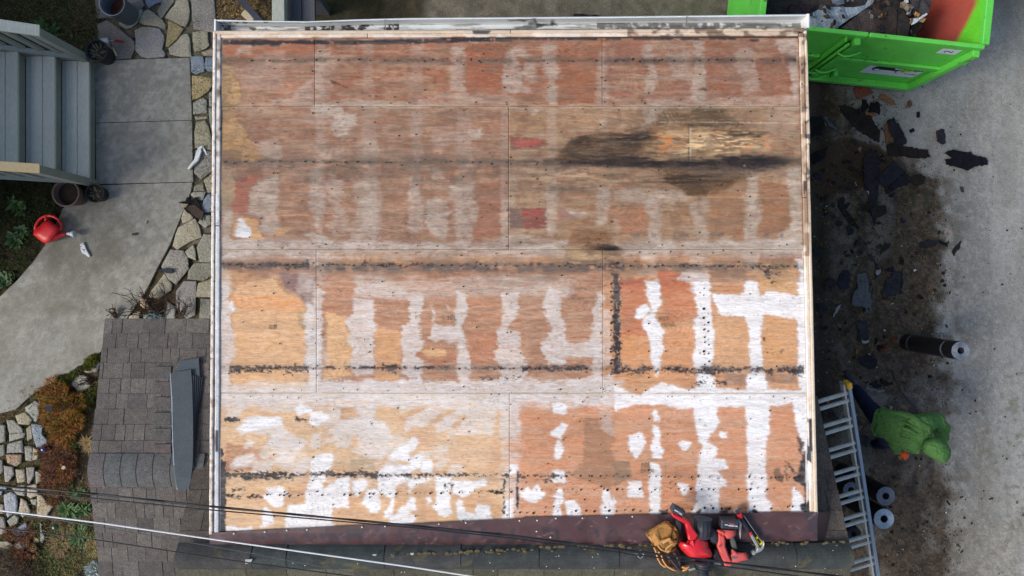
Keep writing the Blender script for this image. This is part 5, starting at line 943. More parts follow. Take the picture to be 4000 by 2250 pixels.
st2 = [('t', [(290, 560), (400, 485), (470, 520), (430, 690), (400, 715), (310, 640)], GY), ('t', [(180, 650), (290, 610), (370, 690), (330, 750), (210, 740)], TN), ('t', [(360, 745), (490, 760), (470, 850), (550, 940), (500, 1010), (420, 1010), (360, 830)], BL), ('t', [(80, 700), (160, 700), (260, 800), (250, 840), (110, 850), (90, 780)], GY),
    ('t', [(110, 860), (290, 840), (270, 890), (110, 940)], GY), ('t', [(0, 750), (60, 760), (60, 930), (-60, 970), (-60, 760)], GY), ('t', [(90, 970), (250, 930), (265, 1060), (80, 1070)], GY), ('t', [(-60, 990), (50, 980), (60, 1090), (-60, 1130)], DG), ('t', [(70, 1090), (245, 1090), (240, 1180), (180, 1220), (90, 1180)], (164, 138, 120)),
    ('t', [(280, 1000), (365, 1000), (370, 1160), (290, 1150)], GY), ('t', [(375, 1010), (440, 1040), (430, 1140), (370, 1150)], TN), ('t', [(45, 1220), (150, 1230), (160, 1310), (100, 1395), (60, 1390)], GY), ('t', [(175, 1260), (280, 1260), (290, 1390), (200, 1405)], TN), ('t', [(300, 1240), (390, 1230), (390, 1330), (330, 1420), (310, 1400)], GY),
    ('t', [(400, 1280), (470, 1290), (470, 1380), (410, 1420)], GY), ('t', [(300, 800), (350, 760), (370, 900), (310, 930)], TN), ('t', [(770, 260), (870, 190), (980, 200), (1030, 310), (900, 390), (850, 330)], GY), ('t', [(910, 140), (980, 80), (1100, 10), (1130, 60), (1100, 150), (1000, 160)], GY), ('t', [(-60, 1170), (30, 1150), (40, 1290), (-60, 1330)], DG),
    ('u', [(-60, 170), (110, 190), (90, 220), (-60, 220)], BL), ('u', [(170, 190), (360, 160), (355, 310), (230, 300)], GY), ('u', [(385, 180), (520, 150), (540, 300), (430, 345), (385, 310)], TN), ('u', [(60, 310), (160, 265), (230, 310), (250, 420), (240, 520), (110, 610), (70, 480)], (166, 170, 176)), ('u', [(300, 350), (380, 400), (430, 540), (320, 620), (270, 520)], TN),
    ('u', [(530, 300), (600, 310), (660, 400), (750, 460), (660, 590), (570, 620), (530, 580)], (176, 164, 138)), ('u', [(430, 370), (520, 360), (525, 450), (450, 430)], GY), ('u', [(105, 670), (210, 585), (270, 620), (250, 700), (150, 750)], GY), ('u', [(140, 820), (290, 740), (370, 690), (390, 770), (390, 830), (220, 880)], BL), ('u', [(-60, 600), (60, 620), (100, 850), (-60, 850)], GY),
    ('u', [(-60, 960), (120, 960), (190, 1010), (100, 1060), (-60, 1030)], TN), ('u', [(210, 1020), (260, 970), (400, 950), (410, 1040), (330, 1080), (210, 1060)], GY), ('u', [(480, 920), (550, 905), (550, 970), (475, 975)], YL), ('u', [(430, 1080), (480, 990), (530, 1050), (500, 1100)], YL), ('u', [(565, 700), (585, 700), (600, 850), (640, 900), (600, 980), (570, 950)], GY),
    ('u', [(-60, 240), (40, 250), (20, 300), (-60, 300)], BL), ('u', [(-60, 420), (50, 440), (55, 560), (-60, 560)], TN)]
garden_path = empty('garden_flagstones', W(120, 1800, 0), None, None); garden_path['kind'] = 'structure'
stp = ((1, 0), (1, .6), (.985, .85), (.93, .97), (.6, 1.0), (.3, .99))
def grow(P, k=1.07):
    cx = sum(p[0] for p in P) / len(P); cy = sum(p[1] for p in P) / len(P); return [(cx + (x - cx) * k, cy + (y - cy) * k) for x, y in P]
def stc(c):
    j = random.randint(-7, 7); return wm([q + j + random.randint(-2, 2) for q in c])
for k, (t, p, c) in enumerate(st): pillow('stone', grow(TL(t, p)), -.035, .034 + random.uniform(0, .006), M_st, path, color=stc(c), prof=stp, rough=.0025, step=6, seed=k)
for k, (t, p, c) in enumerate(st2): pillow('stone', grow(TL(t, p), 1.07), -.04, .045 + random.uniform(0, .012), M_st, garden_path, color=stc(c), prof=stp, rough=.003, step=6, seed=k + 90)

# ---------------------------------------------------------------- plants
def leafmat(name, c=None, k=1):
    if name in MATS: return MATS[name]
    return mat(name, wm(c, k), src='const', n1=(30, .3), n2=(200, .2), bump=None, rough=.6, spec=.3)
def blades(bm, c, n, l, w, lean, r, seed=0, curl=.5, zl=1.0):
    R = random.Random(seed)
    for i in range(n):
        a = R.uniform(0, 6.28); L_ = l * R.uniform(.6, 1.1); ln = R.uniform(*lean); p = Vector(c) + Vector((math.cos(a), math.sin(a), 0)) * R.uniform(0, r); d = Vector((math.cos(a), math.sin(a), 0)); s = Vector((-math.sin(a), math.cos(a), 0))
        pts_ = []
        for k in range(5):
            t = k / 4; pts_.append((p + d * L_ * ln * t + Vector((0, 0, zl * L_ * (1 - ln * .6) * (t - curl * t * t))), w * (math.sin(math.pi * min(1, t * .85 + .15)) if k < 4 else .05)))
        vs = []
        for q, ww in pts_: vs.append((bm.verts.new(q + s * ww + Vector((0, 0, ww * .35))), bm.verts.new(q), bm.verts.new(q - s * ww + Vector((0, 0, ww * .35)))))
        for k in range(4):
            for j in range(2): bm.faces.new((vs[k][j], vs[k][j + 1], vs[k + 1][j + 1], vs[k + 1][j]))
def leafy(name, label, cat, spots, m, group=None, n=14, l=.14, w=.022, lean=(.5, .95), r=.02, z=-.02):
    e = empty(name, W(spots[0][0], spots[0][1], 0), label, cat, group); bm = bmesh.new()
    for k, (x, y, s) in enumerate(spots): blades(bm, W(x, y, z), n, l * s, w * s, lean, r, seed=int(x + y))
    link('foliage', bm_mesh('foliage', bm, True), m, e)
    bm = bmesh.new()
    for x, y, s in spots: box_bm(bm, W(x, y, z + .01), (.02, .02, .03))
    link('root_crown', bm_mesh('root_crown', bm), mat('stem', wm((90, 84, 50)), bump=None), e); return e
G1 = leafmat('leaf_green', (70, 104, 50)); G2 = leafmat('leaf_dark', (52, 82, 46)); G3 = leafmat('leaf_bright', (84, 128, 44)); G4 = leafmat('straw', (176, 148, 98)); G5 = leafmat('moss', (112, 118, 36)); G6 = leafmat('dull_straw', (130, 108, 70))
leafy('leafy_plant', 'broad leaved green plant sprouting beside the top handrail of the porch steps', 'plant', [(178, 108, 1.3), (208, 126, 1.2), (190, 142, 1.1)], G1, n=16)
leafy('leafy_plant', 'green plant with pointed leaves above the red watering can', 'plant', [(72, 800, 1.2), (88, 822, 1.0), (60, 790, .9)], G1, n=12)
leafy('leafy_plant', 'dark broad leaved plant in the bed just left of the watering can', 'plant', [(85, 905, 1.1), (60, 935, 1.2), (70, 950, .9)], G2, n=12, w=.028)
leafy('leafy_plant', 'small leafy plant in the bed by the left edge of the concrete walk', 'plant', [(20, 1100, 1.3), (30, 1080, 1)], G2, n=10, w=.028)
leafy('leafy_plant', 'dense clump of fresh green leaves between the flagstones and the lower shingle roof', 'plant', [(262, 1985, 1.3), (280, 2005, 1.2), (325, 1995, 1.1), (340, 1980, .8)], leafmat('leaf_mid', (60, 96, 44)), n=26, w=.012)
leafy('leafy_plant', 'arching green strap leaves below the green glass ball', 'plant', [(310, 2085, 1.4), (330, 2100, 1.1)], leafmat('leaf_mid'), n=20, w=.012, lean=(.7, 1))
leafy('leafy_plant', 'low green sprout beside the straw tuft near the bottom of the shingle roof', 'plant', [(335, 2130, .9)], G2, n=12, w=.012)
leafy('leafy_plant', 'green shoot growing where the two black cables cross the garden edge', 'plant', [(290, 1915, 1.0), (320, 1925, .9)], leafmat('leaf_mid'), n=18, w=.010)
leafy('leafy_plant', 'small green tuft between pale stones in the garden paving', 'plant', [(68, 2012, .8)], G3, n=22, w=.004)
leafy('grass_tuft', 'bright green grass tuft beside the orange heather', 'grass', [(275, 1748, 1.2)], G3, n=130, l=.12, w=.0025, lean=(.2, .95), r=.03)
leafy('grass_tuft', 'straw coloured grass tuft sticking out beside the middle of the shingle roof', 'grass', [(342, 1728, 1.1), (348, 1745, 1)], G4, n=90, l=.12, w=.0022, lean=(.5, 1), r=.02)
leafy('grass_tuft', 'straw coloured grass tuft low by the bottom left shingle edge', 'grass', [(366, 2132, 1.2), (372, 2150, 1)], G4, n=90, l=.13, w=.0022, lean=(.5, 1), r=.02)
leafy('dry_grass', 'dry brown grass clump below the green glass ball', 'grass', [(245, 2120, 1.5), (230, 2140, 1.3), (260, 2105, 1.2), (265, 2060, 1.3)], G6, n=90, l=.11, w=.003, lean=(.5, 1), r=.05)
def shrub(name, label, spots, mats, n, l, w, z=0.0):
    e = empty(name, W(spots[0][0], spots[0][1], 0), label, 'shrub'); R = random.Random(len(spots) * 7 + n)
    for part_k, m in enumerate(mats):
        bm = bmesh.new()
        for (x, y, r, h) in spots:
            for i in range(int(n * r * r / 6400)):
                a = R.uniform(0, 6.28); q = math.sqrt(R.random()); hh = h * math.sqrt(max(0, 1 - q * q)) * R.uniform(.25, 1.05); q *= .72 + .62 * sn(a * 3.2 + x, y * .1, 1, 330); c = W(x + math.cos(a) * q * r, y + math.sin(a) * q * r, z + hh)
                if R.random() > .62 - .2 * part_k + .9 * sn(c.x, c.y, .09, 300 + part_k) - .35: continue
                d = Vector((math.cos(-a) * q, math.sin(-a) * q, 0)) + Vector((R.uniform(-.6, .6), R.uniform(-.6, .6), R.uniform(.2, 1))); d.normalize(); s = d.cross(Vector((R.uniform(-1, 1), R.uniform(-1, 1), 1))).normalized(); ll = l * R.uniform(.6, 1.5) * (1 + .8 * (q > .85))
                v0 = bm.verts.new(c - d * ll * .4 - s * w * .5); v1 = bm.verts.new(c + s * w); v2 = bm.verts.new(c + d * ll); v3 = bm.verts.new(c - s * w); v4 = bm.verts.new(c - d * ll * .4 + s * w * .5)
                bm.faces.new((v0, v3, v2, v1)); bm.faces.new((v0, v1, v4))
        link('foliage', bm_mesh('foliage', bm), m, e)
    bm = bmesh.new()
    for (x, y, r, h) in spots:
        for i in range(10): a = R.uniform(0, 6.28); q = R.uniform(.3, .9) * r; v = tube_mesh('t', [W(x, y, z - .02), W(x + math.cos(a) * q * .5, y + math.sin(a) * q * .5, z + h * .6), W(x + math.cos(a) * q, y + math.sin(a) * q, z + h * .55)], .004, 5); bm.from_mesh(v); bpy.data.meshes.remove(v)
    o = link('stem', bm_mesh('stem', bm), mat('twig', wm((72, 54, 44)), bump=None), e); o['kind'] = 'stuff'; return e
H1 = leafmat('heather_orange', (178, 112, 48)); H2 = leafmat('heather_olive', (136, 126, 44)); H3 = leafmat('heather_rust', (138, 80, 48)); H4 = leafmat('heather_dark', (74, 66, 36)); H5 = leafmat('heather_plum', (122, 92, 80))
shrub('heather_shrub', 'large orange and olive heather mound beside the pale flagstones', [(232, 1600, 66, .20), (215, 1535, 50, .16), (280, 1570, 48, .18), (240, 1680, 54, .16), (170, 1590, 26, .08), (290, 1640, 38, .14), (190, 1650, 28, .08), (262, 1720, 28, .10), (150, 1540, 14, .05)], [H1, H2, H3, H4, leafmat('heather_green', (96, 112, 44))], 2000, .020, .0036)
shrub('heather_shrub', 'rust and plum coloured heather spreading below the blue glass ball', [(215, 1790, 50, .12), (180, 1760, 32, .08), (245, 1835, 44, .11), (195, 1855, 34, .08), (232, 1895, 38, .08), (275, 1790, 34, .10), (175, 1905, 20, .06), (205, 1955, 24, .05)], [H3, H5, H1, H4, leafmat('heather_green')], 1900, .020, .0034)
shrub('low_shrub', 'rusty low shrub between the small boulders at the lower left', [(100, 2150, 40, .10), (80, 2180, 36, .08), (120, 2080, 24, .06), (40, 2085, 26, .05), (90, 2100, 24, .05)], [H3, H5, H1], 1900, .016, .0035)
shrub('twiggy_shrub', 'grey brown leafless shrub in the bottom left corner', [(50, 2215, 60, .12), (110, 2240, 50, .1), (10, 2170, 40, .1)], [leafmat('greyplum', (104, 90, 84)), H4], 1700, .024, .0022)
shrub('mossy_shrub', 'yellow green mossy plant at the left corner of the shingle roof', [(352, 1418, 20, .08), (362, 1405, 18, .08), (340, 1432, 16, .06), (375, 1395, 14, .05)], [G5, leafmat('moss_dark', (82, 90, 36))], 9000, .012, .004)
shrub('mossy_shrub', 'green moss band creeping along the curved concrete edge', [(318, 1440, 13, .04), (300, 1455, 14, .05), (282, 1468, 16, .05), (262, 1482, 20, .05), (240, 1492, 20, .05), (222, 1500, 18, .05), (382, 1505, 16, .07), (372, 1530, 22, .08), (350, 1550, 26, .09), (335, 1580, 24, .07)], [leafmat('moss_dark'), G5, H4], 8000, .012, .004)
shrub('dusty_miller', 'silver white plant by the bottom left corner of the shingle roof', [(372, 2235, 26, .16), (358, 2225, 22, .12), (378, 2205, 14, .1)], [leafmat('silver', (206, 214, 212)), leafmat('silver_green', (160, 176, 170))], 3200, .020, .006)
e = shrub('succulent_bed', 'pale blue green succulent tucked under the roof eave among the twigs', [(600, 1238, 16, .08), (585, 1240, 12, .06), (625, 1240, 10, .06)], [leafmat('succulent', (168, 192, 190))], 5200, .024, .005)
def groundcover(name, label, P, n, cols, size, z=-.01, seed=1):
    r = random.Random(seed); v = []; f = []; c = []; x0 = min(p[0] for p in P); x1 = max(p[0] for p in P); y0 = min(p[1] for p in P); y1 = max(p[1] for p in P)
    xs_ = np.array([r.uniform(x0, x1) for _ in range(n)]); ys_ = np.array([r.uniform(y0, y1) for _ in range(n)]); ins = inpoly(xs_, ys_, P) & (vnoise(xs_, ys_, 24, 320 + seed, 2) > .36)
    for x, y in zip(xs_[ins], ys_[ins]):
        p = W(x, y, z + r.uniform(0, .035)); a = r.uniform(0, 6.28); s = r.uniform(*size); u = Vector((math.cos(a), math.sin(a), r.uniform(-.4, .4))) * s; w = Vector((-math.sin(a), math.cos(a), r.uniform(-.4, .4))) * s * .8
        b = len(v); v += [p - u, p + w, p + u, p - w]; f.append((b, b + 1, b + 2, b + 3)); c += [lin(r.choice(cols)) * AK * r.uniform(.6, 1.2)] * 4
    me = pydata(name, v, f); set_color(me, np.array(c)); o = link(name, me, M_lit); o['kind'] = 'stuff'; o['label'] = label; o['category'] = 'ground cover'; return o
LG = [(64, 90, 44), (84, 104, 50), (52, 72, 38), (110, 108, 60)]
groundcover('ground_cover', 'low green clover like leaves filling the bed left of the concrete walk', [(-60, 700), (375, 712), (330, 745), (243, 810), (215, 870), (176, 950), (129, 1018), (70, 1085), (0, 1150), (-60, 1180)], 9000, [(40, 58, 28), (52, 66, 32), (34, 48, 26), (70, 68, 38)], (.006, .014), seed=1)
groundcover('ground_cover', 'sparse green weeds and thatch in the top left corner', [(-60, -60), (390, -60), (380, 240), (300, 240), (160, 110), (-60, 110)], 4200, LG + [(120, 98, 62), (100, 82, 52)], (.005, .012), seed=2)
groundcover('ground_cover', 'tiny green moss tufts in the joints of the garden flagstones', [(-60, 1620), (120, 1500), (180, 1560), (180, 2100), (-60, 2120)], 4200, [(76, 92, 46), (96, 100, 50), (64, 76, 40)], (.004, .009), z=-.02, seed=3)
groundcover('ground_cover', 'mossy specks in the gravel joints beside the deck', [(740, 60), (775, 60), (790, 230), (840, 240), (840, 760), (745, 760), (735, 300)], 2600, [(76, 92, 46), (96, 96, 60), (110, 104, 84)], (.004, .008), z=-.02, seed=4)
groundcover('ground_cover', 'thin green weeds growing through the garden litter at the lower left', [(120, 2040), (390, 2040), (395, 2260), (120, 2260)], 3200, LG + [(120, 104, 70)], (.005, .012), seed=5)
groundcover('ground_cover', 'patches of green weeds in the dirt right of the deck', [(3160, 620), (3400, 560), (3640, 760), (3640, 1000), (3400, 1060), (3330, 1350), (3160, 1330)], 3800, [(58, 76, 34), (74, 70, 42), (44, 56, 28)], (.004, .010), z=.02, seed=6)
thatch = bmesh.new(); R = random.Random(5)
for i in range(520):
    if i < 260: x, y = R.uniform(-40, 380), R.uniform(-40, 240)
    elif i < 330: x, y = R.uniform(845, 1060), R.uniform(-40, 70)
    else: x, y = R.uniform(100, 395), R.uniform(1900, 2260)
    a = R.uniform(0, 6.28); l = R.uniform(.02, .11); p = W(x, y, -.005 + R.uniform(0, .02)); d = Vector((math.cos(a), math.sin(a), R.uniform(-.1, .3))) * l; s = Vector((-math.sin(a), math.cos(a), 0)) * .0016
    vs = [thatch.verts.new(q) for q in (p - s, p + s, p + d + s * .4, p + d - s * .4)]; thatch.faces.new(vs)
o = link('thatch', bm_mesh('thatch', thatch), G6); o['kind'] = 'stuff'
# dead twigs over the walk edge
def twigs(label, c, n, l, seed, z0=.02, spread=1.0, up=(0, 1.9)):
    e = empty('twig_bush', W(c[0], c[1], 0), label, 'shrub'); R = random.Random(seed); bm = bmesh.new()
    def br(p, d, L_, r, lev):
        pts_ = [p]; q = p.copy()
        for k in range(4): d = (d + Vector((R.uniform(-.3, .3), R.uniform(-.3, .3), R.uniform(-.12, .18)))).normalized(); q = q + d * L_ / 4; q.z = max(q.z, .01); pts_.append(q.copy())
        me = tube_mesh('t', pts_, r, 5, [r * (1 - .15 * k) for k in range(5)]); bm.from_mesh(me); bpy.data.meshes.remove(me)
        if lev < 2:
            for k in (1, 2, 3, 4):
                if R.random() < .8: br(pts_[k], (d + Vector((R.uniform(-1, 1), R.uniform(-1, 1), R.uniform(-.1, .5)))).normalized(), L_ * R.uniform(.3, .6), r * .7, lev + 1)
    for i in range(n):
        a = R.uniform(*up); br(W(c[0] + R.uniform(-30, 30) * spread, c[1] + R.uniform(-12, 12), z0), Vector((math.cos(a), math.sin(a), .35)).normalized(), l * R.uniform(.6, 1.1), .0075, 0)
    link('branch', bm_mesh('branch', bm, True), MATS['twig'], e)
twigs('tangle of dead brown twigs poking out above the lower shingle roof', (600, 1238), 18, .36, 3, spread=1.6, up=(.2, 2.9))
twigs('spiky bare twig bunch right of the twig tangle', (705, 1235), 7, .22, 4, spread=.9, up=(.6, 2.2))
twigs('tiny bare twig spray at the upper left corner of the shingle roof', (452, 1238), 7, .13, 5, spread=.3, up=(.7, 2.6))
twigs('dry brown twigs below the yellow moss at the shingle edge', (372, 1478), 7, .2, 6, spread=.4, up=(2.0, 4.2))
# ---------------------------------------------------------------- porch steps on the left
M_por = mat('porch_paint', wm((192, 197, 186)), n1=(5, .07), n2=(70, .10), bump=(60, .25), rough=.6, stretch=(1, .25, 1))
M_por2 = mat('porch_paint_side', wm((140, 146, 138)), n1=(5, .1), n2=(70, .12), bump=(60, .25), rough=.65)
M_new = mat('new_pine', wm((226, 200, 150)), n1=(7, .06), n2=(60, .08), bump=(60, .1), rough=.6, stretch=(.2, 1, 1))
porch = empty('porch_steps', (-5.5, 2.05, 0), 'grey painted wooden porch steps with slatted railings on both sides', 'steps')
TY0, TY1 = 1.335, 2.775
fr = [(-5.165, .165), (-5.475, .33), (-5.80, .495), (-6.12, .66), (-6.44, .825)]
for k, (x, z) in enumerate(fr):
    for j, (o0, o1) in enumerate(((0, .142), (.147, .285))): box('tread_board', (x - (o0 + o1) / 2, (TY0 + TY1) / 2, z - .018), (o1 - o0, TY1 - TY0, .036), M_por, porch, bev=.004)
    xb_ = (fr[k + 1][0] - .024) if k + 1 < len(fr) else x - .33
    box('tread_board', ((x - .290 + xb_) / 2, (TY0 + TY1) / 2, z - .024), (x - .290 - xb_, TY1 - TY0, .03), M_por, porch, bev=.002)
    box('riser', (x - .036, (TY0 + TY1) / 2, z - .036 - .065), (.022, TY1 - TY0 - .004, .128), M_por2, porch, bev=.002)
for y in (TY0 + .01, TY1 - .01):
    beam('stringer', (-5.20, y + (.03 if y > 2 else -.03), .03), (-6.7, y + (.03 if y > 2 else -.03), .78), .036, .24, M_por2, porch)
for y, mt, top in ((2.80, M_por, 'grey'), (1.30, M_new, 'new')):
    hp = 1.08
    box('newel_post', (-5.205, y, hp / 2), (.09, .09, hp), M_por2, porch, bev=.004)
    x0, x1 = -5.14, -6.9
    zt = lambda x: hp + .02 + (-(x + 5.205)) * .515
    beam('handrail', (x0, y, zt(x0)), (x1, y, zt(x1)), .118 if mt is M_por else .10, .036, mt, porch)
    beam('bottom_rail', (-5.25, y, .20), (x1, y, .20 + 1.65 * .515), .06, .036, M_por2, porch)
    x = -5.37
    while x > x1: beam('baluster', (x, y, zt(x) - .02), (x, y, zt(x) - .80), .03, .075, M_por2, porch, bev=.002); x -= .165
for y in (2.775 + .35, ): pass

# ---------------------------------------------------------------- the neighbouring house the steps lead up to
nb = empty('neighbour_house', (-9.6, 3.2, 0), 'grey two storey neighbouring house standing left of the porch steps', 'house')
M_sid = mat('grey_clapboard', wm((150, 154, 150)), n1=(3, .08), bump=(30, .2), rough=.8)
box('wall', (-10.2, 3.9, 1.55), (4.4, 7.9, 3.1), M_sid, nb, bev=0); box('porch_deck', (-7.35, 2.05, .90), (1.2, 2.2, .06), M_por, nb, bev=.004)
for k in range(19): box('clapboard', (-7.985, 3.9, .2 + k * .15), (.02, 7.9, .146), M_sid, nb, Matrix.Rotation(math.radians(6), 3, 'Y'), 0)
box('door', (-7.966, 2.05, 1.98), (.03, .92, 2.05), M_new, nb); box('window', (-7.966, 4.6, 2.2), (.03, 1.1, 1.2), mat('window_glass', wm((40, 48, 56)), n1=None, n2=None, bump=None, rough=.08, spec=.8), nb)
box('roof', (-10.2, 3.9, 3.18), (4.7, 8.4, .14), M_shb, nb, bev=.01)

# ---------------------------------------------------------------- pots, bucket, tools on the left
M_blk = mat('black_plastic', wm((40, 40, 46)), n1=(20, .1), n2=None, bump=(60, .1), rough=.5)
M_pot = mat('dull_clay_plastic', wm((104, 86, 84)), n1=(20, .1), n2=None, bump=(60, .15), rough=.6)
M_potsoil = mat('pot_soil', wm((52, 42, 34)), n2=(120, .5), bump=(80, 1), rough=1)
def pot(name, label, px, py, zt, r, rb, m, soil_z, lip=.012, cat='pot', content=True):
    c = W(px, py, zt); base = Vector((c.x, c.y, 0)); e = empty(name, base, label, cat)
    lathe('pot_wall', base, [(rb, 0), (rb, .004), (r - .004, zt - .025), (r + lip, zt - .025), (r + lip, zt), (r, zt + .002), (r - .006, zt - .002), (r - .010, soil_z), (rb * .9, .01)], m, e)
    if content: lathe('potting_soil', base, [(r - .011, soil_z), (r * .5, soil_z + .006), (.001, soil_z + .010)], M_potsoil, e)
    return e
pot('plant_pot', 'large empty looking brown plastic pot at the foot of the lower railing', 256, 754, .26, .155, .12, M_pot, .17)
e = pot('plant_pot', 'small black pot with a grey seedling beside the large brown pot', 369, 754, .16, .112, .085, M_blk, .12, lip=.006)
bm = bmesh.new(); blades(bm, worg(e) + Vector((-.01, .01, .12)), 26, .07, .004, (.5, 1), .045, 3); link('seedling', bm_mesh('seedling', bm, True), leafmat('grey_sprig', (104, 112, 88)), e)
e = pot('plant_pot', 'black nursery pot with wiry sprigs next to the garden trowel', 376, 197, .24, .128, .10, M_blk, .19, lip=.006)
bm = bmesh.new(); blades(bm, worg(e) + Vector((0, 0, .19)), 60, .08, .004, (.4, 1), .07, 5); link('sprig', bm_mesh('sprig', bm, True), leafmat('grey_sprig', None), e)
M_buck = mat('grey_bucket', wm((96, 106, 116)), n1=(8, .08), n2=None, bump=None, rough=.45)
base = W(437, 12, .36); e = empty('bucket', Vector((base.x, base.y, 0)), 'grey bucket half full of rusty brown water standing on the flagstones', 'bucket')
b0 = Vector((base.x + 0, base.y, 0))
lathe('bucket_wall', b0, [(.125, 0), (.128, .004), (.142, .33), (.150, .335), (.150, .355), (.144, .36), (.138, .352), (.128, .05), (.12, .01), (.001, .01)], M_buck, e, n=36)
lathe('rim', b0, [(.146, .362), (.152, .366), (.152, .358), (.146, .356)], mat('bucket_rim', wm((150, 162, 172)), bump=None, n2=None, rough=.4), e, n=36)
lathe('water', b0, [(.131, .16), (.06, .161), (.001, .161)], mat('rusty_water', wm((92, 52, 36)), n1=(9, .4), n2=None, bump=None, rough=.15, spec=.6), e, n=36)
M_stl = mat('brushed_steel', wm((168, 174, 178)), metal=.6, rough=.4, n1=(20, .1), n2=(90, .1), bump=None)
M_red = mat('red_grip', wm((150, 30, 34)), n1=(20, .1), n2=None, bump=None, rough=.5)
def chain(P, z): return [W(x, y, zz) for (x, y), zz in zip(P, z)]
e = empty('garden_trowel', W(440, 160, 0), 'garden trowel with red handle leaning on the black nursery pot', 'trowel')
pillow('blade', TL('s', [(220, 700), (280, 680), (375, 680), (390, 780), (340, 775), (270, 740)]), .15, .008, M_stl, e, step=8)
tube('shank', chain(TL('s', [(385, 725), (430, 730), (490, 733)]), (.155, .14, .12)), .006, M_stl, e)
tube('handle', chain(TL('s', [(490, 733), (540, 735), (620, 745), (675, 752)]), (.12, .10, .07, .05)), .015, M_red, e, n=12, rads=[.012, .016, .015, .010])
e = empty('hand_fork', W(447, 200, 0), 'small garden tool with cream handle next to the trowel', 'hand tool')
tube('shank', chain(TL('s', [(395, 690), (430, 790), (455, 850)]), (.17, .10, .06)), .005, mat('dark_steel', wm((60, 56, 54)), bump=None, rough=.5), e)
tube('handle', chain(TL('s', [(452, 848), (480, 900), (510, 960), (530, 1005)]), (.06, .05, .045, .035)), .014, mat('cream_wood', wm((196, 182, 150)), bump=None, rough=.6), e, n=12, rads=[.011, .013, .014, .013])
# watering can lying on its side
M_can = mat('red_plastic', wm((232, 38, 44)), n1=(9, .05), n2=None, bump=None, rough=.42, spec=.5)
e = empty('watering_can', W(155, 910, 0), 'bright red plastic watering can with white rose lying on the walk', 'watering can')
w_ = lambda p: TL('w', p)
pillow('body', w_([(545, 1040), (535, 1105), (655, 1205), (740, 1250), (830, 1215), (900, 1120), (945, 1050), (955, 990), (920, 950), (850, 905), (800, 866), (740, 872), (690, 910), (630, 968), (575, 1005)]), .02, .17, M_can, e, step=8, prof=((.93, 0), (1, .3), (.99, .6), (.9, .84), (.72, .96), (.4, 1.0)))
hp = w_([(568, 1030), (582, 950), (625, 875), (680, 826), (740, 802), (810, 796), (880, 814), (945, 862), (984, 925), (990, 985), (950, 1040)])
tube('handle', chain(hp, [.10] * len(hp)), .017, M_can, e, n=12)
tube('handle_bridge', chain(w_([(760, 805), (745, 850), (740, 880)]), [.10] * 3), .017, M_can, e, n=10)
tube('spout', chain(w_([(850, 1150), (950, 1115), (1040, 1095), (1090, 1090)]), (.09, .085, .08, .075)), .03, M_can, e, n=14, rads=[.046, .034, .020, .014])
M_rose = mat('white_plastic', wm((196, 208, 216)), n2=None, bump=None, rough=.4)
a, b = W(262, 913, .075), W(278, 914, .075); axis = (b - a)
tube('rose', [W(262, 913, .075), W(272, 913, .075), W(283, 914, .075), W(292, 914, .075), W(293.5, 914, .075)], .03, M_rose, e, n=20, rads=[.016, .018, .036, .043, .034])
# torn white metal scraps
M_scr = mat('bent_white_metal', wm((222, 226, 228)), n1=(14, .1), n2=(60, .1), bump=None, rough=.4, tint=(wm((70, 56, 46)), 22, .60, .64))
slab('metal_scrap', TL('b', [(603, 395), (615, 384), (630, 384), (652, 440), (680, 485), (665, 492), (640, 470), (618, 460), (606, 430)]), .03, .02, M_scr, None, bev=.004, jag=1, step=12)
o = bpy.context.scene.objects[-1] if False else None
def last(name): return [x for x in S.objects if x.name.split('.')[0] == name][-1]
tag(last('metal_scrap'), 'short crumpled white metal scrap on the walk below the watering can', 'scrap')
e = empty('metal_scrap', W(770, 620, 0), 'bent strip of white metal flashing across the stone edge', 'scrap')
slab('strip', TL('a', [(1508, 1100), (1530, 1098), (1522, 1130), (1506, 1175), (1495, 1210), (1460, 1240), (1425, 1282), (1410, 1270), (1440, 1230), (1465, 1200), (1475, 1160), (1490, 1120)]), .05, .03, M_scr, e, bev=.005, jag=1, step=14)
slab('bent_end', TL('a', [(1530, 1100), (1560, 1150), (1575, 1165), (1555, 1168), (1535, 1135)]), .07, .01, M_scr, e, bev=.002)
M_felt = mat('roofing_felt', src='object', rough=1, n1=(9, .3), n2=(110, .5), bump=(60, .8), spec=.08, bd=.01)
def fz(z, amp=.012, s=30, seed=1): return lambda x, y: W(x, y, z + amp * (sn(x, y, s, seed) - .2))
def scrap(name, label, cat, P, z, th, col, group=None, jag=1.5, parent=None, step=9, seed=0, amp=.014, m=None):
    c = wm(col, .9); q = slab(name, P, z, th, m or M_felt, parent, color=c, bev=.002, jag=jag, step=step, seed=seed, zf=fz(z, amp, 26, seed + 3))
    if label: tag(q, label, cat, group)
    return q
e = empty('felt_scrap', W(750, 810, 0), 'torn dark roofing felt scrap with pale edge on the flagstones', 'scrap')
scrap('torn_sheet', None, None, TL('b', [(1390, 80), (1430, 100), (1470, 95), (1510, 130), (1535, 150), (1525, 218), (1480, 190), (1440, 160), (1405, 130)]), .03, .012, (76, 66, 60), parent=e)
scrap('torn_sheet', None, None, TL('b', [(1345, 78), (1400, 70), (1410, 40), (1425, 42), (1430, 60), (1460, 55), (1470, 35), (1490, 40), (1490, 70), (1530, 140), (1440, 100), (1400, 130)]), .025, .010, (40, 38, 40), parent=e, seed=3)
scrap('pale_edge', None, None, TL('b', [(1350, 85), (1420, 90), (1400, 120), (1375, 108)]), .045, .006, (170, 160, 140), parent=e, seed=4)
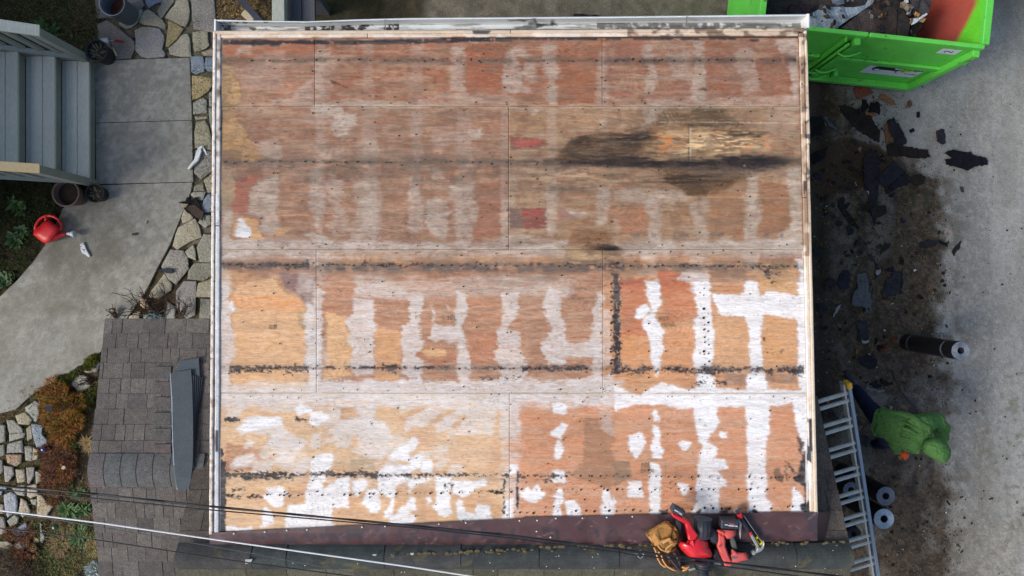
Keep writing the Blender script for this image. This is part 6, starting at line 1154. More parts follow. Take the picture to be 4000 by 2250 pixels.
scrap('felt_scrap', 'small dark grey felt strip lying across the concrete edge', 'scrap', TL('b', [(1182, 596), (1210, 582), (1250, 576), (1300, 584), (1304, 605), (1290, 617), (1230, 604)]), .03, .010, (62, 66, 72))
scrap('wood_chip', 'small brown wood chip on the middle of the concrete walk', 'debris', TL('b', [(992, 310), (1020, 308), (1042, 318), (1020, 328), (995, 326)]), .018, .008, (84, 66, 50), jag=.6)
scrap('wood_chip', 'thin dark splinter near the upper part of the curved walk', 'debris', TL('b', [(1112, 212), (1118, 214), (1108, 240), (1103, 238)]), .014, .005, (60, 48, 40), jag=.3)
# garden glass balls and solar light
def ball(label, t, x, y, r, col, name='glass_ball'):
    p = TL(t, [(x, y)])[0]; bm = bmesh.new(); bmesh.ops.create_uvsphere(bm, u_segments=20, v_segments=12, radius=r); bmesh.ops.translate(bm, vec=W(p[0], p[1], r + .05), verts=bm.verts)
    e = empty(name, W(p[0], p[1], 0), label, 'ornament'); link('globe', bm_mesh(name, bm, True), mat('glass_' + '_'.join(map(str, col)), wm(col), n1=None, n2=None, bump=None, rough=.08, spec=.8, coat=.6), e)
    cyl('stake', W(p[0], p[1], -.02), W(p[0], p[1], .06), .004, mat('dark_steel'), e, n=8)
ball('glossy cobalt blue glass ball at the lower tip of the blue flagstone', 't', 500, 1028, .036, (22, 24, 110))
ball('glossy dark green glass ball in the dry garden litter', 'u', 783, 757, .036, (20, 72, 50))
p = TL('t', [(552, 568)])[0]; e = empty('solar_light', W(*p, 0), 'round grey topped garden light poking out of the orange heather', 'garden light')
cyl('lamp_cap', W(p[0], p[1], .27), W(p[0], p[1], .295), .034, mat('grey_cap', wm((92, 100, 108)), bump=None, n2=None, rough=.5), e, n=20); cyl('lamp_body', W(p[0], p[1], .2), W(p[0], p[1], .27), .024, mat('cream_wood'), e, n=14); cyl('stake', W(p[0], p[1], -.02), W(p[0], p[1], .2), .008, M_blk, e, n=8)
scrap('fallen_leaf', 'pale curled leaf lying on the rust coloured heather', 'leaf', TL('t', [(690, 1235), (720, 1215), (740, 1225), (735, 1245), (715, 1260), (695, 1250)]), .13, .004, (200, 188, 170), jag=1, step=5)

# ---------------------------------------------------------------- things north of the deck
e = empty('timber_steps', W(1200, 0, 0), 'stack of grey timber boards behind the gutter, one pale and two dark', 'timber')
slab('board', [(1062, -60), (1110, -60), (1112, 110), (1062, 110)], .9, .09, mat('pale_board', wm((160, 166, 156)), n1=(5, .1), bump=(60, .3), stretch=(1, .2, 1)), e)
M_db = mat('dark_board', wm((82, 84, 90)), n1=(5, .1), bump=(60, .3), stretch=(1, .2, 1))
slab('board', [(1114, -60), (1177, -60), (1178, 110), (1114, 110)], .72, .05, M_db, e); slab('board', [(1180, -60), (1228, -60), (1231, 110), (1181, 110)], .72, .05, M_db, e)
slab('support', [(1062, -60), (1228, -60), (1228, -30), (1062, -30)], .66, .66, M_db, e)
e = empty('downspout', W(970, 20, 0), 'dark metal pipe lying diagonally behind the left end of the gutter', 'pipe')
beam('pipe', W(905, -40, .2), W(1024, 92, .2), .075, .06, mat('dark_pipe', wm((54, 58, 70)), rough=.45, bump=None), e); beam('block', W(952, 50, .06), W(990, 84, .06), .08, .06, mat('cream_wood'), e)
tag(scrap('felt_scrap', 'x', 'scrap', TL('B', [(1540, 130), (1640, 128), (1700, 150), (1760, 132), (1800, 150), (1790, 170), (1560, 170)]), .04, .012, (50, 46, 44)), 'dark torn roofing shreds just beyond the gutter, above the deck middle', 'scrap')

# ---------------------------------------------------------------- loose roofing strips on the annex roof
M_str = mat('slate_strip', src='object', rough=.85, n1=(9, .1), n2=(170, .3), bump=(140, .5), spec=.25, bd=.004)
an = lambda off: (lambda x, y: plane_pt(x, y, NA, NB, off) if y < 1838 else plane_pt(x, y, SA, SB, off))
def strip_obj(label, P, off, th, col, step=None):
    q = slab('roofing_strip', P, 0, th, M_str, None, color=wm(col), bev=.001, zf=an(off), step=step); tag(q, label, 'roofing strip', 'loose roofing strips'); return q
strip_obj('square slate grey shingle piece at the upper end of the strip stack', [(697, 1411), (777, 1397), (780, 1470), (752, 1480), (698, 1470)], .035, .008, (80, 90, 98))
P = [(665, 1458), (746, 1443), (751, 1500), (754, 1640), (754, 1740), (753, 1810), (746, 1870), (738, 1911), (715, 1913), (691, 1912), (684, 1860), (678, 1810), (674, 1740), (672, 1660), (670, 1560)]
q = strip_obj('long widest slate grey roofing strip lying on top of the stack', P, .060, .010, (80, 88, 94))
slab('pale_edge', [(664, 1458), (667, 1458), (673, 1560), (675, 1660), (677, 1740), (681, 1810), (694, 1912), (690, 1912), (677, 1810), (673, 1740), (671, 1660), (669, 1560)], 0, .004, mat('pale_edge', wm((150, 166, 176)), bump=None), q, bev=0, zf=an(.062))
for k in range(5):
    xa = 751 + k * 8.6; xb = xa + 8.2; xt = 754 + k * 1.2; yb_ = 1828 - k * 26
    strip_obj(('first', 'second', 'third', 'fourth', 'outermost')[k] + ' narrow dark strip fanned out right of the wide grey strip', [(xa, 1466 + k * 2), (xb - 1.0, 1465 + k * 2), (xt + 2.6, yb_), (xt, yb_)], .052 - k * .007, .007, (70 - k * 4, 76 - k * 4, 86 - k * 4))

# ---------------------------------------------------------------- dumpster
A0 = Vector((2.567, 2.705, 0)); B0 = Vector((4.885, 2.462, 0)); U = (B0 - A0).normalized(); Nn = Vector((-U.y, U.x, 0)); Lw = (B0 - A0).length; ZR_, ZB = 1.42, .12; DP = 4.2
def dpt(u, n_, z): return A0 + U * u + Nn * n_ + Vector((0, 0, z))
M_gr = mat('green_paint', wm((98, 206, 78)), n1=(3, .12), n2=(60, .08), bump=(9, .25), rough=.5, spec=.4, tint=(wm((92, 104, 50)), 13, .62, .72), bd=.02)
M_grd = mat('green_paint_dark', wm((84, 192, 64)), n1=(4, .08), n2=(60, .06), bump=(20, .08), rough=.45, spec=.45)
Rd = Matrix((U, Nn, Vector((0, 0, 1)))).transposed()
dump = empty('dumpster', dpt(Lw / 2, DP / 2, 0), 'bright green open dumpster full of torn roofing beside the deck', 'dumpster')
def dbox(name, u0, u1, n0, n1, z0, z1, m, parent=None, bev=.006):
    return box(name, dpt((u0 + u1) / 2, (n0 + n1) / 2, (z0 + z1) / 2), (u1 - u0, n1 - n0, z1 - z0), m, parent or dump, Rd, bev)
near = dbox('side_wall', 0, Lw, .03, .045, ZB, ZR_, M_gr); 
dbox('side_wall', 0, .015, .045, DP, ZB, ZR_, M_gr); dbox('floor_plate', .015, Lw - .015, .045, DP, ZB, ZB + .03, M_grd)
RI = Raster(0, 0, 600, 200, 5, (176, 84, 70))
# inner right wall: green rim band over rust red paint, painted by the world's own splatter line
v = []; f = []; cc = []; nn, nz = 90, 40
for i in range(nn + 1):
    for j in range(nz + 1):
        nv_ = .045 + (DP - .045) * i / nn; z = ZB + (ZR_ - ZB) * j / nz; v.append(dpt(Lw - .02, nv_, z)); e_ = 1.24 + .05 * float(vnoise(nv_ * 8, z * 4, 1, 401, 2)) - max(0, .55 - nv_) * .9; t = float(sstep(e_ - .07, e_ + .07, z))
        nz_ = float(vnoise(nv_ * 20, z * 3, 1, 402, 3)); red = lin((178 + 30 * (nz_ - .5), 84, 72)); cc.append((red * (1 - t) + lin((104, 206, 52)) * t) * AK)
for i in range(nn):
    for j in range(nz): a = i * (nz + 1) + j; f.append((a, a + 1, a + nz + 2, a + nz + 1))
me = pydata('inner_wall', v, f, True); set_color(me, np.array(cc)); link('inner_wall', me, mat('inner_paint', src='attr', n1=(5, .1), n2=(60, .12), bump=(30, .2), rough=.5), dump)['label'] = 'inner side wall painted red below a green rim'
dbox('side_wall', Lw - .018, Lw, .045, DP, ZB, ZR_, M_gr)
ug = Lw * (3389 - 2967) / (3833 - 2967)
dbox('top_rail', -.005, ug - .008, .016, .062, ZR_ - .06, ZR_ + .012, M_gr); dbox('top_rail', ug + .008, Lw + .01, .016, .062, ZR_ - .06, ZR_ + .012, M_gr)
dbox('top_rail', Lw - .025, Lw + .05, .064, DP, ZR_ - .05, ZR_ + .02, M_gr); dbox('top_rail', -.02, .045, .064, DP, ZR_ - .05, ZR_ + .02, M_gr)
dbox('mid_rail', ug - .10, Lw - .03, -.004, .029, .70, .80, M_gr); dbox('mid_rail', 0, ug - .22, -.004, .029, .70, .80, M_gr)
dbox('base_rail', 0, Lw, -.045, .029, ZB - .02, ZB + .06, M_gr); dbox('base_rail', Lw - .02, Lw + .03, .05, DP, ZB - .02, ZB + .06, M_gr)
dbox('corner_post', Lw - .06, Lw + .012, -.045, .029, ZB + .062, ZR_ - .062, M_gr)
dbox('door_post', ug - .11, ug - .045, -.05, .029, ZB + .062, ZR_ - .062, M_gr); cyl('hinge_bar', dpt(ug - .155, -.04, ZB), dpt(ug - .155, -.04, ZR_ - .1), .016, M_grd, dump, n=10); dbox('door_edge', ug - .21, ug - .185, -.03, .029, ZB + .062, ZR_ - .062, M_grd)
for z in (.22, .42): cyl('cross_pipe', dpt(0, -.05, z), dpt(ug - .1, -.05, z), .018, M_gr, dump, n=10)
for u, z in ((.2, .5), (.35, .3), (ug - .3, .32), (ug + .12, .3)): dbox('bracket', u, u + .05, -.06, .028, z, z + .12, M_gr)
for z in (.3, .55, 1.1): tube('latch', [dpt(ug - .16, -.06, z), dpt(ug - .1, -.10, z + .03), dpt(ug - .02, -.08, z + .02), dpt(ug + .05, -.05, z + .08)], .011, M_gr, dump, n=8)
for z in (1.05, .35):
    n0 = .03; tube('hook', [dpt(Lw, n0, z), dpt(Lw + .05, n0 - .05, z + .01), dpt(Lw + .09, n0, z + .02), dpt(Lw + .12, n0 + .03, z + .02)], .016, M_gr, dump, n=8); dbox('hook_plate', Lw, Lw + .03, -.02, .1, z - .04, z + .04, M_gr)
for z in (.755,):
    for k in range(14): pass
dirt = bmesh.new(); R = random.Random(9)
for i in range(60):
    u = R.choice([R.uniform(.3, ug - .25), R.uniform(ug - .05, ug + .6)]); p = dpt(u, .02 + R.uniform(-.006, .006), .803); r = bmesh.ops.create_icosphere(dirt, subdivisions=1, radius=R.uniform(.002, .006)); bmesh.ops.scale(dirt, vec=(1.5, 1, .5), verts=r['verts']); bmesh.ops.translate(dirt, vec=p, verts=r['verts'])
o = link('grime', bm_mesh('grime', dirt), mat('grime', wm((46, 44, 34)), bump=None, rough=1), dump); o['kind'] = 'stuff'
# stickers: flat print on the near side
M_stk = mat('sticker_white', wm((214, 222, 232)), n1=None, n2=None, bump=None, rough=.4); M_ink = mat('ink_black', wm((30, 32, 38)), n1=None, n2=None, bump=None, rough=.5); M_lime = mat('ink_lime', wm((140, 214, 60)), n1=None, n2=None, bump=None, rough=.4)
def fpoly(name, P, n_, m, parent, th=.002):
    v = [dpt(u, n_, z) for u, z in P]; bm = bmesh.new(); vs = [bm.verts.new(p) for p in v]; fc = bm.faces.new(vs); r = bmesh.ops.extrude_face_region(bm, geom=[fc]); nv = [g for g in r['geom'] if isinstance(g, bmesh.types.BMVert)]; bmesh.ops.translate(bm, vec=-Nn * th, verts=nv)
    bmesh.ops.triangulate(bm, faces=[q for q in bm.faces if len(q.verts) > 4]); return link(name, bm_mesh(name, bm), m, parent)
su0, su1, sz0, sz1 = 1.57, 2.20, .38, .73
stk = fpoly('sticker', [(su0, sz0), (su1, sz0), (su1, sz1), (su0, sz1)], .028, M_stk, dump); stk['label'] = 'white sticker with a black dump truck and lime green skip'
def sp(P): return [(su0 + (su1 - su0) * x, sz0 + (sz1 - sz0) * y) for x, y in P]
fpoly('truck_print', sp([(.10, .50), (.12, .62), (.18, .86), (.22, .90), (.34, .90), (.36, .96), (.44, .96), (.48, .70), (.48, .58), (.70, .52), (.70, .44), (.10, .44)]), .0255, M_ink, stk, .0015)
for cx in (.20, .62):
    fpoly('wheel_print', [(su0 + (su1 - su0) * cx + math.cos(t) * .045, sz0 + (sz1 - sz0) * .42 + math.sin(t) * .045) for t in np.linspace(0, 6.28, 19)[:-1]], .0235, M_ink, stk, .0015); fpoly('wheel_print', [(su0 + (su1 - su0) * cx + math.cos(t) * .032, sz0 + (sz1 - sz0) * .42 + math.sin(t) * .032) for t in np.linspace(0, 6.28, 19)[:-1]], .0215, M_stk, stk, .0015)
fpoly('skip_print', sp([(.50, .92), (.86, .95), (.92, .62), (.70, .40), (.56, .62)]), .0250, M_lime, stk, .0015)
def text3d(body, size, loc, rot3, m, parent, name='lettering'):
    cu = bpy.data.curves.new('txt', 'FONT'); cu.body = body; cu.size = size; cu.extrude = .0008; cu.align_x = 'CENTER'; cu.align_y = 'CENTER'; tmp = bpy.data.objects.new('txt', cu); S.collection.objects.link(tmp)
    dg = bpy.context.evaluated_depsgraph_get(); me = bpy.data.meshes.new_from_object(tmp.evaluated_get(dg)); bpy.data.objects.remove(tmp); bpy.data.curves.remove(cu)
    me.transform(Matrix.Translation(loc) @ rot3.to_4x4()); return link(name, me, m, parent)
RT = Matrix((U, Vector((0, 0, 1)), -Nn)).transposed()
text3d('DUMP', .12, dpt(su0 + (su1 - su0) * .72, .0225, sz0 + (sz1 - sz0) * .72), RT @ Matrix.Rotation(math.radians(-14), 3, 'Z'), M_ink, stk); text3d('trucks', .055, dpt(su0 + (su1 - su0) * .86, .0245, sz0 + (sz1 - sz0) * .30), RT, M_ink, stk)
s2 = fpoly('sticker', [(1.99, 1.17), (2.19, 1.17), (2.19, 1.30), (1.99, 1.30)], .028, M_stk, dump); s2['label'] = 'small white number sticker near the top rail'
text3d('2', .12, dpt(2.09, .0245, 1.235), RT @ Matrix.Rotation(math.radians(90), 3, 'Z'), M_ink, s2)
# roofing waste inside
def rr(P): return TL('R', P)
bedP = []
bm = bmesh.new(); R = random.Random(31)
fill = bmesh.new()
vv = []
gx_ = 40; gy__ = 50
for j in range(gy__ + 1):
    for i in range(gx_ + 1):
        u = .02 + (Lw - .06) * i / gx_; nn_ = .05 + (DP - .1) * j / gy__; z = .80 + .16 * float(vnoise(u * 3, nn_ * 3, 1, 410, 3)) - .75 * float(sstep(Lw * .74, Lw * .84, u + .08 * float(vnoise(nn_ * 5, 0, 1, 411)))); vv.append(dpt(u, nn_, max(z, ZB + .04)))
ff = [(j * (gx_ + 1) + i, j * (gx_ + 1) + i + 1, (j + 1) * (gx_ + 1) + i + 1, (j + 1) * (gx_ + 1) + i) for j in range(gy__) for i in range(gx_)]
me = pydata('roofing_rubble', vv, ff); o = link('roofing_rubble', me, mat('rubble', wm((58, 54, 54)), n1=(12, .35), n2=(90, .4), bump=(50, 1), rough=1)); o['kind'] = 'stuff'; o['label'] = 'dark heap of torn roofing filling the green dumpster'; o['category'] = 'rubble'
waste = [('membrane_sheet', 'pale grey torn membrane sheet with holes inside the green dumpster', 'roofing sheet', [(120, 210), (250, 155), (410, 60), (430, 90), (620, 80), (640, 90), (760, 90), (900, 60), (940, 0), (1050, 0), (880, 130), (700, 240), (560, 340), (520, 362), (180, 345), (60, 330)], 1.02, (150, 164, 176), .012),
    ('felt_sheet', 'brown black felt sheet folded in front of the pale membrane in the dumpster', 'roofing sheet', [(600, 350), (770, 220), (870, 130), (960, 110), (1020, 150), (1060, 280), (1085, 410), (1080, 440), (760, 400)], 1.03, (84, 76, 74), .012),
    ('felt_sheet', 'long dark brown felt strip standing in the middle of the dumpster load', 'roofing sheet', [(1010, -30), (1180, -30), (1300, 120), (1300, 260), (1290, 450), (1190, 440), (1110, 410), (1050, 300), (1040, 200), (1000, 90)], 1.06, (70, 62, 58), .014),
    ('felt_sheet', 'narrow black felt strip right of the long brown strip in the dumpster', 'roofing sheet', [(1190, -30), (1340, -30), (1360, 80), (1440, 220), (1470, 300), (1440, 460), (1310, 450), (1300, 230), (1240, 100)], 1.05, (58, 54, 54), .012),
    ('shingle_slab', 'angular dark grey shingle slab at the right end of the dumpster load', 'roofing sheet', [(1440, -30), (1720, -30), (1735, 40), (1700, 160), (1600, 180), (1510, 130), (1500, 60)], 1.08, (72, 70, 72), .02),
    ('felt_sheet', 'ragged black felt flap against the red inner wall of the dumpster', 'roofing sheet', [(1440, 230), (1560, 290), (1680, 240), (1620, 330), (1540, 430), (1460, 470)], .98, (46, 44, 44), .012),
    ('torn_board', 'splintered tan board piece among the dumpster scraps', 'scrap', [(1490, 120), (1600, 180), (1570, 210), (1670, 230), (1640, 280), (1560, 270), (1530, 190)], 1.10, (196, 150, 104), .012),
    ('paper_scrap', 'crumpled white paper scrap across the tan board in the dumpster', 'scrap', [(1465, 235), (1560, 230), (1620, 190), (1680, 160), (1685, 180), (1600, 240), (1540, 290), (1480, 315), (1500, 270)], 1.115, (206, 216, 222), .006),
    ('paper_scrap', 'small white torn corner at the top of the dumpster load', 'scrap', [(1400, -20), (1440, -10), (1450, 30), (1410, 40), (1390, 10)], 1.115, (200, 208, 214), .006),
    ('paper_scrap', 'thin white sliver beside the tan board in the dumpster', 'scrap', [(1460, 120), (1485, 115), (1465, 165), (1425, 185), (1420, 170)], 1.12, (200, 208, 214), .006),
    ('torn_board', 'mottled beige fibre scrap near the centre top of the dumpster load', 'scrap', [(1350, 30), (1400, 0), (1430, 40), (1500, 60), (1500, 120), (1440, 150), (1400, 110), (1340, 90)], 1.09, (140, 124, 108), .012),
    ('felt_sheet', 'blue grey crumpled membrane lump at the top of the dumpster', 'roofing sheet', [(480, -30), (640, -30), (640, 40), (560, 70), (500, 30)], 1.03, (104, 112, 126), .02),
    ('felt_sheet', 'black folded felt left of the pale membrane in the dumpster', 'roofing sheet', [(-60, 60), (100, 40), (240, 60), (200, 150), (60, 180), (-80, 170)], 1.0, (44, 42, 48), .015)]
for k, (nm, lb, ct, P, z, col, th) in enumerate(waste):
    m = M_felt; scrap(nm, lb, ct, rr(P), z, th, col, jag=.8, step=10, seed=k + 50, amp=.05)
for q in ([(385, 200), (420, 190), (455, 195), (455, 220), (420, 238), (395, 220)], [(248, 225), (270, 200), (275, 210), (255, 235)], [(585, 125), (605, 120), (600, 140), (588, 145)]): slab('hole', rr(q), 1.073, .003, mat('grime'), last('membrane_sheet'), bev=0)
k = 0
for _ in range(60):
    u = random.uniform(.05, Lw * .72); nv_ = random.uniform(.4, DP - .2); c = dpt(u, nv_, 0); d = H - .98; px, py = 2000 + c.x * F / d, 1125 - c.y * F / d
    if py < -80 or py > 90 or 3180 < px < 3560: continue
    r_ = random.uniform(14, 34); P = [(px + math.cos(t) * r_ * random.uniform(.5, 1), py + math.sin(t) * r_ * random.uniform(.4, .9)) for t in np.linspace(0, 6.28, 8)[:-1]]
    scrap('felt_scrap', 'small dark felt shred on the heap in the dumpster', 'scrap', P, random.uniform(.96, 1.0), .01, random.choice([(48, 46, 50), (66, 60, 58), (58, 62, 74), (84, 74, 66)]), 'felt shreds on the dumpster heap', jag=1, seed=k); k += 1

for _i in range(46):
    px = random.uniform(3165, 3590); py = random.uniform(-10, 125); r_ = random.uniform(5, 17); a_ = random.uniform(0, 3.14)
    P = [(px + math.cos(t) * r_ * math.cos(a_) * random.uniform(.6, 1) - math.sin(t) * r_ * .4 * math.sin(a_), py + math.cos(t) * r_ * math.sin(a_) * random.uniform(.6, 1) + math.sin(t) * r_ * .4 * math.cos(a_)) for t in np.linspace(0, 6.28, 9)[:-1]]
    if py > 96 + (px - 3160) * .10: continue
    scrap('felt_scrap', 'small torn shred lying on the bigger sheets in the green dumpster', 'scrap', P, random.uniform(1.10, 1.14), .01, random.choice([(44, 42, 44), (66, 58, 54), (52, 54, 62), (84, 74, 66), (120, 122, 126), (132, 100, 70)]), 'torn shreds on the dumpster sheets', jag=1, seed=_i)

# ---------------------------------------------------------------- roofing debris on the ground to the right
BK = (38, 37, 39); DBn = (52, 46, 43); SL = (52, 52, 58); TNc = (150, 104, 72)
deb = [('M', [(410, -20), (540, -25), (580, 20), (520, 60), (440, 75)], (142, 86, 68), 'rust red board scrap half under the dumpster edge', 'board scrap'), ('M', [(650, 35), (690, 45), (740, 90), (790, 130), (760, 135), (700, 105), (640, 80)], TNc, 'tan wedge shaped board scrap lying point down right of the dumpster corner', 'board scrap'),
    ('M', [(880, 95), (915, 95), (920, 130), (900, 160), (880, 150)], (128, 92, 68), 'small tan chip alone on the pale concrete', 'board scrap'), ('M', [(290, 140), (340, 130), (500, 200), (560, 230), (640, 360), (640, 450), (590, 440), (480, 370), (400, 310), (310, 190)], DBn, 'long brown black felt sheet slanting down from the dumpster shadow', 'felt'),
    ('M', [(490, 90), (530, 90), (540, 150), (510, 200), (470, 190), (480, 130)], BK, 'upright black felt scrap beside the tan topped lump', 'felt'), ('M', [(560, 110), (630, 100), (650, 200), (640, 215), (540, 190)], BK, 'black torn lump above the tan board piece', 'felt'),
    ('M', [(510, 195), (560, 185), (610, 190), (620, 215), (570, 235), (520, 225)], TNc, 'rounded tan board piece below the black lump', 'board scrap'), ('M', [(965, 200), (985, 195), (995, 240), (970, 245)], BK, 'small oval black scrap on pale concrete below the tan chip', 'felt'),
    ('M', [(900, 345), (940, 335), (940, 365), (910, 378)], BK, 'small black scrap right of the slate strip with pale dust', 'felt'), ('M', [(1140, 355), (1185, 340), (1190, 350), (1205, 345), (1215, 460), (1190, 475), (1145, 450), (1135, 380)], (56, 56, 62), 'fist sized dark scrap standing alone on the driveway', 'felt'),
    ('M', [(705, 270), (760, 240), (800, 300), (860, 400), (880, 470), (840, 480), (780, 470), (730, 380), (710, 330)], SL, 'slate blue strip dusted with pale grit', 'felt'), ('M', [(680, 300), (700, 290), (740, 390), (760, 450), (700, 470), (690, 400)], (132, 92, 68), 'tan sliver left of the slate blue strip', 'board scrap'),
    ('M', [(700, 480), (760, 460), (900, 500), (1060, 530), (1080, 590), (960, 600), (850, 580), (720, 570)], DBn, 'wide black brown felt lying crossways below the slate strip', 'felt'), ('M', [(500, 600), (560, 510), (640, 570), (640, 700), (630, 900), (620, 1050), (600, 1190), (570, 1080), (545, 980), (550, 880), (505, 800)], (52, 50, 54), 'long tapering black felt strip pointing down the yard', 'felt'),
    ('M', [(610, 760), (780, 625), (850, 715), (690, 870)], SL, 'square slate blue shingle with a seam', 'shingle'), ('M', [(850, 720), (930, 800), (700, 905), (688, 875)], (44, 44, 52), 'folded black strip along the square shingle', 'felt'), ('M', [(850, 765), (940, 750), (1000, 730), (1040, 760), (1020, 820), (960, 840), (900, 800)], DBn, 'crumpled brown felt right of the square shingle', 'felt'),
    ('M', [(355, 1200), (410, 1210), (415, 1260), (370, 1270)], SL, 'small slate scrap lower right of its twin near the deck edge', 'shingle'), ('M', [(260, 1140), (320, 1150), (310, 1190), (260, 1180)], SL, 'small slate scrap upper left of its twin near the deck edge', 'shingle'), ('M', [(985, 1330), (1060, 1310), (1150, 1320), (1130, 1360), (1030, 1385), (990, 1370)], SL, 'leaf shaped slate scrap where dirt meets the driveway', 'shingle'),
    ('M', [(1140, 1300), (1226, 1340), (1235, 1365), (1160, 1340)], BK, 'dark spike lying right of the leaf shaped slate scrap', 'felt'), ('M', [(280, 960), (330, 930), (340, 1030), (400, 1120), (480, 1200), (440, 1215), (330, 1100), (280, 1020)], (50, 46, 46), 'curved dark felt strip left of the tapering strip', 'felt'), ('M', [(30, 570), (190, 490), (150, 600), (60, 650)], BK, 'black felt flap tucked against the deck right side, below the dumpster', 'felt'),
    ('M', [(60, 720), (140, 740), (130, 790), (70, 770)], SL, 'dark slate bit close to the deck beside the green weeds', 'shingle'), ('M', [(-30, 240), (140, 230), (160, 300), (130, 380), (0, 420)], BK, 'large black felt sheet beside the deck under the dumpster corner', 'felt'), ('M', [(150, 240), (170, 235), (265, 335), (250, 350), (200, 310)], (92, 98, 116), 'pale blue grey metal sliver near the upper deck corner', 'metal scrap'), ('M', [(450, 150), (480, 200), (470, 230), (440, 200)], BK, 'black chip on the brown felt sheet', 'felt'),
    ('M', [(520, 880), (550, 885), (565, 915), (545, 912)], (190, 200, 206), 'tiny white tab beside the tapering black strip', 'paper'), ('M', [(830, 1130), (870, 1140), (875, 1160), (825, 1160)], SL, 'slate crumb midway down the dirt', 'shingle'), ('M', [(500, 1020), (700, 1010), (700, 1080), (600, 1120)], (52, 46, 42), 'brown torn felt across the tapering strip', 'felt'),
    ('e', [(1390, 455), (1440, 375), (1465, 370), (1440, 430), (1405, 480)], (54, 54, 58), 'narrow slanting dark sliver on the driveway', 'felt'), ('N', [(160, 480), (200, 410), (260, 440), (250, 500)], SL, 'triangular slate scrap left of the dark rectangular one', 'shingle'), ('N', [(270, 450), (310, 350), (380, 350), (380, 500), (300, 510)], (52, 54, 64), 'dark rectangular slate scrap beside the grey crusted slab', 'shingle'),
    ('N', [(440, 380), (520, 370), (540, 450), (545, 520), (570, 600), (570, 700), (520, 730), (490, 660), (430, 670), (395, 640), (410, 540), (450, 500)], (104, 108, 112), 'grey crusted lump of old roofing in the middle of the dirt', 'roofing'), ('N', [(670, 520), (700, 440), (760, 380), (830, 350), (830, 440), (810, 540), (800, 560), (670, 575)], (62, 64, 68), 'broad slate slab right of the grey crusted lump', 'shingle'),
    ('N', [(720, 320), (760, 310), (770, 360), (710, 360)], SL, 'slate bit above the broad slab', 'shingle'), ('N', [(430, 800), (530, 780), (545, 870), (540, 950), (480, 960)], (64, 66, 70), 'dark rectangular shingle with a white tab below it', 'shingle'), ('N', [(480, 960), (550, 955), (545, 980), (490, 985)], (172, 176, 180), 'white tab under the dark rectangular shingle', 'metal scrap'), ('N', [(450, 1120), (560, 1080), (620, 1130), (620, 1190), (560, 1210), (490, 1180)], SL, 'rounded slate blue scrap above the ladder end', 'shingle'),
    ('N', [(262, 680), (298, 643), (296, 670), (245, 755), (230, 750)], (176, 180, 186), 'bent pale strip low beside the deck', 'metal scrap'), ('N', [(80, 640), (180, 660), (200, 690), (120, 720)], (50, 54, 62), 'dark scrap close to the deck left of the bent pale strip', 'shingle'), ('N', [(640, 1040), (720, 970), (790, 915), (805, 930), (760, 975), (680, 1055)], (106, 70, 44), 'brown wood strip leading to the lying roofing roll', 'wood strip'), ('N', [(620, 1010), (660, 1000), (680, 1040), (640, 1060), (615, 1040)], (46, 42, 42), 'black knob at the end of the brown wood strip', 'felt'),
    ('N', [(520, 1362), (600, 1380), (690, 1393), (660, 1412), (580, 1402), (520, 1385)], (140, 148, 152), 'long pale metal strip beside the person legs', 'metal scrap'), ('N', [(535, 1340), (580, 1325), (650, 1345), (655, 1375), (600, 1368)], (50, 52, 58), 'dark scrap lying on the long pale strip', 'shingle'), ('N', [(610, 350), (650, 340), (655, 360), (625, 388), (612, 378)], (170, 172, 176), 'whitish chip above the grey crusted lump', 'metal scrap'), ('N', [(590, 280), (620, 290), (640, 340), (610, 340)], SL, 'dark shard above the whitish chip', 'shingle'), ('N', [(530, 200), (590, 230), (610, 280), (560, 260)], (56, 58, 66), 'slate shard upper left of the dark shard', 'shingle'),
    ('N', [(650, 1290), (720, 1330), (760, 1320), (750, 1350), (690, 1360), (650, 1330)], (48, 42, 38), 'brown black scrap above the person hood rope', 'felt'), ('N', [(600, 930), (625, 935), (620, 985), (600, 990)], (46, 40, 36), 'small brown black bit left of the wood strip', 'felt'), ('N', [(450, 170), (500, 180), (490, 215), (455, 205)], SL, 'slate chip in the upper middle of the dirt', 'shingle'), ('N', [(690, 110), (745, 110), (700, 170), (640, 205)], (54, 54, 56), 'thin dark blade like scrap in the dirt', 'felt'), ('N', [(60, 170), (130, 165), (140, 200), (80, 210)], (48, 52, 62), 'slate scrap hugging the deck edge', 'shingle'), ('N', [(820, 390), (835, 340), (840, 500), (825, 515)], (44, 44, 46), 'slender black stick beside the broad slab', 'felt'), ('N', [(1060, 510), (1085, 470), (1090, 480), (1070, 525)], (176, 110, 60), 'orange wood splinter near the driveway edge', 'wood strip'),
    ('f', [(455, 225), (490, 205), (540, 262), (510, 295), (485, 270)], (66, 66, 66), 'dark scrap seen through the upper ladder rungs', 'shingle'), ('f', [(745, 24), (880, 45), (870, 58), (770, 50)], (150, 156, 160), None, None), ('f', [(740, 450), (780, 455), (770, 480), (735, 475)], (56, 58, 84), 'small blue black scrap between the ladder and the person', 'scrap'), ('f', [(920, 165), (940, 170), (945, 185), (925, 190)], (160, 168, 172), 'bright tiny foil bit above the person back', 'metal scrap'),
    ('d', [(1340, 1150), (1375, 1132), (1440, 1138), (1525, 1146), (1560, 1175), (1640, 1186), (1664, 1212), (1655, 1245), (1580, 1250), (1530, 1272), (1508, 1290), (1440, 1262), (1350, 1240), (1335, 1208), (1390, 1190)], (34, 34, 42), 'large ragged black shingle alone on the pale driveway', 'shingle'), ('d', [(1456, 1410), (1476, 1405), (1476, 1449), (1462, 1449)], (70, 70, 72), 'small dark upright sliver below the large ragged shingle', 'shingle')]
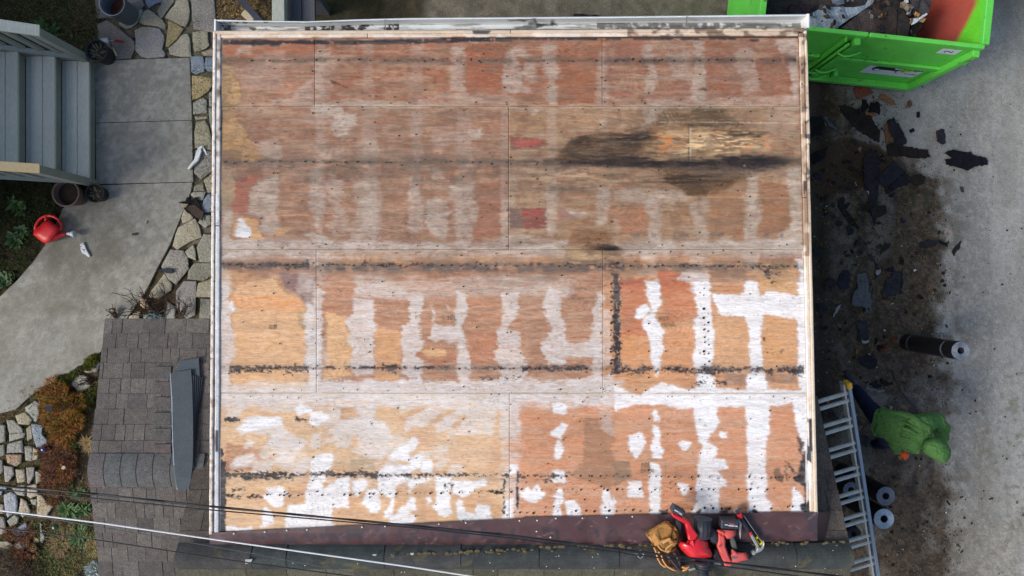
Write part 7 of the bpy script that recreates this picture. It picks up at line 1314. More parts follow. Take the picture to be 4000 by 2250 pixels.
for k, (t, P, c, lb, ct) in enumerate(deb):
    if lb is None: continue
    nm = {'felt': 'felt_scrap', 'shingle': 'shingle_scrap', 'board scrap': 'board_scrap', 'metal scrap': 'metal_scrap', 'paper': 'paper_scrap', 'roofing': 'roofing_lump', 'wood strip': 'wood_strip', 'scrap': 'plastic_scrap'}[ct]
    c = tuple(int(q * .92) for q in c)
    scrap(nm, lb, ct, TL(t, P), .045 if k % 3 else .035, .012, c, jag=3.0, step=9, seed=k, amp=.05)
r = random.Random(77)
for i in range(70):
    x = r.uniform(3180, 3720) if i < 46 else r.uniform(3700, 3960); y = r.uniform(420, 2150); s = r.uniform(4, 9) if i < 46 else r.uniform(2.5, 5)
    P = [(x + math.cos(t) * s * r.uniform(.5, 1.2), y + math.sin(t) * s * r.uniform(.5, 1.2)) for t in np.linspace(0, 6.28, 7)[:-1]]
    scrap('shingle_crumb', 'tiny dark shingle crumb on the dirt right of the deck' if i < 46 else 'tiny dark shingle crumb on the pale driveway', 'debris', P, .03, .008, r.choice([BK, SL, DBn, (52, 50, 50)]), 'shingle crumbs on the dirt' if i < 46 else 'shingle crumbs on the driveway', jag=.5, step=20, seed=i, amp=.005)
for i in range(80):
    x = r.triangular(3170, 3680, 3330); y = r.triangular(400, 1500, 620); s = r.uniform(7, 17); a_ = r.uniform(0, 3.14)
    P = [(x + math.cos(t) * s * math.cos(a_) * r.uniform(.5, 1.2) - math.sin(t) * s * .45 * math.sin(a_), y + math.cos(t) * s * math.sin(a_) * r.uniform(.5, 1.2) + math.sin(t) * s * .45 * math.cos(a_)) for t in np.linspace(0, 6.28, 9)[:-1]]
    scrap('felt_shred', 'small torn dark felt shred half sunk in the dirt right of the deck', 'scrap', P, .03, .008, r.choice([BK, SL, DBn, (40, 38, 36)]), 'torn felt shreds in the dirt', jag=1.2, step=12, seed=i, amp=.03)
q = tube('cord', [W(x, y, .03) for x, y in TL('Q', [(900, -120), (935, 0), (985, 100), (1045, 200), (1110, 290), (1180, 370), (1245, 440), (1290, 520), (1340, 620), (1420, 760)])], .007, M_blk); tag(q, 'thin black cord running across the dirt to the crouching person', 'cord')
# ---------------------------------------------------------------- rolls of roofing felt
M_rl = mat('roll_wrap', wm((30, 30, 34)), n1=(14, .3), n2=(60, .2), bump=(30, .3), rough=.32, spec=.5)
M_re = mat('roll_end', wm((128, 138, 154)), n1=(30, .25), n2=(90, .3), bump=(60, .5), rough=.6)
M_rf = mat('roll_end_film', wm((176, 196, 208)), n1=(9, .25), n2=(60, .2), bump=(20, .6), rough=.15, spec=.7, coat=.5)
def roll(label, top, zt, base, zb, r, me_, bands=True, n=32):
    a, b = W(*base, zb), W(*top, zt); ax = (b - a).normalized(); L = (b - a).length
    e = empty('roofing_roll', a, label, 'roofing roll', 'rolls of roofing felt on the ground')
    v = lathe_mesh('w', (0, 0, 0), [(r * .96, 0), (r, .01)] + [(r * (1 + .012 * math.sin(k * 2.1)), L * k / 12) for k in range(1, 12)] + [(r, L - .012), (r * .97, L)], n); R = beam_mat(a, b)
    v.transform(Matrix.Translation(a) @ R.to_4x4()); link('wrap', v, M_rl, e)
    prof = [(r * .97, 0)]; k = 0
    rr_ = r * .955
    while rr_ > r * .34: prof.append((rr_, .003 if k % 2 else -.003)); rr_ -= r * .045; k += 1
    prof += [(r * .33, .001), (r * .32, -.25), (.001, -.25)]
    v = lathe_mesh('e', (0, 0, L), prof, n, smooth=False); v.transform(Matrix.Translation(a) @ R.to_4x4()); link('coiled_end', v, me_, e)
    v = lathe_mesh('c', (0, 0, L), [(r * .36, -.01), (r * .36, .004), (r * .31, .004), (r * .30, -.2)], 20); v.transform(Matrix.Translation(a) @ R.to_4x4()); link('cardboard_core', v, mat('dark_core', wm((26, 26, 30)), bump=None, rough=.9), e)
    if bands:
        for t in (.14, .80):
            v = lathe_mesh('b', (0, 0, L * t), [(r * 1.012, 0), (r * 1.02, .012), (r * 1.012, .024)], n); v.transform(Matrix.Translation(a) @ R.to_4x4())
            bm = bmesh.new(); bm.from_mesh(v); bmesh.ops.delete(bm, geom=[f for k_, f in enumerate(bm.faces) if False], context='FACES'); bm.free(); link('paper_band', v, mat('grey_band', wm((104, 108, 118)), bump=None, n1=(30, .4), rough=.6), e)
    return e
roll('black wrapped roofing roll standing alone on the driveway edge', (3752, 1370), 1.0, (3545, 1337), .02, .104, M_re)
roll('standing roofing roll right of the ladder, the upper of the touching pair', (3460, 1938), 1.0, (3290, 1842), .02, .106, M_re, bands=False)
roll('shiny film topped roofing roll, the lower of the touching pair', (3453, 2027), 1.03, (3281, 1921), .02, .114, M_rf, bands=False)
roll('roofing roll seen between the ladder rungs above the shingle roof edge', (3324, 1914), .95, (3180, 1815), .02, .092, M_re, bands=False)
roll('dark open roofing roll hidden under the lower ladder rungs', (3335, 2086), .7, (3240, 1990), .02, .085, mat('dark_end', wm((62, 64, 78)), n1=(30, .2), bump=(60, .4)), bands=False)
slab('label_print', TL('e', [(1308, 1182), (1328, 1178), (1338, 1222), (1318, 1226)]), .97, .003, M_stk if 'M_stk' in globals() else M_wht, last('roofing_roll'), bev=0) if False else None

# ---------------------------------------------------------------- aluminium extension ladder, leaning away under the roof edge
M_al = mat('aluminium', wm((150, 166, 180)), metal=.45, rough=.42, n1=(9, .07), n2=(60, .08), bump=None)
M_al2 = mat('aluminium_rung', wm((204, 206, 198)), metal=.25, rough=.5, n1=(14, .15), n2=(70, .2), bump=None)
La = W(3312, 1507, 2.0); Lb = W(3427, 2255, 1.34); Ld = (Lb - La).normalized(); Lr = Vector((-.957, -.29, .0)); Lr = (Lr - Ld * Lr.dot(Ld)).normalized(); Lu = Ld.cross(Lr); Lu = Lu if Lu.z > 0 else -Lu
Lend = La + Ld * 4.4
ladder = empty('extension_ladder', Vector((Lend.x, Lend.y, 0)), 'aluminium extension ladder with yellow end cap sloping past the roof edge on the right', 'ladder')
WD = .415
def rail(o_r, o_u, w, h, m, s0=0.0, nm='rail'):
    a = La + Lr * o_r + Lu * o_u + Ld * s0; b = Lend + Lr * o_r + Lu * o_u; return beam(nm, a, b, w, h, m, ladder, .003) if False else box(nm, (a + b) / 2, (w, h, (b - a).length), m, ladder, Matrix((Lr, Lu, Ld)).transposed(), .003)
rail(0, 0, .032, .075, M_al); rail(WD + .03, 0, .032, .075, M_al)
rail(.040, -.02, .018, .07, M_al2, -.02); rail(WD - .01, -.02, .018, .07, M_al2, -.02)
s = .075
while s < 4.3:
    for k, (ds, du) in enumerate(((0.0, -.005), (.078, .0))):
        a = La + Ld * (s + ds) + Lu * (du) + Lr * .018; b = a + Lr * (WD - .01)
        me = cyl_mesh('rung', a, b, .0205, n=8, smooth=False); link('rung', me, M_al2, ladder)
    s += .278
for o_ in (0, WD + .03): box('end_cap', La + Lr * o_ - Ld * .012, (.05, .09, .065), mat('yellow_cap', wm((222, 172, 40)), bump=None, n2=None, rough=.5), ladder, Matrix((Lr, Lu, Ld)).transposed(), .008)
for o_ in (.040, WD - .01): box('end_cap', La + Lr * o_ - Lu * .02 - Ld * .03, (.02, .075, .02), M_al, ladder, Matrix((Lr, Lu, Ld)).transposed(), .003)
box('rung_lock', La + Ld * .62 + Lr * .38 + Lu * .02, (.03, .04, .05), mat('dark_steel'), ladder, Matrix((Lr, Lu, Ld)).transposed(), .004)

# ---------------------------------------------------------------- person in the green hood
def skin(name, pts, edges, rad, m, parent, sub=2, dis=0.0):
    me = bpy.data.meshes.new('sk'); me.from_pydata([tuple(p) for p in pts], edges, []); o = bpy.data.objects.new('sk', me); S.collection.objects.link(o)
    sm = o.modifiers.new('s', 'SKIN'); sb = o.modifiers.new('b', 'SUBSURF'); sb.levels = sub; sm.use_smooth_shade = True
    for i, r in enumerate(rad): me.skin_vertices[0].data[i].radius = (r, r) if not isinstance(r, tuple) else r
    me.skin_vertices[0].data[0].use_root = True
    dg = bpy.context.evaluated_depsgraph_get(); nm = bpy.data.meshes.new_from_object(o.evaluated_get(dg)); bpy.data.objects.remove(o); bpy.data.meshes.remove(me)
    if dis:
        n = len(nm.vertices); co = np.empty(n * 3, np.float32); no = np.empty(n * 3, np.float32); nm.vertices.foreach_get('co', co); nm.vertices.foreach_get('normal', no); co = co.reshape(-1, 3); no = no.reshape(-1, 3)
        w = vnoise(co[:, 0] * 1.0 + co[:, 1] * .7, co[:, 1] * .6 - co[:, 0] * 1.2 + co[:, 2], .055, 500, 2) + .5 * vnoise(co[:, 0] - co[:, 1] * 2, co[:, 2] * 2 + co[:, 1], .035, 501, 1); co += no * (w[:, None] - .75) * dis; nm.vertices.foreach_set('co', co.ravel())
    nm.polygons.foreach_set('use_smooth', [True] * len(nm.polygons)); nm.name = name; return link(name, nm, m, parent)
M_hood = mat('green_fleece', wm((94, 138, 76)), n1=(9, .12), n2=(150, .14), bump=(30, .9), rough=.95, spec=.1, bd=.03)
M_jean = mat('navy_trousers', wm((38, 44, 66)), n1=(9, .15), n2=(120, .15), bump=(24, .6), rough=.95, spec=.1, bd=.02)
M_skin = mat('skin_tone', wm((196, 150, 120)), n2=None, bump=None, rough=.6); M_shoe = mat('dark_boot', wm((40, 42, 52)), bump=(30, .3), rough=.7); M_org = mat('orange_glove', wm((232, 92, 34)), n1=(30, .12), n2=(120, .1), bump=(50, .4), rough=.6)
man = empty('person', W(3390, 1620, 0), 'person in green hooded top and orange gloves bending forward beside the ladder', 'person')
pel, wai, che, nek, hed = W(3448, 1656, .93), W(3492, 1668, 1.06), W(3556, 1690, 1.22), W(3628, 1738, 1.34), W(3668, 1766, 1.40)
shL, elL, wrL = W(3600, 1662, 1.25), W(3652, 1632, 1.06), W(3684, 1722, .96); shR, elR, wrR = W(3548, 1738, 1.24), W(3484, 1722, 1.05), W(3517, 1770, .97)
hiL, knL, anL = W(3436, 1640, .86), W(3378, 1570, .48), W(3338, 1510, .12); hiR, knR, anR = W(3452, 1680, .86), W(3462, 1728, .50), W(3412, 1736, .12)
skin('body', [pel, wai, che, nek, hed, shL, elL, wrL, shR, elR, wrR, hiL, knL, anL, hiR, knR, anR], [(0, 1), (1, 2), (2, 3), (3, 4), (2, 5), (5, 6), (6, 7), (2, 8), (8, 9), (9, 10), (0, 11), (11, 12), (12, 13), (0, 14), (14, 15), (15, 16)],
     [.10, .10, .12, .05, .07, .05, .035, .026, .05, .035, .026, .07, .045, .032, .07, .045, .032], M_skin, man)
hoodie = skin('hooded_top', [W(3500, 1668, 1.08), W(3462, 1655, .98), W(3552, 1690, 1.22), W(3615, 1722, 1.32), shL, elL, W(3676, 1672, 1.06), wrL, shR, elR, W(3500, 1748, 1.0), wrR, W(3440, 1650, .92)], [(0, 1), (0, 2), (2, 3), (2, 4), (4, 5), (5, 6), (6, 7), (2, 8), (8, 9), (9, 10), (10, 11), (1, 12)],
     [.178, .165, .195, .15, .115, .090, .088, .056, .092, .076, .062, .044, .150], M_hood, man, 3, .036)
pillow('hood', TL('Q', [(1335, 1000), (1370, 910), (1500, 865), (1620, 885), (1720, 950), (1778, 1070), (1760, 1180), (1700, 1262), (1640, 1258), (1500, 1190), (1400, 1130), (1345, 1085)]), 1.25, .29, M_hood, hoodie, step=8, prof=((.85, 0), (.97, .2), (1, .42), (.96, .64), (.84, .82), (.62, .94), (.34, 1.0)))
skin('trousers', [pel, hiL, knL, anL, hiR, knR, anR, W(3470, 1662, 1.0)], [(0, 7), (0, 1), (1, 2), (2, 3), (0, 4), (4, 5), (5, 6)], [.14, .105, .086, .062, .105, .082, .060, .13], M_jean, man, 3, .018)
for an_, dx in ((anL, (-14, -14)), (anR, (-20, 4))):
    c = Vector((an_.x, an_.y, 0)); d = Vector((-.09, .03, 0)) if an_ is anR else Vector((-.04, .10, 0))
    skin('boot', [c + Vector((0, 0, .09)), c + Vector((0, 0, .045)) - d * .5, c + Vector((0, 0, .04)) + d, c + Vector((0, 0, .035)) + d * 1.9], [(0, 1), (0, 2), (2, 3)], [.052, .042, .045, .036], M_shoe, man)
def glove(wr, d, up, side):
    d = d.normalized(); s = d.cross(up).normalized() * side; pts_ = [wr, wr + d * .045, wr + d * .085]; ed = [(0, 1), (1, 2)]; rad = [.030, (.042), .040]
    for k, (off, L) in enumerate(((-.030, .062), (-.010, .072), (.011, .068), (.031, .052))):
        b = len(pts_); base_ = wr + d * .09 + s * off; pts_ += [base_, base_ + d * L * .5 - up * .012, base_ + d * L * .8 - up * .035]; ed += [(2, b), (b, b + 1), (b + 1, b + 2)]; rad += [.0125, .0115, .010]
    b = len(pts_); base_ = wr + d * .03 - s * .045; pts_ += [base_, base_ + d * .035 - s * .02 - up * .01, base_ + d * .06 - s * .02 - up * .025]; ed += [(1, b), (b, b + 1), (b + 1, b + 2)]; rad += [.015, .013, .011]
    return skin('glove', pts_, ed, rad, M_org, man, 2)
for _a, _b, _c in (((3625, 1700, 1.385), (3640, 1712, 1.41), (3648, 1732, 1.41)), ((3500, 1700, 1.20), (3530, 1712, 1.30), (3556, 1716, 1.34)), ((3480, 1640, 1.12), (3530, 1650, 1.27), (3580, 1672, 1.35)), ((3492, 1660, 1.19), (3540, 1676, 1.34), (3590, 1700, 1.38))): tube('cloth_fold', [W(*_a), W(*_b), W(*_c)], .013, M_hood, hoodie, n=8, rads=[.005, .014, .006])
glove(W(3518, 1768, .965), Vector((.75, -.45, -.25)), Vector((0, 0, 1)), 1); glove(W(3686, 1724, .955), Vector((.1, -.9, -.3)), Vector((0, 0, 1)), -1)
slab('belt_tab', TL('Q', [(692, 812), (705, 790), (755, 850), (735, 858), (705, 842)]), 1.02, .03, mat('tan_tab', wm((176, 140, 84)), bump=None), man, bev=.003)

# ---------------------------------------------------------------- tools on the roof edge
TT = lambda p: TL('T', p)
M_rd = mat('tool_red', wm((214, 34, 44)), n1=(9, .05), n2=None, bump=None, rough=.32, spec=.55, coat=.2); M_pk = mat('dusty_tool_red', wm((216, 92, 88)), n1=(14, .12), n2=(90, .1), bump=(40, .15), rough=.6); M_dg = mat('tool_black', wm((56, 60, 68)), n1=(20, .15), n2=(120, .1), bump=(40, .2), rough=.5); M_sv = mat('tool_steel', wm((176, 178, 176)), metal=.5, rough=.4, n1=(20, .1), n2=None, bump=None)
M_lth = mat('tan_leather', wm((176, 128, 68)), n1=(10, .2), n2=(70, .15), bump=(30, .5), rough=.75, tint=(wm((120, 92, 44)), 14, .52, .64)); M_lt2 = mat('leather_edge', wm((214, 160, 98)), n1=(10, .1), n2=None, bump=None, rough=.7); M_lt3 = mat('dark_leather', wm((88, 56, 34)), n1=(10, .2), bump=(30, .4), rough=.8)
# leaf blower
e = empty('leaf_blower', W(2730, 2130, 2.79), 'glossy red cordless leaf blower with grey battery beside the leather pouch', 'leaf blower')
cyl('fan_housing', W(2746, 2024, 2.90), W(2742, 2096, 2.90), .072, M_dg, e, n=24)
for k in range(6): a = -1.0 + k * .4; R_ = .073; o0 = Vector((math.sin(a) * R_, 0, math.cos(a) * R_)); tube('vent_rib', [W(2746, 2030, 2.90) + o0, W(2743, 2090, 2.90) + o0], .003, M_blk, e, n=5)
slab('side_grip', TT([(680, 400), (740, 390), (800, 470), (800, 700), (740, 690), (690, 560)]), 2.86, .06, M_dg, e, bev=.01); slab('inlet_cover', TT([(1225, 430), (1285, 430), (1300, 560), (1250, 600), (1225, 560)]), 2.93, .1, mat('mid_grey', wm((104, 108, 112)), bump=None), e, bev=.008)
pillow('body_shell', TT([(1085, 682), (1195, 682), (1240, 740), (1290, 800), (1300, 900), (1340, 960), (1365, 1020), (1365, 1088), (1300, 1105), (1180, 1120), (1060, 1155), (1000, 1150), (900, 1070), (780, 960), (725, 870), (735, 790), (800, 800), (880, 800), (920, 730)]), 2.80, .17, M_rd, e, step=6, prof=((.96, 0), (1, .3), (.98, .55), (.88, .78), (.66, .95), (.3, 1.03)))
slab('handle', TT([(600, 250), (640, 275), (700, 290), (880, 390), (945, 440), (1010, 560), (1100, 680), (1060, 760), (985, 800), (920, 770), (915, 700), (890, 600), (862, 480), (780, 430), (640, 350), (605, 300)]), 2.99, .05, M_rd, e, bev=.010)
slab('battery', TT([(595, 205), (650, 115), (760, 170), (862, 240), (855, 280), (830, 348), (740, 300), (640, 270), (600, 245)]), 3.01, .07, M_dg, e, bev=.008); slab('battery_label', TT([(655, 185), (800, 270), (790, 305), (645, 215)]), 3.012, .002, mat('label_grey', wm((140, 144, 152)), bump=None), last('battery'), bev=0)
for P in ([(660, 200), (720, 232), (714, 244), (652, 214)], [(745, 262), (795, 288), (790, 302), (740, 276)]): slab('label_print', TT(P), 3.0145, .002, M_stk, last('battery'), bev=0)
for P in ([(1040, 760), (1060, 755), (1130, 1000), (1105, 1040)], [(1150, 800), (1165, 790), (1230, 1010), (1210, 1030)]): pass
tube('shell_ridge', [W(*TT([(960, 700)])[0], 2.965), W(*TT([(1000, 820)])[0], 2.975), W(*TT([(1050, 980)])[0], 2.965), W(*TT([(1060, 1130)])[0], 2.90)], .007, M_rd, e, n=6)
slab('shell_seam', TT([(905, 800), (940, 780), (860, 960), (820, 985)]), 2.955, .03, mat('deep_red', wm((160, 24, 34)), bump=None, rough=.4), e, bev=.004)
cyl('nozzle', W(2743, 2190, 2.87), W(2750, 2222, 2.87), .066, M_dg, e, r2=.058, n=24); cyl('nozzle', W(2745, 2222, 2.87), W(2752, 2330, 2.86), .046, M_dg, e, n=20)
for k in range(3): cyl('nozzle_ring', W(2744 + k, 2194 + k * 12, 2.87), W(2744 + k, 2198 + k * 12, 2.87), .0675 - k * .002, M_blk, e, n=24)
# dusty red cordless nailer
e = empty('cordless_nailer', W(2830, 2130, 2.79), 'dusty red cordless nailer with black battery beside the leaf blower', 'nail gun')
slab('battery', TT([(1545, 395), (1700, 392), (1862, 402), (1872, 480), (1865, 570), (1700, 572), (1540, 560), (1535, 470)]), 2.93, .10, M_dg, e, bev=.008)
for P in ([(1600, 475), (1660, 480), (1660, 496), (1600, 490)], [(1670, 490), (1780, 500), (1780, 518), (1670, 508)], [(1795, 500), (1840, 505), (1840, 524), (1795, 518)]): slab('label_print', TT(P), 2.933, .002, M_stk, last('battery'), bev=0)
slab('label_print', TT([(1680, 460), (1780, 465), (1780, 482), (1680, 476)]), 2.933, .002, M_pk, last('battery'), bev=0)
pillow('motor_body', TT([(1430, 580), (1540, 560), (1680, 565), (1812, 578), (1800, 690), (1720, 745), (1640, 750), (1600, 690), (1480, 640)]), 2.82, .11, M_pk, e, step=8)
slab('magazine', TT([(1480, 640), (1600, 700), (1620, 800), (1620, 900), (1680, 1060), (1740, 1195), (1680, 1210), (1590, 1190), (1530, 1060), (1470, 920), (1480, 780)]), 2.90, .07, M_pk, e, bev=.012)
pillow('drive_housing', TT([(1290, 590), (1390, 550), (1440, 600), (1480, 700), (1470, 840), (1400, 845), (1330, 820), (1290, 720)]), 2.80, .11, M_dg, e, step=8)
slab('nose', TT([(1400, 950), (1480, 945), (1500, 1040), (1560, 1150), (1600, 1280), (1500, 1270), (1420, 1290), (1395, 1130)]), 2.86, .07, M_blk, e, bev=.01); slab('depth_plate', TT([(1380, 1200), (1480, 1190), (1540, 1215), (1540, 1270), (1400, 1260)]), 2.865, .03, mat('mid_grey'), e, bev=.004)
pillow('grip', TT([(1720, 930), (1760, 940), (1800, 990), (1900, 1000), (2000, 1000), (2040, 1070), (2055, 1140), (1940, 1165), (1830, 1195), (1730, 1190), (1700, 1080)]), 2.80, .09, M_pk, e, step=8); slab('grip_rubber', TT([(1700, 730), (1775, 705), (1815, 800), (1850, 950), (1780, 965), (1735, 900)]), 2.86, .05, mat('grey_rubber', wm((88, 94, 88)), bump=(40, .3)), e, bev=.01)
slab('magazine_tip', TT([(1590, 1200), (1755, 1235), (1700, 1270), (1610, 1290)]), 2.88, .05, M_pk, e, bev=.006); slab('rear_frame', TT([(1850, 950), (1940, 960), (2030, 990), (2090, 1120), (2060, 1145), (2010, 1010), (1930, 985), (1860, 975)]), 2.84, .03, M_dg, e, bev=.004); slab('badge', TT([(1735, 1080), (1840, 1075), (1860, 1110), (1750, 1135)]), 2.893, .004, mat('mid_grey'), last('grip'), bev=0)
slab('trigger', TT([(1500, 600), (1560, 610), (1610, 640), (1570, 690), (1530, 640)]), 2.945, .02, mat('trigger_orange', wm((224, 90, 70)), bump=None), e, bev=.004)
for x, y in ((1500, 890), (1605, 850), (1553, 583), (1720, 628), (1795, 975), (1693, 1055)): cyl('screw', W(*TT([(x, y)])[0], 2.88), W(*TT([(x, y)])[0], 2.93 if x != 1795 else 2.90), .0045, M_blk, e, n=8)
# hammer, flat bar, awl
e = empty('claw_hammer', W(2900, 2080, 2.79), 'claw hammer with black and red handle, steel head lying to the right of the nailer', 'hammer')
slab('grip', TT([(1870, 350), (1930, 340), (2000, 440), (2100, 620), (2120, 660), (2070, 690), (2000, 570), (1900, 420)]), 2.87, .035, M_blk, e, bev=.008); slab('butt_cap', TT([(1840, 300), (1920, 270), (1950, 350), (1890, 385), (1850, 345)]), 2.885, .04, M_rd, e, bev=.006)
slab('collar', TT([(2060, 640), (2110, 620), (2130, 670), (2085, 705)]), 2.875, .036, M_rd, e, bev=.004); beam('shaft', W(*TT([(2100, 680)])[0], 2.87), W(*TT([(2240, 930)])[0], 2.87), .022, .014, M_sv, e)
slab('head', TT([(2115, 1020), (2150, 985), (2200, 980), (2215, 930), (2240, 915), (2290, 925), (2325, 880), (2340, 800), (2352, 850), (2345, 920), (2300, 980), (2240, 1010), (2195, 1025), (2175, 1055), (2140, 1062)]), 2.89, .035, M_sv, e, bev=.004)
e = empty('pry_bar', W(2950, 2090, 2.79), 'thin flat bar with yellow sticker lying against the hammer', 'pry bar')
beam('bar', W(*TT([(1955, 310)])[0], 2.85), W(*TT([(2225, 700)])[0], 2.84), .004, .02, M_sv, e, 0); slab('sleeve', TT([(1935, 340), (1965, 330), (2220, 690), (2180, 740), (2090, 600)]), 2.84, .02, M_blk, e, bev=.004)
slab('yellow_sticker', TT([(2168, 755), (2225, 705), (2330, 825), (2268, 890)]), 2.86, .03, mat('yellow_label', wm((224, 206, 30)), n2=None, bump=None, rough=.5), e, bev=.003); slab('label_print', TT([(2200, 760), (2235, 735), (2290, 810), (2250, 840), (2235, 800)]), 2.8615, .002, mat('ink_black'), last('yellow_sticker'), bev=0)
e = empty('chisel', W(2878, 2000, 2.79), 'silver ridged chisel end poking over the plywood above the hammer', 'chisel')
slab('blade', TT([(1775, 235), (1840, 170), (1870, 195), (1900, 275), (1845, 300), (1800, 260)]), 2.86, .03, M_sv, e, bev=.002)
for k in range(4): a, b = TT([(1790 + k * 18, 215 - k * 13), (1830 + k * 18, 290 - k * 10)]); beam('ridge', W(*a, 2.865), W(*b, 2.865), .003, .006, M_dg, e, 0)
e = empty('utility_blade', W(2890, 2060, 2.79), 'slim pointed silver awl beside the nailer battery', 'awl')
slab('blade', TT([(1855, 385), (1915, 380), (1928, 450), (1915, 560), (1912, 640), (1895, 760), (1880, 640), (1865, 560), (1885, 480), (1860, 440)]), 2.85, .012, M_sv, e, bev=.003)
# leather tool pouch
e = empty('tool_pouch', W(2600, 2130, 2.79), 'tan leather tool pouch slumped left of the red leaf blower', 'tool pouch')
slab('front_flap', TT([(118, 690), (140, 660), (300, 560), (490, 450), (560, 455), (600, 500), (640, 600), (720, 740), (722, 800), (620, 830), (340, 880), (280, 885), (200, 790)]), 2.90, .05, M_lth, e, bev=.012, step=10, zf=fz(2.90, .05, 30, 9))
slab('side_fold', TT([(610, 515), (680, 530), (725, 600), (742, 680), (728, 780), (700, 720), (650, 620)]), 2.88, .05, M_lth, e, bev=.008)
slab('inner_pocket', TT([(335, 890), (350, 830), (430, 770), (570, 735), (640, 790), (722, 800), (690, 880), (620, 920), (545, 1030), (480, 1010), (400, 960)]), 2.925, .06, M_lth, e, bev=.012, step=10, zf=fz(2.925, .04, 24, 11)); tube('pocket_rim', [W(*p, 2.955) for p in TT([(335, 880), (400, 950), (470, 985), (500, 930), (590, 850), (700, 825)])], .007, M_lt2, e, n=7); slab('patch', TT([(400, 800), (560, 730), (585, 765), (440, 850)]), 2.975, .006, M_lt2, e, bev=.002)
slab('pouch_bag', TT([(265, 900), (340, 880), (560, 1030), (640, 930), (690, 900), (770, 1080), (790, 1250), (830, 1350), (720, 1350), (560, 1290), (450, 1270), (360, 1170), (310, 1040)]), 2.84, .06, M_lt3, e, bev=.010, step=10, zf=fz(2.84, .03, 20, 12))
for P in ([(265, 910), (310, 1020), (330, 1110), (390, 1220), (460, 1275), (500, 1280)], [(345, 990), (400, 1050), (430, 1150), (500, 1260), (620, 1330), (700, 1350)], [(790, 1280), (860, 1300), (930, 1265), (870, 1330), (800, 1350)]): tube('strap_edge', [W(*p, 2.875) for p in TT(P)], .007, M_lt2, e, n=7)
for P in ([(520, 1060), (600, 1150), (680, 1260), (760, 1340)], [(640, 1000), (720, 1130), (760, 1240)]): tube('hammer_loop', [W(*p, 2.88) for p in TT(P)], .011, M_dg, e, n=7)
slab('loop_tab', TT([(785, 1270), (930, 1255), (850, 1330), (800, 1310)]), 2.86, .01, M_lt2, e, bev=.002)
q = slab('metal_scrap', TT([(905, 1320), (1040, 1295), (1050, 1320), (935, 1360)]), 2.83, .006, mat('pale_metal', wm((150, 160, 160)), bump=None, rough=.5), None, bev=0); tag(q, 'short pale metal offcut below the leather pouch', 'scrap')
e = empty('wire_clip', W(2500, 2165, 2.8), 'bent silver wire clip on the dark ridge left of the pouch', 'clip'); tube('wire', [W(*p, 2.86) for p in TL('L', [(70, 1235), (220, 1240), (225, 1270), (245, 1285), (275, 1260), (270, 1230), (240, 1205)])], .004, M_sv, e, n=6)
# torn tar paper tufts and little pale chips along the flashing
for k, (t, P, lb) in enumerate([('J', [(380, 1295), (450, 1290), (430, 1325), (380, 1335)], 'pale torn chip at the lower left flashing edge'), ('J', [(1580, 1245), (1625, 1245), (1610, 1262), (1585, 1258)], 'white chip under the flashing left of the deck middle'), ('J', [(1745, 1240), (1790, 1245), (1785, 1278), (1760, 1275)], 'grey curled tar tuft under the flashing'), ('K', [(5, 1235), (40, 1232), (40, 1250), (15, 1255)], 'small white chip at the flashing edge below the deck middle')]):
    scrap('tar_chip', lb, 'debris', TL(t, P), 2.83, .01, (190, 192, 190) if k != 2 else (104, 98, 90), jag=.8, step=6, seed=k)
scrap('wood_splinter', 'dark brown splinter stuck on the upper left plywood sheet', 'debris', TL('A', [(1178, 755), (1190, 752), (1270, 792), (1300, 800), (1360, 822), (1370, 835), (1320, 830), (1240, 798)]), 2.66, .006, (74, 50, 40), jag=.5, step=8, amp=.0, seed=5) if False else None

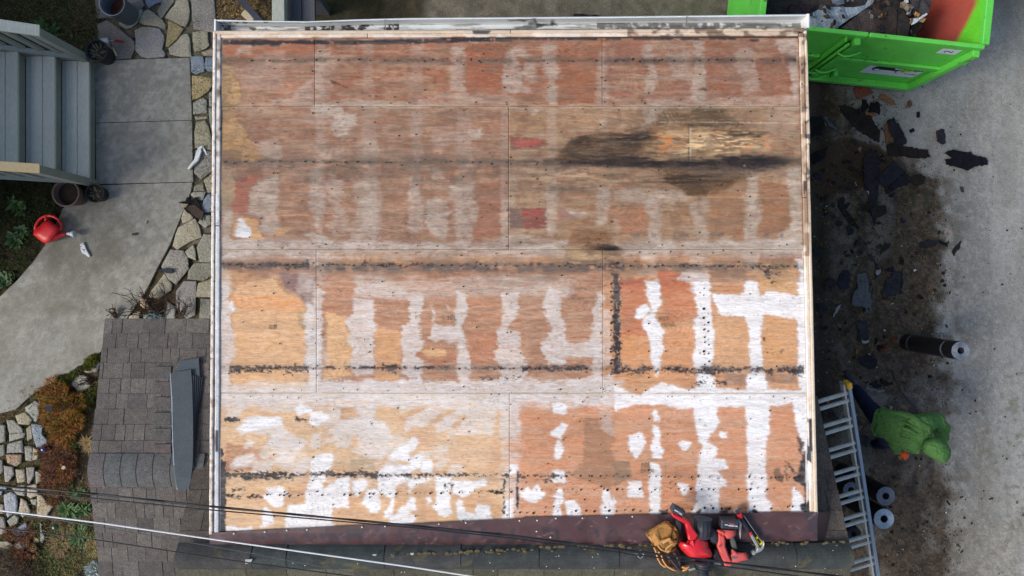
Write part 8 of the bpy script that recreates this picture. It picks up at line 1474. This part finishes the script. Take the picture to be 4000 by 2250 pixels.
# ---------------------------------------------------------------- overhead cables
M_cb = mat('black_cable', wm((34, 36, 42)), n1=(9, .1), n2=None, bump=None, rough=.5); M_cw = mat('white_cable', wm((230, 232, 234)), n1=(9, .03), n2=None, bump=None, rough=.5); M_cg = mat('grey_cable', wm((84, 88, 94)), n1=None, n2=None, bump=None, rough=.5)
def cable(label, P, z, r, m, strands=1, wob=0.0):
    xs_ = [p[0] for p in P]; ys_ = [p[1] for p in P]; s0 = (ys_[1] - ys_[0]) / (xs_[1] - xs_[0]); s1 = (ys_[-1] - ys_[-2]) / (xs_[-1] - xs_[-2])
    def yy(x): return ys_[0] + s0 * (x - xs_[0]) if x < xs_[0] else ys_[-1] + s1 * (x - xs_[-1]) if x > xs_[-1] else float(np.interp(x, xs_, ys_))
    e_ = None
    grid_ = list(np.linspace(-6000, -200, 16)) + list(np.linspace(0, 4200, 85)) + list(np.linspace(4600, 9000, 12))
    for k in range(strands):
        pts_ = []
        for x in grid_:
            o_ = (math.sin(x * .012 + k * math.pi * 2 / max(1, strands)) * wob) if strands > 1 else 0
            pts_.append(W(x, yy(x) + o_, z + (.012 * math.cos(x * .012 + k * 3.14) if strands > 1 else 0) + 6e-9 * (x - 2000) ** 2))
        me = tube_mesh('cable', pts_, r, 7)
        if strands == 1: o = link('cable', me, m); return tag(o, label, 'cable')
        if e_ is None: e_ = empty('cable', W(2000, yy(2000), z), label, 'cable')
        link('strand', me, m, e_)
    return e_
cable('thick black cable, upper strand of the pair crossing the lower deck', [(0, 1898), (360, 1928), (800, 1976), (1200, 2014), (1600, 2052), (2000, 2092), (2400, 2143), (2800, 2193), (3200, 2242)], 4.2, .0052, M_cb, 2, 1.6)
cable('thin black cable running just below the thick pair across the deck', [(0, 1912), (360, 1946), (800, 1990), (1200, 2025), (1600, 2060), (2000, 2102), (2400, 2156), (2800, 2208), (3200, 2262)], 4.1, .0042, M_cb)
cable('white cable slanting across the lower left of the roof', [(0, 1994), (400, 2044), (800, 2102), (1000, 2130), (1600, 2214), (1835, 2250)], 4.3, .0048, M_cw)
cable('thin grey cable following just under the white one', [(0, 2000), (207, 2028), (600, 2094), (800, 2129), (1000, 2164), (1446, 2252)], 4.0, .0026, M_cg)
cable('lowest thin black cable cutting the bottom left corner', [(0, 2063), (300, 2098), (600, 2142), (800, 2174), (1000, 2202), (1380, 2252)], 4.1, .0040, M_cb)

# faint mill stamps printed on the sheets
M_inkf = mat('faded_ink', wm((150, 134, 108)), n1=None, n2=(90, .3), bump=None, rough=.8)
for tx, x, y, sz in (('KO', 2588, 1247, .055), ('HING', 2606, 1271, .045), ('10L', 2519, 1820, .060), ('SHEA', 2526, 1842, .050), ('10L', 1760, 1243, .060), ('DB', 1062, 1279, .045)):
    o = text3d(tx, sz, deck(x, y, .007), Matrix.Identity(3), M_inkf, deck_base, 'printed_stamp')
